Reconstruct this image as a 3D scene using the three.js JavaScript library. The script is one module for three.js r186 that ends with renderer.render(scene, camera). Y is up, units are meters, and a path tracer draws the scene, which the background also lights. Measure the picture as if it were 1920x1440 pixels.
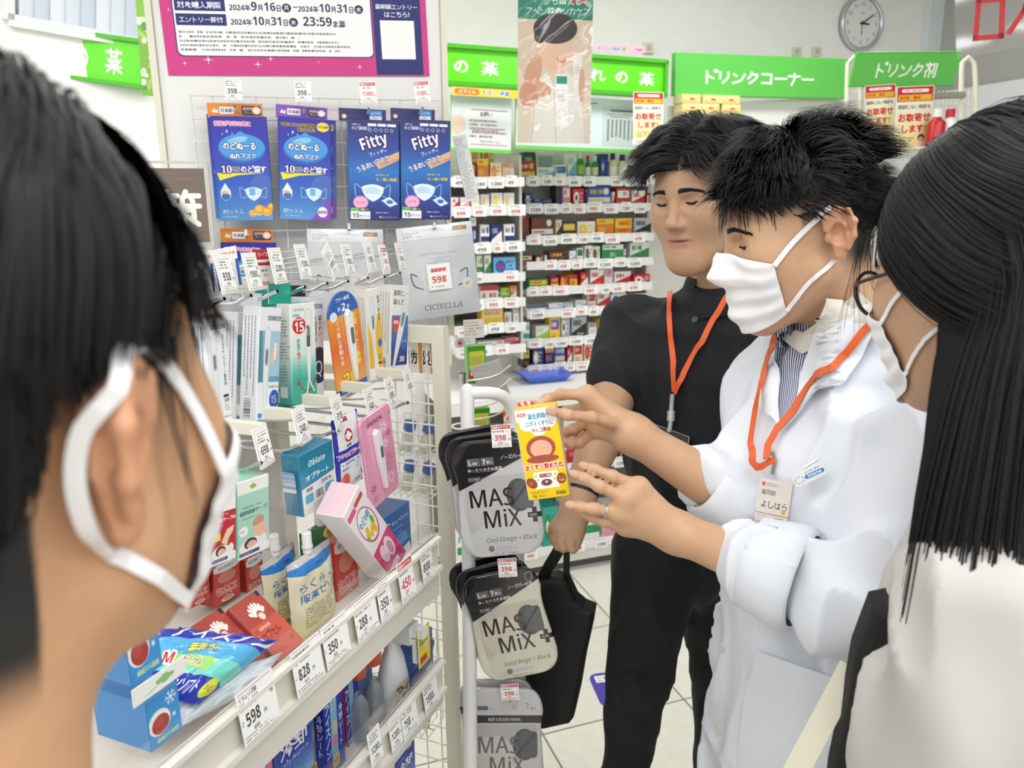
import * as THREE from 'three';
import { mergeGeometries } from 'three/addons/utils/BufferGeometryUtils.js';
import { RectAreaLightUniformsLib } from 'three/addons/lights/RectAreaLightUniformsLib.js';
import { ImprovedNoise } from 'three/addons/math/ImprovedNoise.js';

// ---------- camera, lights, exposure ----------
const scene = new THREE.Scene();
scene.background = new THREE.Color(0x000000);
const camera = new THREE.PerspectiveCamera(53.13, 4 / 3, 0.02, 30);
camera.rotation.order = 'YXZ';
camera.position.set(0, 1.6, 0);
camera.rotation.set(-13.2 * Math.PI / 180, 0, -0.8 * Math.PI / 180);
camera.focus = 1.12; camera.userData.fStop = 7.5;
camera.updateMatrixWorld(true);
const renderer = new THREE.WebGLRenderer({ antialias: true });
renderer.toneMapping = THREE.LinearToneMapping;
renderer.toneMappingExposure = 1.0;
renderer.shadowMap.enabled = true;
RectAreaLightUniformsLib.init();
const CEIL = 2.75, LIGHT_COLOR = 0xfbfcff, LIGHT_LEVEL = 5.6;
// unseen ceiling lamps in rows along the shop's own axis, [along, across] in shop metres from the camera
const LAMP_SPOTS = [];
for (const a of [-2.75, -1.2, 0.35, 1.9]) for (const c of [-2.4, -1.1, 0.1, 2.35]) LAMP_SPOTS.push([a, c]);
const YAW = 19 * Math.PI / 180;                                  // the shop's back wall, turned from the picture plane
const EX = new THREE.Vector3(Math.cos(YAW), 0, -Math.sin(YAW));  // along the back wall
const NZ = new THREE.Vector3(Math.sin(YAW), 0, Math.cos(YAW));   // out of the back wall
const shop = (a, y, c) => new THREE.Vector3().addScaledVector(EX, a).addScaledVector(NZ, -c).setY(y);

// ---------- small helpers ----------
const V = (x = 0, y = 0, z = 0) => new THREE.Vector3(x, y, z);
const UP = V(0, 1, 0);
let seed = 7; const rnd = () => { seed = (seed * 1664525 + 1013904223) >>> 0; return seed / 4294967296; };
const rr = (a, b) => a + (b - a) * rnd(), pick = (a) => a[Math.floor(rnd() * a.length)];
const noise3 = new ImprovedNoise(), nz = (x, y, z) => noise3.noise(x, y, z);
const CAM = camera.position.clone(), CM = camera.matrixWorld;
const ray = (px, py) => V((px - 960) / 1440, -(py - 720) / 1440, -1).transformDirection(CM).divideScalar(1);
const rayU = (px, py) => { const v = V((px - 960) / 1440, -(py - 720) / 1440, -1); const o = V(0, 0, 0).applyMatrix4(CM); return v.applyMatrix4(CM).sub(o); };
const P = (px, py, d) => CAM.clone().addScaledVector(rayU(px, py), d);   // a point d metres deep in the view
const plane = (p0, n, right) => ({ p0, n: n.clone().normalize(), r: right.clone().normalize() });
const hit = (px, py, pl) => { const r = rayU(px, py); const k = pl.p0.clone().sub(CAM).dot(pl.n) / r.dot(pl.n); return CAM.clone().addScaledVector(r, k); };
const used = new Map();
const numbered = (name) => { const n = used.get(name) ?? 0; used.set(name, n + 1); return n ? name + '_' + String(n).padStart(3, '0') : name; };
const sh = (o) => { o.castShadow = true; o.receiveShadow = true; return o; };
function tag(o, label, category, group) { o.userData.label = label; o.userData.category = category; if (group) o.userData.group = group; return o; }
function thing(name, label, category, group) { const o = new THREE.Group(); o.name = numbered(name); scene.add(o); return tag(o, label, category, group); }
function part(name, geo, m, parent, label) { const o = sh(new THREE.Mesh(geo, m)); o.name = name; parent.add(o); if (label) o.userData.label = label; return o; }
function single(name, geo, m, label, category, group) { const o = sh(new THREE.Mesh(geo, m)); o.name = numbered(name); scene.add(o); return tag(o, label, category, group); }
function struct(name, geo, m) { const o = sh(geo ? new THREE.Mesh(geo, m) : new THREE.Group()); o.name = name; scene.add(o); o.userData.kind = 'structure'; return o; }
const lin = (hex) => new THREE.Color(hex);
const M = (color, roughness = 0.5, more = {}) => new THREE.MeshPhysicalMaterial({ color, roughness, side: THREE.DoubleSide, ...more });
const box = (w, h, d, x = 0, y = 0, z = 0) => { const g = new THREE.BoxGeometry(w, h, d); g.translate(x, y, z); return g; };
const clean = (g) => { const o = g.index ? g.toNonIndexed() : g.clone(); for (const k of Object.keys(o.attributes)) if (!['position', 'normal', 'uv'].includes(k)) o.deleteAttribute(k); return o; };
const merge = (list) => mergeGeometries(list.map(clean));
function tube(pts, r, seg = 0, sides = 8, closed = false) {
  const c = pts.length === 2 ? new THREE.LineCurve3(pts[0], pts[1]) : new THREE.CatmullRomCurve3(pts, closed, 'centripetal');
  return new THREE.TubeGeometry(c, seg || (pts.length === 2 ? 1 : pts.length * 5), r, sides, closed);
}
function polyTube(pts, r, sides = 6) { return merge(pts.slice(1).map((p, i) => tube([pts[i], p], r, 1, sides))); }
function basis(o, x, y, z, pos) { const m = new THREE.Matrix4().makeBasis(x, y, z); o.quaternion.setFromRotationMatrix(m); o.position.copy(pos); return o; }
// a rectangle seen at four pixels (tl, tr, br, bl) on a plane: its real size, centre and turn
function quad(pl, q) {
  const [a, b, c, d] = q.map(([x, y]) => hit(x, y, pl)), ctr = a.clone().add(b).add(c).add(d).multiplyScalar(0.25);
  const w = (Math.abs(b.clone().sub(a).dot(pl.r)) + Math.abs(c.clone().sub(d).dot(pl.r))) / 2;
  const dn = d.clone().sub(a).add(c.clone().sub(b)).multiplyScalar(0.5), up = UP.clone().addScaledVector(pl.n, -UP.dot(pl.n)).normalize();
  const h = dn.length(), roll = Math.atan2(dn.dot(pl.r), -dn.dot(up));
  return { w: w * Math.cos(roll), h, ctr, roll, pl, up };
}
function put(o, q, out = 0) {
  const x = q.pl.r.clone(), z = q.pl.n.clone(), y = z.clone().cross(x).normalize();
  basis(o, x, y, z, q.ctr.clone().addScaledVector(z, out)); o.rotateZ(q.roll); return o;
}
const chart = (o, x, y, z) => { o.updateMatrixWorld(true); return V(x, y, z).applyMatrix4(o.matrixWorld); };
// ---------- stroke lettering for the Japanese print (points on a 20 x 20 grid, a..u; ~ marks a curve) ----------
const GLYPH = {
あ:'dfqf ~jbijkr ~oikpfrdohkokromt',い:'~ceckeqhsip ~ofrjrn',う:'~hcmd ~eilgpjooit',え:'~hcmd eiohesjmmrss',お:'dgmf ~icipgsdpilokrnprls perh',
か:'~cglfnikrhr ~icgkds pfsk',き:'efoe ejpi icon ~eogsos',く:'ocfkos',け:'~edckfs ihsh ~ocomlt',こ:'~efpfng ~doergsrs',さ:'dgqf icpn ~eogsps',し:'~fceohsnsrn',
す:'bfsf ~lckkhnflhikkkoht',せ:'bhsg ~ocolmm ~gdgpjsqs',そ:'edpdck ~ckrjjmiqlsps',た:'bflf ~hcflcs kjrj ~kokrnsss',ち:'cfqe ~icfllirmorhs',つ:'~chmfsjpoir',て:'cerd ~rdkiinlrps',
と:'gcij ~pggkdohsqs',な:'cfkf ~hcfjcn oerh ~ninpksgqjorr',に:'~edckes jfrf ~injrsr',ぬ:'~ddglkq ~ldjlfrcofimgrkqrmslppots',ね:'fcft ~bhighgbp ~bplgqiqpmskpss',の:'~keingqdlhfnerkpqls',
は:'~edckes ihrg ~odoplsiqlosr',ひ:'~cfieemhrmqokod ~odplsn',ふ:'~hdmf ~lfjjmolshs ~fncq ~olrp',へ:'ckhfjjsq',ほ:'~edckes jdrd jirh ~odoplsiqlosr',ま:'dfpf ejpj ~kckphseqhnlorr',み:'~eekehoerdnhkrm ~pioomt',
め:'~ddglkq ~ldjlfrcofimgrkqqns',も:'~icgogrlsqpom dgng dlnl',や:'~ckmfrisjnl kcmf ~gdkt',ゆ:'~ddcoelkfriqnkn ~lclmis',よ:'~kckphseqhnlorr kgqg',ら:'hcmd ~fgeljjojqnorhs',り:'~fdelgi ~ndpjomit',
る:'edodem ~emljrmqqktgrhomq',れ:'fcft ~bhighgbp ~bplfohnnorrrtp',ろ:'edodem ~emljrmqqht',わ:'fcft ~bhighgbp ~bpljrlqpls',を:'dfof ~jcelkkmo ~rigojsrs',ん:'~kccsijlkmrprtl',
ア:'cdrdqgmk ~klipds',イ:'qckjcn ljlt',ウ:'kckf dfdk dfrf ~rfqlis',エ:'deqe kekr brsr',オ:'bgsg mcmt mgcr',カ:'cfqfpqms ~icgkcs',キ:'dgqe cmrk icmt',ク:'~icgidl hfqf ~qfolfs',ケ:'~gccj fgrg ~ngmmgs',コ:'deqe qeqs drqr',
サ:'bgsg gcgm ~ocnmgs',シ:'cegg bjfl ~csnosf',ス:'deqe ~qekmcs lnrs',セ:'bhsgnk gcgqhsqs',ソ:'ddgj ~rdplgs',タ:'~icgidl hfqf ~qfolfs hkol',チ:'~pckedf bksk ~kekois',ツ:'ddfj jcli ~rdplgs',テ:'edpd bisi ~kiioes',ト:'gcgt gipm',
ナ:'bgsg ~kckkgt',ニ:'dfqf bqsq',ノ:'~qckkcs',ハ:'~hdgkbr ~lcpkss',ヒ:'ecepgrrr ejqg',フ:'cdrd ~rdplgt',ヘ:'ckhfjjsq',ホ:'bfsf kckt ~gjelbo ~njplso',マ:'cdrd ~rdpilm hjmp',メ:'~pcmlcs egns',ヤ:'bisfom gckt',ユ:'eeoenq bqsq',ヨ:'deqeqs djqj drqr',
ラ:'edpd ciri ~riplgs',リ:'edem ~pdpkis',ル:'~gdgjbs lclrsl',レ:'ecer ~erlpsk',ロ:'deqeqrdrde',ン:'dfhi ~csnosf',ー:'cksk',
薬:'bese gcgg ncng hhnhnnhnhh hknk djfl rjpl boso kmkt ~jocs ~lpss',時:'bdhdhqbqbd bjhj jfsf nbni jisi jmsm pipsnt lplr',間:'ccct ccicigcg lcrcrt lclglg gjnjnrgrgj gnnn',潤:'bddf bhdj bsfn gcgt gckckg ncscst ncng ikqk ioqo isqs mkms',
年:'gcci ffrf gkqk gkgo boso kfkt',月:'fcpcpt ~fcfmcs fhph fmpm',日:'ecpcpsesec ekpk',木:'bhsh kckt ~khgncr ~khonsr',入:'hcjc ~jckmbs ~kglmss',本:'bgsg kckt ~kggmcq ~kgomsq gppp',大:'bhsh ~kckkcs ~kilnss',正:'cdrd kdks kkqk ekes bsss',
不:'cdrd ~kdhjcm khkt kjqn',安:'kbkd cgcdrdrg bkrk ~kgimcs ~ejkoqs',円:'cdct cdrdrt kdkk ckrk',取:'bdkd dddp idit dihi dmim bqkp lfrf ~rfpmks ~lhomss',寄:'kbkd cfcdrdrf ehph ~kfgj ~kgpk blsl fnknkrfrfn plptns',枚:'bhkh fcft fhbn fhjm ~lckj lgsg ~qgolis ~kjnosss',
返:'cbee bieidq ~bsdqjsts hdqd hdgm hhpholhq ijoo',知:'~dbbg ceje bjkj ~gecs gljp lesesrlrle',服:'ccicit ccbs chih cmim ldrdrh ldlt ~llrlls ~mlorss',冷:'cdeg bsfm ~mbiigk ~mbphtk jkoj jnqnnr mnmt',却:'bfkf gcgl blkl ~glccs ioks bsjr ndnt ndsdso',飲:'~fbbg ~fbjg dhihinen dkik dhdr dshr ~mckh lfsf sfri ~ohnmks ~omqqts',
防:'cbct cbgbeghjdl mbme hfsf ~lfkmgs ljrjqrms',災:'~fbdffj ~kbifkj ~pbnfpj fldp plno ~kkknds ~knnrss',風:'~dcdnbs dcpcpmsssp fhnhnmfmfh ffoe jfjq fqoq',味:'bfgfgnbnbf jgrg ilsl nbnt ~nlkphs ~nlqpts',対:'fbff bfkf ~ifbs djjs lfsf qbqsos mjok',象:'~icdg hdmdkg fgpgpkfkfg kgkk ~jkcp ~klmplt ~loss',購:'bdhdhnbnbd bghg bkhk dncr gnir kdsd kgsg mbmi qbqi jisi kkrkrt kkkt knrn oiot',
期:'bdkd ebep jbjp ehjh eljl bpkp dqbt iqkt ncscst ncmr nhsh nmsm',切:'bijg eberir ldsdqsns ~oells',無:'~fbch dfqf bksk gfgo kfko ofoo boso cqbt hqht mqmt qqst',剤:'gbgd bdmd ~jeelbm ~deiklm dldt jljt ocop scstqt',策:'dbbf cdid fdgg mbkf ldsd odpg bisi egeo ekpkpo kgkt ~kmdr ~kmrr',生:'~gcdh fgqg kckt elpl bsss',付:'~gbbj ehet ihsh pcpsns klmn',
};
const SMALL = { っ: 'つ', ャ: 'ヤ', ュ: 'ユ', ョ: 'ヨ', ッ: 'ツ', ァ: 'ア', ィ: 'イ', ェ: 'エ', ォ: 'オ', ゃ: 'や', ょ: 'よ' };
const DAKU = Object.fromEntries([...'がかぎきぐくげけごこざさじしずすぜせぞそだたどとべへばはぶふぼほびひガカギキグクゲケゴコザサジシズスゼセダタデテドトバハビヒブフベヘボホ'].join('').match(/../gu).map((p) => [...p]));
const HAN = { パ: 'ハ', ピ: 'ヒ', プ: 'フ', ペ: 'ヘ', ポ: 'ホ', ぱ: 'は', ぽ: 'ほ' };
function strokesOf(ch) {
  let b = DAKU[ch] ?? HAN[ch] ?? SMALL[ch] ?? ch, src = GLYPH[b];
  if (!src) { // dense characters too small to read in the photograph: a close weave of bars
    const c = ch.codePointAt(0), a = ['bdsd', 'bisi', 'bnsn', 'cscq'], v = [['ectc', 'fbfs', 'obos'], ['hbht', 'ncns'], ['kbkt', 'ddds', 'rdrs']][c % 3];
    src = a.concat(v).join(' ') + [' djhl', ' ~knds', ' loss', ' cqrq'][c % 4];
  }
  return src.split(' ').map((s) => { const cu = s[0] === '~', t = cu ? s.slice(1) : s, pts = []; for (let i = 0; i + 1 < t.length; i += 2) pts.push([t.charCodeAt(i) - 97, t.charCodeAt(i + 1) - 97]); return { cu, pts }; });
}
function inkStroke(g, pts, cu) {
  g.moveTo(...pts[0]);
  if (!cu || pts.length < 3) { for (const p of pts.slice(1)) g.lineTo(...p); return; }
  for (let i = 0; i < pts.length - 1; i++) {
    const a = pts[Math.max(0, i - 1)], b = pts[i], c = pts[i + 1], d = pts[Math.min(pts.length - 1, i + 2)];
    g.bezierCurveTo(b[0] + (c[0] - a[0]) / 6, b[1] + (c[1] - a[1]) / 6, c[0] - (d[0] - b[0]) / 6, c[1] - (d[1] - b[1]) / 6, c[0], c[1]);
  }
}
const isJ = (c) => c.codePointAt(0) > 0x2fff || c === 'ー';
// x, y is the left end of the line at mid-height (or the top centre when set vertically)
function jt(g, text, x, y, size, o = {}) {
  const { color = '#222', weight = 0.12, vertical = false, outline, ow = 0.16, sx = 1, align = 'left', gap = 1, serif } = o, chars = [...text];
  const adv = chars.map((c) => { if (isJ(c)) return size * sx * gap; g.font = 'bold ' + size * 1.02 + 'px ' + (serif ? 'serif' : 'sans-serif'); return g.measureText(c).width * sx; });
  const total = adv.reduce((a, b) => a + b, 0);
  if (!vertical && align === 'center') x -= total / 2;
  if (!vertical && align === 'right') x -= total;
  for (const pass of outline ? [1, 0] : [0]) {
    let cx = x, cy = y;
    chars.forEach((c, i) => {
      g.save(); g.lineCap = g.lineJoin = 'round'; g.strokeStyle = g.fillStyle = pass ? outline : color;
      if (isJ(c) || c === '!' && 0) {
        const sm = SMALL[c] ? 0.72 : 1, s = size / 20 * sm;
        if (vertical) g.translate(cx - size / 2 * sx + (SMALL[c] ? size * 0.2 : 0), cy + (SMALL[c] ? 0 : 0)); else g.translate(cx, cy - size / 2 + (SMALL[c] ? size * 0.26 : 0));
        if (vertical && c === 'ー') { g.translate(size / 2 * sx, size / 2); g.rotate(Math.PI / 2); g.translate(-size / 2, -size / 2); }
        g.scale(s * sx, s);
        g.lineWidth = 20 * (weight + (pass ? ow : 0)); g.beginPath();
        for (const k of strokesOf(c)) inkStroke(g, k.pts, k.cu);
        if (DAKU[c]) { g.moveTo(16.4, 0.5); g.lineTo(17.6, 3); g.moveTo(18.8, -0.4); g.lineTo(20, 2); }
        if (HAN[c]) { g.moveTo(20, 2); g.arc(18.3, 2, 1.7, 0, 6.3); }
        g.stroke();
      } else {
        g.font = 'bold ' + size * 1.02 + 'px ' + (serif ? 'serif' : 'sans-serif'); g.textBaseline = 'alphabetic'; g.translate(vertical ? cx - adv[i] / 2 : cx, vertical ? cy + size * 0.85 : cy + size * 0.37); g.scale(sx, 1);
        if (pass) { g.lineWidth = size * ow * 1.3; g.strokeText(c, 0, 0); } else g.fillText(c, 0, 0);
      }
      g.restore();
      if (vertical) cy += size * (gap || 1); else cx += adv[i];
    });
  }
  return total;
}
const en = (g, t, x, y, size, color = '#222', o = {}) => { g.save(); g.font = (o.w ?? 'bold') + ' ' + size + 'px ' + (o.f ?? 'sans-serif'); g.textAlign = o.a ?? 'left'; g.textBaseline = 'middle'; g.fillStyle = color; g.translate(x, y); g.rotate(o.r ?? 0); g.transform(o.sx ?? 1, 0, o.sk ?? 0, 1, 0, 0); if (o.ol) { g.strokeStyle = o.ol; g.lineWidth = o.olw ?? size * 0.2; g.lineJoin = 'round'; g.strokeText(t, 0, 0); } g.fillText(t, 0, 0); g.restore(); };
const fillR = (g, x, y, w, h, c, r = 0) => { g.fillStyle = c; g.beginPath(); g.roundRect(x, y, w, h, r); g.fill(); };
const disc = (g, x, y, rx, ry, c, rot = 0) => { g.fillStyle = c; g.beginPath(); g.ellipse(x, y, rx, ry, rot, 0, 7); g.fill(); };
const ring = (g, x, y, rx, ry, c, lw, a0 = 0, a1 = 7) => { g.strokeStyle = c; g.lineWidth = lw; g.beginPath(); g.ellipse(x, y, rx, ry, 0, a0, a1); g.stroke(); };
const poly = (g, pts, c) => { g.fillStyle = c; g.beginPath(); pts.forEach(([x, y], i) => (i ? g.lineTo(x, y) : g.moveTo(x, y))); g.closePath(); g.fill(); };
const line = (g, pts, c, lw, cu) => { g.strokeStyle = c; g.lineWidth = lw; g.lineCap = g.lineJoin = 'round'; g.beginPath(); inkStroke(g, pts, cu); g.stroke(); };
// lines of print too fine to read
function fine(g, x, y, w, h, rows, c = '#666', fill = 0.5) {
  const rh = h / rows; g.fillStyle = c;
  for (let i = 0; i < rows; i++) { let cx = x; const end = x + w * rr(0.6, 1); while (cx < end) { const cw = rh * rr(0.3, 0.8); if (rnd() > 0.12) { g.globalAlpha = rr(0.5, 0.95); g.fillRect(cx, y + i * rh + rh * (1 - fill) / 2, Math.min(cw, end - cx), rh * fill); } cx += cw + rh * 0.18; } }
  g.globalAlpha = 1;
}
function bars(g, x, y, w, h, vert) { fillR(g, x, y, w, h, '#fff'); g.fillStyle = '#222'; let p = 2; const L = vert ? h : w; while (p < L - 3) { const t = 1 + Math.floor(rnd() * 3); if (vert) g.fillRect(x + 2, y + p, w - 4, t); else g.fillRect(x + p, y + 2, t, h - 4); p += t + 1 + Math.floor(rnd() * 3); } }
const grad = (g, x0, y0, x1, y1, ...cs) => { const k = g.createLinearGradient(x0, y0, x1, y1); cs.forEach((c, i) => k.addColorStop(i / (cs.length - 1), c)); return k; };

// ---------- print atlas ----------
const PAGES = [];
function newPage() {
  const c = document.createElement('canvas'); c.width = c.height = 2048; const g = c.getContext('2d'); g.fillStyle = '#fff'; g.fillRect(0, 0, 2048, 2048);
  const t = new THREE.CanvasTexture(c); t.colorSpace = THREE.SRGBColorSpace; t.anisotropy = 8;
  const p = { g, x: 4, y: 4, row: 0, gloss: M(0xffffff, 0.32, { map: t, clearcoat: 0.25, clearcoatRoughness: 0.25 }), matte: M(0xffffff, 0.75, { map: t }), paper: M(0xffffff, 0.6, { map: t }), film: M(0xffffff, 0.22, { map: t, clearcoat: 0.5, clearcoatRoughness: 0.12 }) };
  PAGES.push(p); return p;
}
function art(w, h, draw) {
  w = Math.ceil(w); h = Math.ceil(h);
  let p = PAGES[PAGES.length - 1] ?? newPage();
  if (p.x + w + 4 > 2036) { p.x = 4; p.y += p.row + 6; p.row = 0; }
  if (p.y + h + 4 > 2048) p = newPage();
  const g = p.g; g.save(); g.beginPath(); g.rect(p.x, p.y, w, h); g.clip(); g.translate(p.x, p.y); draw(g, w, h); g.restore();
  const r = { p, u0: (p.x + 0.5) / 2048, u1: (p.x + w - 0.5) / 2048, v1: 1 - (p.y + 0.5) / 2048, v0: 1 - (p.y + h - 0.5) / 2048 };
  p.x += w + 6; p.row = Math.max(p.row, h); return r;
}
const swatches = new Map();
const swatch = (c, like) => { const p = like?.p ?? PAGES[PAGES.length - 1] ?? newPage(), k = c + PAGES.indexOf(p); if (!swatches.has(k)) swatches.set(k, swatchOn(p, c)); return swatches.get(k); };
function swatchOn(p, c) { if (!p.sw) p.sw = 0; const i = p.sw++, x = 2040 - 0, s = 6; const px = 2048 - 8, py = 2048 - 8 * (i + 1); p.g.fillStyle = c; p.g.fillRect(px, py, 8, 8); return { p, u0: (px + 3) / 2048, u1: (px + 5) / 2048, v1: 1 - (py + 3) / 2048, v0: 1 - (py + 5) / 2048 }; }
const uvIn = (a, s, t) => [a.u0 + (a.u1 - a.u0) * s, a.v0 + (a.v1 - a.v0) * t];
function remap(geo, a) { const u = geo.attributes.uv; for (let i = 0; i < u.count; i++) { const [s, t] = uvIn(a, u.getX(i), u.getY(i)); u.setXY(i, s, t); } return geo; }
// maps x, y of a flat-fronted shape into an art rectangle
function planarUV(geo, a, x0, x1, y0, y1) { const p = geo.attributes.position, u = new Float32Array(p.count * 2); for (let i = 0; i < p.count; i++) { const [s, t] = uvIn(a, Math.min(1, Math.max(0, (p.getX(i) - x0) / (x1 - x0))), Math.min(1, Math.max(0, (p.getY(i) - y0) / (y1 - y0)))); u[i * 2] = s; u[i * 2 + 1] = t; } geo.setAttribute('uv', new THREE.BufferAttribute(u, 2)); return geo; }
// a carton with chamfered edges: front face at z = 0, centred in x and y; faces: front, back, left, right, top, bottom
function carton(w, h, d, f, c = 0.0007) {
  const pos = [], uv = [], A = (k) => f[k] ?? f.side ?? f.front;
  const F = [['front', [1, 0, 0], [0, 1, 0], [0, 0, 1], w, h, d], ['back', [-1, 0, 0], [0, 1, 0], [0, 0, -1], w, h, d], ['left', [0, 0, 1], [0, 1, 0], [-1, 0, 0], d, h, w], ['right', [0, 0, -1], [0, 1, 0], [1, 0, 0], d, h, w], ['top', [1, 0, 0], [0, 0, -1], [0, 1, 0], w, d, h], ['bottom', [1, 0, 0], [0, 0, 1], [0, -1, 0], w, d, h]];
  const corner = {};
  const q = (a, b, cc, dd, ua) => { for (const [v, t] of [[a, ua[0]], [b, ua[1]], [cc, ua[2]], [a, ua[0]], [cc, ua[2]], [dd, ua[3]]]) { pos.push(v[0], v[1], v[2] - d / 2); uv.push(...t); } };
  for (const [k, r, u, n, W, H, D] of F) {
    const pt = (s, t) => [0, 1, 2].map((i) => r[i] * s * (W / 2 - c) + u[i] * t * (H / 2 - c) + n[i] * D / 2), a = A(k), U = [uvIn(a, 0, 0), uvIn(a, 1, 0), uvIn(a, 1, 1), uvIn(a, 0, 1)];
    const v = [pt(-1, -1), pt(1, -1), pt(1, 1), pt(-1, 1)]; q(...v, U);
    v.forEach((p) => { const key = p.map((x) => (x > 0 ? 1 : 0)).join(''); (corner[key] ??= {})[k] = p; });
    corner[k] = { v, U, k };
  }
  // edges and corners
  const E = [['front', 'right'], ['right', 'back'], ['back', 'left'], ['left', 'front'], ['front', 'top'], ['right', 'top'], ['back', 'top'], ['left', 'top'], ['front', 'bottom'], ['right', 'bottom'], ['back', 'bottom'], ['left', 'bottom']];
  for (const [a, b] of E) { const ks = Object.keys(corner).filter((k) => k.length === 3 && corner[k][a] && corner[k][b]); const [k1, k2] = ks, U = corner[a].U[0], fa = corner[a].v, i1 = fa.indexOf(corner[k1][a]), i2 = fa.indexOf(corner[k2][a]); q(corner[k1][a], corner[k2][a], corner[k2][b], corner[k1][b], [corner[a].U[i1], corner[a].U[i2], corner[a].U[i2], corner[a].U[i1]]); }
  const g = new THREE.BufferGeometry(); g.setAttribute('position', new THREE.Float32BufferAttribute(pos, 3)); g.setAttribute('uv', new THREE.Float32BufferAttribute(uv, 2)); g.computeVertexNormals(); return g;
}
function sheet(w, h, a, th = 0.0006, back) { return carton(w, h, th, { front: a, side: swatch('#f4f4f0', a), back: back ?? swatch('#f4f4f0', a) }, 0.0001); }
// an extruded outline, front face at z = 0, printed with art a
function cut(outline, depth, a, bevel = 0.0006, seg = 2) {
  const s = outline instanceof THREE.Shape ? outline : new THREE.Shape(outline.map(([x, y]) => new THREE.Vector2(x, y)));
  const g = new THREE.ExtrudeGeometry(s, { depth: Math.max(0.0001, depth - 2 * bevel), bevelEnabled: bevel > 0, bevelThickness: bevel, bevelSize: bevel, bevelOffset: -bevel, bevelSegments: seg, curveSegments: 16 });
  g.translate(0, 0, -depth + bevel); g.computeBoundingBox(); const b = g.boundingBox;
  if (a) planarUV(g, a, b.min.x, b.max.x, b.min.y, b.max.y);
  return g;
}
function roundRect(w, h, r, cx = 0, cy = 0) { const s = new THREE.Shape(), x = cx - w / 2, y = cy - h / 2; r = Math.min(r, w / 2, h / 2); s.moveTo(x + r, y); s.lineTo(x + w - r, y); s.quadraticCurveTo(x + w, y, x + w, y + r); s.lineTo(x + w, y + h - r); s.quadraticCurveTo(x + w, y + h, x + w - r, y + h); s.lineTo(x + r, y + h); s.quadraticCurveTo(x, y + h, x, y + h - r); s.lineTo(x, y + r); s.quadraticCurveTo(x, y, x + r, y); return s; }
// shared plain materials
const WHITE = M(0xf2f1ec, 0.45), CREAM = M(0xe9e4d2, 0.45), CHROME = M(0xd8d8d8, 0.18, { metalness: 1 }), WIRE = M(0xeeede8, 0.4), CLEAR = M(0xffffff, 0.05, { transmission: 1, thickness: 0, ior: 1.45 }), BLACK = M(0x101012, 0.5), DARK = M(0x2a2d33, 0.6);
// ---------- the room ----------
const WP = (off) => plane(V().addScaledVector(NZ, -(2.87 + off)), NZ, EX);   // planes parallel to the back wall; off > 0 lies behind the shelf fronts
const acro = (p) => p.dot(EX), WALL_C = 3.34;
const A_R = acro(hit(1752, 60, WP(WALL_C - 2.87))), A_L = -4.2, C_N = -3.4;
function slab(a0, a1, y0, y1, c0, c1) { const g = box(a1 - a0, y1 - y0, c1 - c0); const o = new THREE.Object3D(); basis(o, EX, UP, NZ, shop((a0 + a1) / 2, (y0 + y1) / 2, (c0 + c1) / 2)); o.updateMatrix(); g.applyMatrix4(o.matrix); return g; }
function noiseTex(n, f) { const d = new Uint8Array(n * n * 4); for (let y = 0; y < n; y++) for (let x = 0; x < n; x++) { const c = f(x / n, y / n); d.set(c, (y * n + x) * 4); } const t = new THREE.DataTexture(d, n, n); t.wrapS = t.wrapT = THREE.RepeatWrapping; t.magFilter = THREE.LinearFilter; t.colorSpace = THREE.SRGBColorSpace; t.needsUpdate = true; return t; }
const tnoise = (u, v, f, s) => { const a = u * 6.2832, b = v * 6.2832; return nz(Math.cos(a) * f + s, Math.sin(a) * f + Math.cos(b) * f, Math.sin(b) * f + s * 2); };
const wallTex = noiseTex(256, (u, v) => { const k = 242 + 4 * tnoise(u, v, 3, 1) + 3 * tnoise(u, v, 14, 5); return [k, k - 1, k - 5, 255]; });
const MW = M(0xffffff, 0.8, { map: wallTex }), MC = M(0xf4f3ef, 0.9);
const wallBack = struct('wall_back', slab(A_L, A_R + 0.1, 0, CEIL, WALL_C, WALL_C + 0.1), MW);
struct('wall_left', slab(A_L - 0.1, A_L, 0, CEIL, C_N, WALL_C), MW);
struct('wall_front', slab(A_L - 0.1, A_R + 0.1, 0, CEIL, C_N - 0.1, C_N), MW);
struct('ceiling', slab(A_L - 0.1, A_R + 0.1, CEIL, CEIL + 0.1, C_N - 0.1, WALL_C + 0.1), MC);
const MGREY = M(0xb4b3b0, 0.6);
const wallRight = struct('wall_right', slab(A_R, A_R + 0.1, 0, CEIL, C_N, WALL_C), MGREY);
{ // corner post and the pale band along the right wall
  struct('trim_1', slab(A_R - 0.09, A_R - 0.001, 0, CEIL - 0.001, WALL_C - 0.05, WALL_C - 0.001), M(0xdfe6ea, 0.4));
  struct('trim_2', slab(A_R - 0.03, A_R - 0.001, 1.98, 2.13, C_N + 0.01, WALL_C - 0.06), M(0xe6e9ec, 0.5));
}
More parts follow.
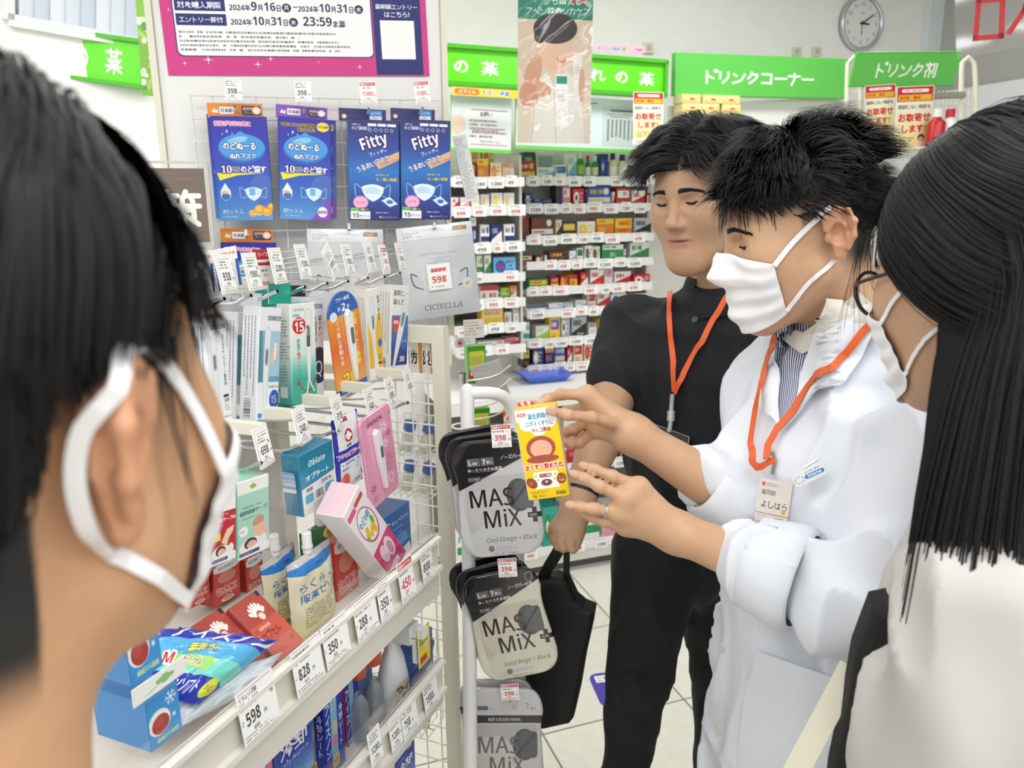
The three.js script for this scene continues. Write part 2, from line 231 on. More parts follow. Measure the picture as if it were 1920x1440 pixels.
{ // floor of square tiles with grey joints
  const fl = struct('floor', slab(A_L, A_R, -0.1, -0.003, C_N, WALL_C), M(0x8d8a80, 0.8));
  const ft = noiseTex(256, (u, v) => { const k = 234 + 5 * tnoise(u, v, 2, 3) + 3 * tnoise(u, v, 9, 2) + 2 * tnoise(u, v, 30, 4); return [k, k - 2, k - 14, 255]; });
  const mats = [0xffffff, 0xf7f6f2, 0xfbfaf8].map((c) => M(c, 0.2, { map: ft, clearcoat: 0.25, clearcoatRoughness: 0.12 }));
  const T = 0.5, g = box(T - 0.007, 0.013, T - 0.007); g.translate(0, -0.0065, 0);
  const a0 = acro(hit(1068, 1075, plane(V(), UP, EX))), c0 = -hit(1200, 1160, plane(V(), UP, EX)).dot(NZ);
  for (let i = -9; i < 5; i++) for (let j = -14; j < 3; j++) {
    const a = a0 + (i + 0.5) * T, c = c0 + (j + 0.5) * T + T; if (a + T / 2 > A_R || a - T / 2 < A_L || c - T / 2 > WALL_C - 0.01 || c - T / 2 < C_N) continue;
    const t = part('tile', g, mats[(i * 7 + j * 3 + 90) % 3], fl); basis(t, EX, UP, NZ, shop(a, 0, c));
  }
}
{ // ceiling lamps, all out of view, spaced to light back wall, board and people
  const glow = new THREE.MeshStandardMaterial({ color: 0xffffff, emissive: LIGHT_COLOR, emissiveIntensity: 6, roughness: 0.6 });
  LAMP_SPOTS.forEach(([a, c], i) => {
    if (a > A_R - 0.64) a = A_R - 0.66;
    const o = thing('unseen_ceiling_lamp', 'unseen long white ceiling lamp, out of view over the aisles', 'lamp', 'unseen ceiling lamps');
    basis(o, EX, UP, NZ, shop(a, CEIL, c));
    part('housing', box(1.26, 0.05, 0.34, 0, -0.0255, 0), WHITE, o);
    part('diffuser', box(1.2, 0.012, 0.28, 0, -0.0575, 0), glow, o);
    const l = new THREE.RectAreaLight(LIGHT_COLOR, LIGHT_LEVEL, 1.2, 0.28); l.position.copy(shop(a, CEIL - 0.066, c)); l.lookAt(shop(a, 0, c)); l.rotateZ(0); scene.add(l);
    const up = new THREE.Matrix4().makeBasis(EX, NZ.clone().negate(), UP); l.quaternion.setFromRotationMatrix(up);
  });
}
{ // window with a vertical blind high on the left
  const pl = WP(WALL_C - 2.87 - 0.002), q = quad(pl, [[20, -120], [284, -118], [280, 66], [20, 60]]);
  const o = struct('window_1'); put(o, q, 0.012);
  const fr = M(0xe4e7ea, 0.5), w = q.w, h = q.h;
  part('window_frame', merge([box(w, 0.04, 0.03, 0, h / 2, 0), box(w, 0.04, 0.03, 0, -h / 2, 0), box(0.04, h, 0.03, -w / 2, 0, 0), box(0.04, h, 0.03, w / 2, 0, 0)]), fr, o);
  const n = 8, sl = [0xdfe6f0, 0xcfd9e8, 0xe8edf4].map((c) => M(c, 0.7));
  for (let i = 0; i < n; i++) { const s = part('slat', box((w - 0.06) / n * 1.02, h - 0.04, 0.003), sl[i % 3], o); s.position.set(-w / 2 + 0.03 + (i + 0.5) * (w - 0.06) / n, 0, 0); s.rotation.y = 0.25; }
}
// ---------- signs and wall things ----------
const GREEN = '#6fd838', GREEN2 = '#57b82c';
function signBox(name, pl, q4, depth, a, label, edge) {
  const q = quad(pl, q4), o = thing(name, label, 'sign'); put(o, q);
  part('panel', carton(q.w, q.h, depth, { front: a, side: swatch(edge, a) }, 0.002), a.p.gloss, o);
  return { o, q };
}
function frameOn(o, q, b, d, color, parent) { const g = merge([box(q.w + b, b, d, 0, q.h / 2, 0), box(q.w + b, b, d, 0, -q.h / 2, 0), box(b, q.h, d, -q.w / 2, 0, 0), box(b, q.h, d, q.w / 2, 0, 0)]); return part('frame', g, M(color, 0.4), o); }
{
  const a1 = art(470, 120, (g, w, h) => { fillR(g, 0, 0, w, h, '#67e01e'); jt(g, '薬', w - 168, h / 2, 76, { color: '#fff', weight: 0.1 }); jt(g, 'の', w - 300, h / 2, 66, { color: '#fff', weight: 0.14 }); });
  const r1 = signBox('category_sign', plane(P(165, 108, 2.8), V(0.06, 0, 1), V(1, 0, -0.06)), [[60, 61], [273, 68], [273, 151], [60, 149]], 0.08, a1, 'bright green sign box under the window at the far left', '#55c21a'); frameOn(r1.o, r1.q, 0.014, 0.03, 0x4db81e);
  const a2 = art(900, 150, (g, w, h) => { fillR(g, 0, 0, w, h, '#67e01e'); for (const x of [112, 712]) { jt(g, '薬', x + 82, h / 2 + 4, 66, { color: '#fff', weight: 0.1 }); jt(g, 'の', x - 18, h / 2 + 2, 60, { color: '#fff', weight: 0.14 }); jt(g, 'れ', x - 112, h / 2, 60, { color: '#fff', weight: 0.14 }); } });
  const r2 = signBox('category_sign', WP(0.04), [[796, 95], [1248, 105], [1246, 171], [796, 163]], 0.09, a2, 'long bright green sign box behind the hanging portrait poster', '#55c21a'); frameOn(r2.o, r2.q, 0.014, 0.03, 0x4db81e);
  const a3 = art(650, 180, (g, w, h) => { fillR(g, 0, 0, w, h, '#64c855'); jt(g, 'ドリンクコーナー', 96, h / 2 + 8, 60, { color: '#fff', weight: 0.15, sx: 0.88 }); });
  signBox('category_sign', WP(0.06), [[1266, 100], [1592, 108], [1586, 186], [1265, 178]], 0.03, a3, 'flat green sign for the drink corner above the yellow boxes', '#5cc04c');
  const a4 = art(460, 140, (g, w, h) => { fillR(g, 0, 0, w, h, '#64c855'); fillR(g, 0, 0, w, 6, '#58b84a'); fillR(g, 0, h - 6, w, 6, '#58b84a'); jt(g, 'ドリンク剤', w / 2, h / 2 + 2, 62, { color: '#fff', weight: 0.13, align: 'center', sx: 0.9 }); });
  const p4 = plane(P(1700, 130, 2.55), V(0.03, -0.35, 1), V(1, 0.0, -0.03)); const q4 = quad(p4, [[1592, 98], [1797, 102], [1808, 163], [1594, 158]]);
  const o4 = thing('category_sign', 'tilted green drink sign topping the wire rack', 'sign'); q4.roll = 0; put(o4, q4); part('panel', carton(q4.w, q4.h, 0.012, { front: a4, side: swatch('#58b84a', a4) }), a4.p.gloss, o4);
}
{ // wall clock
  const pl = WP(WALL_C - 2.87 - 0.004), c = hit(1612, 45, pl), e = hit(1651, 45, pl), R = c.distanceTo(e);
  const o = thing('wall_clock', 'round white wall clock with silver and pale blue rim', 'clock'); basis(o, EX, UP, NZ, c);
  const prof = [[0.86, 0.3], [0.9, 0.42], [0.96, 0.4], [1, 0.25], [1, 0], [0, 0]].map(([x, y]) => new THREE.Vector2(x * R, y * R * 0.5));
  const rim = new THREE.LatheGeometry(prof, 48); rim.rotateX(Math.PI / 2); part('rim', rim, M(0xc6cbd0, 0.25, { metalness: 0.7 }), o);
  const fa = art(300, 300, (g, w, h) => { fillR(g, 0, 0, w, h, '#e9e9e7'); ring(g, 150, 150, 143, 143, '#9cc4de', 12, -1.3, 1.5); g.font = '30px serif'; g.textAlign = 'center'; g.textBaseline = 'middle'; g.fillStyle = '#3a3d40'; for (let i = 1; i <= 12; i++) g.fillText(String(i), 150 + 112 * Math.sin(i * Math.PI / 6), 150 - 112 * Math.cos(i * Math.PI / 6)); fillR(g, 138, 88, 24, 5, '#555'); });
  const face = new THREE.CircleGeometry(R * 0.9, 48); remap(face, fa); face.translate(0, 0, R * 0.12); part('face', face, fa.p.matte, o);
  const hand = (len, wd, ang, nm) => { const g = new THREE.BoxGeometry(wd, len, 0.002); g.translate(0, len / 2 - 0.012, 0); g.rotateZ(-ang); g.translate(0, 0, R * 0.14); part(nm, g, BLACK, o); };
  hand(R * 0.42, 0.009, Math.PI / 6 * 3.16, 'hour_hand'); hand(R * 0.68, 0.006, Math.PI / 30 * 9.5, 'minute_hand'); hand(R * 0.5, 0.0025, Math.PI * 1.0, 'second_hand');
  const gl = new THREE.CircleGeometry(R * 0.88, 40); gl.translate(0, 0, R * 0.17); part('glass', gl, CLEAR, o);
  for (const [x, l] of [[1493, 'wall outlet plate on the left of the pair below the clock'], [1530, 'wall outlet plate on the right of the pair below the clock']]) { const q = quad(pl, [[x - 8, 88], [x + 9, 89], [x + 9, 106], [x - 8, 105]]); const t = thing('wall_outlet', l, 'outlet'); put(t, q); part('plate', cut(roundRect(q.w, q.h, 0.006), 0.01, null, 0.002), M(0xdad6c6, 0.5), t).position.z = 0.006; part('socket', cut(roundRect(q.w * 0.35, q.h * 0.5, 0.004), 0.006, null, 0.001), M(0xbab5a2, 0.5), t).position.z = 0.009; }
}
{ // hanging portrait poster in clear film
  const pl = plane(P(1041, 130, 2.35), V(0.12, 0, 1), V(1, 0, -0.12)), q = quad(pl, [[969, -60], [1116, -52], [1104, 271], [972, 266]]);
  const a = art(380, 800, (g, w, h) => {
    fillR(g, 0, 0, w, h, '#e3cfb8'); fillR(g, 0, 110, w, 690, grad(g, 0, 110, w, 700, '#dcc6ae', '#eee0cf')); fillR(g, 0, 0, w, 150, '#f6f4f0'); fillR(g, 0, 100, w, 120, '#2f8a74');
    fillR(g, 260, 130, 90, 14, '#b8483c'); jt(g, 'から使える', 130, 136, 38, { color: '#e9f4ee', weight: 0.1 }); jt(g, 'アベンヌのシカケア', 40, 184, 36, { color: '#e9f4ee', weight: 0.1 });
    disc(g, 190, 340, 92, 120, '#eec7ac', -0.1); disc(g, 190, 262, 110, 70, '#3a3336'); fillR(g, 84, 240, 60, 90, '#3a3336', 30); line(g, [[200, 400], [222, 414], [246, 404]], '#c98a7e', 7, true);
    poly(g, [[60, 800], [80, 520], [150, 460], [190, 540], [250, 450], [320, 520], [350, 800]], '#f1ece3'); line(g, [[190, 540], [200, 800]], '#d8cfc2', 5); line(g, [[90, 600], [70, 800]], '#dcd2c6', 8);
    disc(g, 80, 470, 40, 90, '#dca58a', 0.3); disc(g, 110, 540, 66, 36, '#e2ae94', 0.25); disc(g, 60, 570, 50, 60, '#d89e84'); 
    fillR(g, 196, 470, 62, 250, '#fbfaf7', 6); fillR(g, 200, 480, 54, 36, '#2f9a84'); fine(g, 206, 540, 46, 60, 6, '#999'); ring(g, 227, 660, 22, 22, '#ccc', 2);
    fillR(g, 286, 370, 44, 270, '#f4f2ee', 10); fine(g, 294, 420, 30, 50, 4, '#aaa'); disc(g, 330, 520, 16, 80, '#e2ae94');
  });
  const o = thing('hanging_poster', 'tall poster of a dark-haired man holding a cream tube, hung in clear film', 'poster'); put(o, q);
  const n = 10, m = 22, g = new THREE.PlaneGeometry(q.w, q.h, n, m), p = g.attributes.position; for (let i = 0; i < p.count; i++) p.setZ(i, 0.004 * Math.sin(p.getX(i) * 30) + 0.006 * nz(p.getX(i) * 9, p.getY(i) * 7, 2)); g.computeVertexNormals(); remap(g, a); part('print', g, a.p.matte, o);
  const g2 = g.clone(); const p2 = g2.attributes.position; for (let i = 0; i < p2.count; i++) p2.setZ(i, p2.getZ(i) + 0.006 + 0.007 * nz(p2.getX(i) * 26, p2.getY(i) * 22, 9)); g2.computeVertexNormals(); part('film', g2, CLEAR, o);
}
const orderArt = art(180, 320, (g, w, h) => {
  fillR(g, 0, 0, w, h, '#fffdf0'); fillR(g, 6, 60, w - 12, 220, grad(g, 0, 60, 0, 280, '#fffdf2', '#fff3a0')); fillR(g, 4, 4, w - 8, 68, '#d6252b'); fillR(g, 24, 14, w - 48, 16, '#fff', 8); fine(g, 40, 17, 100, 10, 1, '#d6252b'); fillR(g, 10, 40, w - 20, 28, '#f2c52c', 4); fine(g, 18, 44, 144, 20, 1, '#d6252b', 0.8);
  jt(g, '店頭にない商品も', w / 2, 96, 20, { color: '#333', weight: 0.11, align: 'center' }); jt(g, 'お取寄せ', w / 2, 146, 40, { color: '#d6252b', weight: 0.15, align: 'center' }); jt(g, 'します!', w / 2, 198, 38, { color: '#d6252b', weight: 0.15, align: 'center' });
  disc(g, 128, 244, 16, 18, '#4a2f24'); disc(g, 128, 250, 12, 13, '#f4cfae'); fillR(g, 112, 264, 34, 20, '#fff', 6); fine(g, 24, 236, 70, 36, 3, '#555'); fine(g, 20, 292, 140, 14, 1, '#d6252b');
});
for (const [q4, pl, l] of [[[[1187, 171], [1245, 174], [1242, 273], [1187, 270]], WP(-0.06), 'yellow and red order notice hanging at the end of the long green sign'], [[[1622, 158], [1680, 160], [1676, 268], [1620, 266]], plane(P(1650, 215, 2.52), NZ, EX), 'yellow and red order notice half hidden behind the spiky black hair'], [[[1682, 160], [1752, 162], [1744, 291], [1676, 287]], plane(P(1715, 220, 2.5), NZ, EX), 'yellow and red order notice hung from the tilted drink sign']]) {
  const q = quad(pl, q4), o = single('order_notice', sheet(q.w, q.h, orderArt), orderArt.p.paper, l, 'notice'); put(o, q);
}
{ // printed notices under the long sign
  const n1 = art(280, 230, (g, w, h) => { fillR(g, 0, 0, w, h, '#dfeee9'); fillR(g, 0, h - 16, w, 16, '#7dd35a'); fillR(g, 70, 44, 200, 160, '#e9ebea'); fillR(g, 90, 54, 170, 3, '#a8505a'); fillR(g, 90, 196, 170, 3, '#a8505a'); jt(g, 'お願い', w / 2 + 20, 72, 20, { color: '#444', align: 'center' }); fine(g, 84, 92, 175, 80, 5, '#666'); fine(g, 90, 134, 160, 14, 1, '#b0505a'); jt(g, 'ツルハ チェーン', 130, 184, 13, { color: '#555' }); disc(g, 30, 120, 34, 40, '#ecd6c2'); });
  const n2 = art(520, 230, (g, w, h) => { fillR(g, 0, 0, w, h, '#dceceb'); fillR(g, 0, h - 16, w, 16, '#7dd35a'); fillR(g, 10, 20, 290, 4, '#5b6a70'); fine(g, 14, 44, 270, 160, 9, '#6d7a80'); fillR(g, 320, 30, 180, 175, '#cfdad8'); fillR(g, 350, 44, 120, 8, '#6d7a80'); for (let i = 0; i < 9; i++) fillR(g, 340 + i * 16, 86, 8, rr(60, 100), '#87938f'); fine(g, 340, 60, 150, 20, 2, '#6d7a80'); });
  for (const [a, q4, l] of [[n1, [[846, 179], [960, 182], [958, 287], [846, 285]], 'pale notice panel with a request in grey frame left of the hanging poster'], [n2, [[968, 180], [1226, 186], [1222, 285], [966, 283]], 'wide pale notice panel behind the lower half of the hanging poster']]) { const q = quad(WP(0.08), q4); const o = single('notice_panel', carton(q.w, q.h, 0.012, { front: a, side: swatch('#7dd35a', a) }), a.p.matte, l, 'notice'); put(o, q); }
  const yb = art(300, 40, (g, w, h) => { fillR(g, 0, 0, w, h, '#f7d92e'); fillR(g, 8, 6, 110, 28, '#e87a2c', 14); jt(g, 'スマイル', 24, 20, 20, { color: '#fff' }); jt(g, 'キズ', 130, 20, 22, { color: '#2b58b8', outline: '#fff' }); disc(g, 190, 22, 12, 13, '#f2cfae'); jt(g, '水虫', 212, 20, 22, { color: '#2b58b8', outline: '#fff' }); });
  let q = quad(WP(0.02), [[846, 166], [970, 169], [970, 184], [846, 182]]); put(single('shelf_banner', sheet(q.w, q.h, yb, 0.002), yb.p.paper, 'narrow yellow and orange banner strip under the green sign', 'banner'), q, 0.02);
  const pb = art(260, 40, (g, w, h) => { fillR(g, 0, 0, w, h, '#f4b6cf'); jt(g, 'ザクロの種類', 10, 22, 20, { color: '#3a4aa0', outline: '#fff' }); disc(g, 150, 20, 10, 12, '#7cc46a'); jt(g, 'ブリザ軟膏', 170, 22, 16, { color: '#8a2a6a', outline: '#fff' }); });
  q = quad(WP(0.1), [[1112, 86], [1204, 87], [1204, 101], [1112, 100]]); put(single('shelf_banner', sheet(q.w, q.h, pb, 0.002), pb.p.paper, 'pink banner strip standing on top of the green sign box', 'banner'), q, 0.02);
  q = quad(WP(WALL_C - 2.876), [[1206, 79], [1225, 80], [1224, 101], [1206, 100]]); const t = thing('wall_outlet', 'lone wall outlet plate beside the pink banner', 'outlet'); put(t, q); part('plate', cut(roundRect(q.w, q.h, 0.006), 0.01, null, 0.002), M(0xdad6c6, 0.5), t).position.z = 0.008; part('socket', cut(roundRect(q.w * 0.4, q.h * 0.5, 0.004), 0.006, null, 0.001), M(0xbab5a2, 0.5), t).position.z = 0.011;
}
{ // clear acrylic board with red lettering, top right
  const pl = plane(P(1880, 40, 2.2), V(-0.5, 0, 1), V(1, 0, 0.5)), q = quad(pl, [[1790, -80], [1990, -80], [1990, 90], [1794, 96]]);
  const o = thing('acrylic_sign', 'clear acrylic board with large red katakana at the upper right', 'sign'); put(o, q);
  part('pane', box(q.w, q.h, 0.004, 0, 0, 0), CLEAR, o);
  const loc = (px, py) => { o.updateMatrixWorld(true); return o.worldToLocal(hit(px, py, pl)); };
  const bar = (pts, w) => { const p = pts.map(([x, y]) => loc(x, y)); return merge(p.slice(1).map((b, i) => { const a = p[i], L = a.distanceTo(b) + w; const g = new THREE.BoxGeometry(L, w, 0.002); g.rotateZ(Math.atan2(b.y - a.y, b.x - a.x)); g.translate((a.x + b.x) / 2, (a.y + b.y) / 2, 0.004); return g; })); };
  const red = M(0xc41e24, 0.4); part('letter', bar([[1835, 2], [1880, -2], [1877, 68], [1829, 72], [1835, 2]], 0.014), red, o); part('letter', bar([[1932, -20], [1920, 20], [1893, 60]], 0.014), red, o);
}
// ---------- wall shelving with medicine cartons ----------
const SHELFM = M(0xe4e2d8, 0.5), RAILM = M(0xf0f0ee, 0.4), BACKM = M(0x85827a, 0.8), BASEM = M(0x5a5a58, 0.7);
const tagArts = []; for (let i = 0; i < 6; i++) tagArts.push(art(44, 34, (g, w, h) => { fillR(g, 0, 0, w, h, '#fbfbf9'); fine(g, 4, 3, 34, 8, 2, '#777'); en(g, String(pick([498, 598, 798, 980, 1280, 1480, 698, 1980])), 6, 20, 15, i % 2 ? '#c8303a' : '#333'); fine(g, 6, 28, 28, 4, 1, '#999'); }));
const COL = { r: '#c8242c', R: '#8e1c22', o: '#e8822c', y: '#f0cc34', g: '#2c8c48', G: '#17603a', b: '#2a5cb0', B: '#1b2c78', c: '#74b8e0', w: '#f2f1ec', k: '#2a2a30', n: '#6b3a26', p: '#e8a0b0', t: '#2fa8a0', l: '#9cc860', e: '#e9d9b4', v: '#7a5aa8', s: '#b8bcc2' };
const NAME = { r: 'red', R: 'dark red', o: 'orange', y: 'yellow', g: 'green', G: 'dark green', b: 'blue', B: 'navy', c: 'sky blue', w: 'white', k: 'black', n: 'brown', p: 'pink', t: 'teal', l: 'lime green', e: 'cream', v: 'violet', s: 'silver grey' };
const designs = new Map();
function design(code) {
  if (designs.has(code)) return designs.get(code);
  const [a, b, c = 'w'] = [...code].map((k) => COL[k]), kind = designs.size % 5;
  const r = art(84, 60, (g, w, h) => {
    fillR(g, 0, 0, w, h, a);
    if (kind === 0) { fillR(g, 0, h * 0.55, w, h * 0.25, b); fine(g, 8, 8, w - 16, 18, 1, c, 0.7); fine(g, 8, h * 0.6, w - 20, 10, 1, c, 0.6); disc(g, w - 16, 16, 10, 10, b); }
    if (kind === 1) { poly(g, [[0, h], [w, h], [w, h * 0.3], [0, h * 0.75]], b); fine(g, 8, 8, w - 24, 20, 1, b, 0.75); fine(g, 30, h * 0.72, 44, 10, 1, c, 0.6); }
    if (kind === 2) { fillR(g, w * 0.08, h * 0.12, w * 0.84, h * 0.42, b, 4); fine(g, w * 0.14, h * 0.18, w * 0.7, 16, 1, c, 0.7); fine(g, 8, h * 0.68, 60, 12, 2, b, 0.5); }
    if (kind === 3) { disc(g, w * 0.3, h * 0.5, 20, 20, b); fine(g, w * 0.55, 10, w * 0.4, 36, 3, b, 0.6); disc(g, w * 0.3, h * 0.5, 9, 9, c); }
    if (kind === 4) { fillR(g, 0, 0, w, h * 0.3, b); fine(g, 6, h * 0.06, w - 20, 10, 1, c, 0.7); fine(g, 10, h * 0.42, w - 20, 22, 1, b, 0.8); fine(g, 10, h * 0.84, 40, 6, 1, b); }
  });
  r.base = a; designs.set(code, r); return r;
}
const ORD = ['first', 'second', 'third', 'fourth', 'fifth', 'sixth', 'seventh', 'eighth', 'ninth', 'tenth', 'eleventh', 'twelfth', 'thirteenth', 'fourteenth', 'fifteenth', 'sixteenth'];
const bottleGeo = (r, h) => new THREE.LatheGeometry([[0, 0], [r * 0.95, 0], [r, h * 0.03], [r, h * 0.62], [r * 0.45, h * 0.74], [r * 0.45, h * 0.78]].map(([x, y]) => new THREE.Vector2(x, y)), 14);
// rows: [yAtLeft, yAtRight, items]; items: 'x0 x1 heightPx code [b]' in picture pixels at the unit's front
function shelfUnit(u) {
  const o = thing('shelf_unit', u.label, 'shelf'), pl = WP(u.off); o.position.set(0, 0, 0);
  const L = (p) => p; const aL = acro(hit(u.x0, 400, pl)), aR = acro(hit(u.x1, 400, pl)), D = u.depth, c0 = 2.87 + u.off;
  const top = hit(u.x0, u.top, pl).y, bot = Math.max(0.838, hit(u.x0, u.bottom, pl).y);
  part('back_panel', slab(aL, aR, bot, top, c0 + D, c0 + D + 0.012), BACKM, o);
  part('side_panel', slab(aL - 0.012, aL - 0.001, bot, top, c0 + 0.06, c0 + D), SHELFM, o); part('side_panel', slab(aR + 0.001, aR + 0.012, bot, top, c0 + 0.06, c0 + D), SHELFM, o);
  const hs = u.rows.map(([yl, yr]) => (hit(u.x0, yl, pl).y + hit(u.x1, yr, pl).y) / 2);
  u.rows.forEach(([yl, yr, items], ri) => {
    const h = (hit(u.x0, yl, pl).y + hit(u.x1, yr, pl).y) / 2, RH = 0.036;
    const s = part('shelf', slab(aL, aR, h - 0.012, h + 0.004, c0 + 0.004, c0 + D), SHELFM, o); part('price_rail', slab(aL, aR, h - RH / 2, h + RH / 2, c0 - 0.006, c0 + 0.003), RAILM, s);
    let a = aL + 0.01; while (a < aR - 0.05) { const w = rr(0.04, 0.075), t = pick(tagArts); if (rnd() > 0.1) { const g = sheet(w, 0.044, t, 0.0008), m = part('price_tag', g, t.p.paper, s); basis(m, EX, UP, NZ, shop(a + w / 2, h + rr(-0.004, 0.004), c0 - 0.009)); } a += w + rr(0.004, 0.02); }
    let n = 0; const list = items.split(',').map((x) => x.trim()).filter(Boolean);
    list.forEach((it, i) => {
      const [x0, x1, hp, code, kind] = it.split(' '), p0 = hit(+x0, yl, pl), p1 = hit(+x1, yl, pl), w = Math.max(0.012, acro(p1) - acro(p0) - 0.003), hh = Math.min((+hp) * 2.5e-3 * (c0 / 3), ri ? hs[ri - 1] - hs[ri] - 0.024 : 1), ac = (acro(p0) + acro(p1)) / 2, back = kind?.includes('z') ? 0.12 : rr(0.012, 0.03);
      const pos = shop(ac, h + 0.005, c0 + back); if (!kind?.includes('z')) n++; const where = kind?.includes('z') ? `at the back of the ${ORD[ri]} shelf of ${u.words}` : `${ORD[n - 1] ?? 'last'} from left on ${ORD[ri]} shelf of ${u.words}`;
      if (kind?.includes('b')) {
        const r = Math.min(w / 2, 0.035), b = thing('medicine_bottle', `${NAME[code[0]]} bottle with ${NAME[code[1]]} cap ${where}`, 'bottle', 'bottles on the wall shelves'); b.position.copy(pos).addScaledVector(NZ, -r);
        part('body', bottleGeo(r, hh), M(COL[code[0]], 0.3), b); const cp = new THREE.CylinderGeometry(r * 0.52, r * 0.52, hh * 0.24, 14); cp.translate(0, hh * 0.86, 0); part('cap', cp, M(COL[code[1]], 0.4), b); const lb = new THREE.CylinderGeometry(r * 1.01, r * 1.01, hh * 0.32, 14, 1, true); lb.translate(0, hh * 0.34, 0); part('label_band', lb, M(COL[code[2] ?? 'w'], 0.5), b);
      } else {
        const a = design(code), d = rr(0.05, 0.085), sd = swatch(a.base, a), m = single('medicine_carton', carton(w, hh, d, { front: a, side: sd }, 0.001), a.p.gloss, `${NAME[code[0]]} and ${NAME[code[1]]} carton ${where}`, 'carton', 'medicine cartons on the wall shelves');
        basis(m, EX, UP, NZ, pos.clone().addScaledVector(UP, hh / 2)); m.rotateY(rr(-0.04, 0.04));
      }
    });
  });
  return o;
}
shelfUnit({ label: 'wide wall shelving with eight rows of medicine behind the man in black', words: 'the wide unit', x0: 986, x1: 1226, off: 0.3, depth: 0.3, top: 288, bottom: 716, rows: [
  [341, 337, '972 1008 30 ryw,1010 1044 20 wcb,1045 1067 24 wbc,1068 1085 42 wcb,1087 1100 46 gwl b,1102 1113 40 grw b,1114 1127 40 gwe b,1130 1146 42 Bbw,1147 1164 44 eBw b,1166 1186 42 eBw b,1187 1200 24 BwB,1203 1222 26 swp,1000 1022 46 GwG z,1024 1060 46 wsc z'],
  [394, 386, '988 1003 24 Bwb,1004 1020 14 bBw,1022 1040 14 Bby,1044 1058 38 kBb,1059 1075 36 pwr,1076 1098 30 rwk,1099 1106 30 Bky,1107 1150 34 bwy,1152 1158 24 wrp,1159 1186 30 rwR,1188 1214 26 wrp,1215 1224 22 Rwr'],
  [453, 441, '976 997 46 nRp,1000 1042 34 nwr,1044 1056 30 eky,1057 1084 26 kye,1086 1120 26 wye,1122 1156 30 oyr,1158 1190 30 yor,1192 1224 30 skw'],
  [500, 488, '976 1004 16 nek,1006 1022 14 nwe,1024 1030 14 wwk,1032 1068 20 nky,1070 1083 20 wsG,1085 1098 24 wGt,1099 1114 28 wGr,1115 1130 26 wGr,1132 1172 28 gwG,1174 1178 20 wgl,1186 1222 30 wgr'],
  [549, 534, '994 1032 18 gyr,1036 1052 20 ryw,1054 1070 22 ryo,1072 1088 22 yro,1086 1104 44 ywr z,1092 1107 26 rwy,1110 1136 30 wrp,1138 1154 46 wpv,1156 1188 24 wrp,1190 1222 18 rwr'],
  [591, 574, '990 1030 10 wbs,1032 1058 14 wcs,1060 1080 14 swb,1082 1104 16 wcb,1106 1122 32 wrs,1124 1148 30 wrp,1150 1180 24 wbr,1182 1220 22 rws'],
  [644, 628, '982 996 34 wtg,1008 1034 26 wly,1032 1053 40 yvw,1056 1074 44 swk,1076 1104 38 skw,1108 1124 24 wsk,1126 1150 30 ysw,1152 1190 26 wbs,1192 1220 26 gws'],
  [691, 675, '984 998 36 kyb,1000 1022 34 Bew,1024 1043 34 Boe,1044 1064 34 bew,1066 1076 30 rwb,1078 1096 38 erw,1098 1118 38 ero,1120 1148 34 wrb,1150 1184 32 ybr,1186 1220 30 gwy'],
] });
shelfUnit({ label: 'narrow wall shelving that stands out beside the hanging mask pouches', words: 'the narrow unit', x0: 846, x1: 983, off: 0.12, depth: 0.48, top: 288, bottom: 690, rows: [
  [340, 342, '880 896 28 kor,898 921 34 oyr,922 944 28 eop,945 968 28 epo,900 920 56 ewo z,922 946 60 eop z'],
  [397, 394, '850 864 20 wrp,866 884 20 wpr,886 902 22 wep,904 922 24 wey,924 946 26 wye,947 969 26 wey'],
  [466, 462, '884 898 46 Bwk,904 922 34 wBk,924 946 34 Bwe,948 968 34 wBk'],
  [522, 520, '886 896 34 Ggw,897 910 34 wgl,912 926 34 wgr,928 970 30 cbr'],
  [571, 568, '904 940 26 wrv,942 958 22 lgo,960 974 24 owg,916 946 14 wBk'],
  [617, 616, '906 948 34 yeo,950 964 22 wsr,966 978 28 wse'],
  [658, 656, '852 896 24 wsr,898 950 12 wps,952 978 14 prw'],
] });
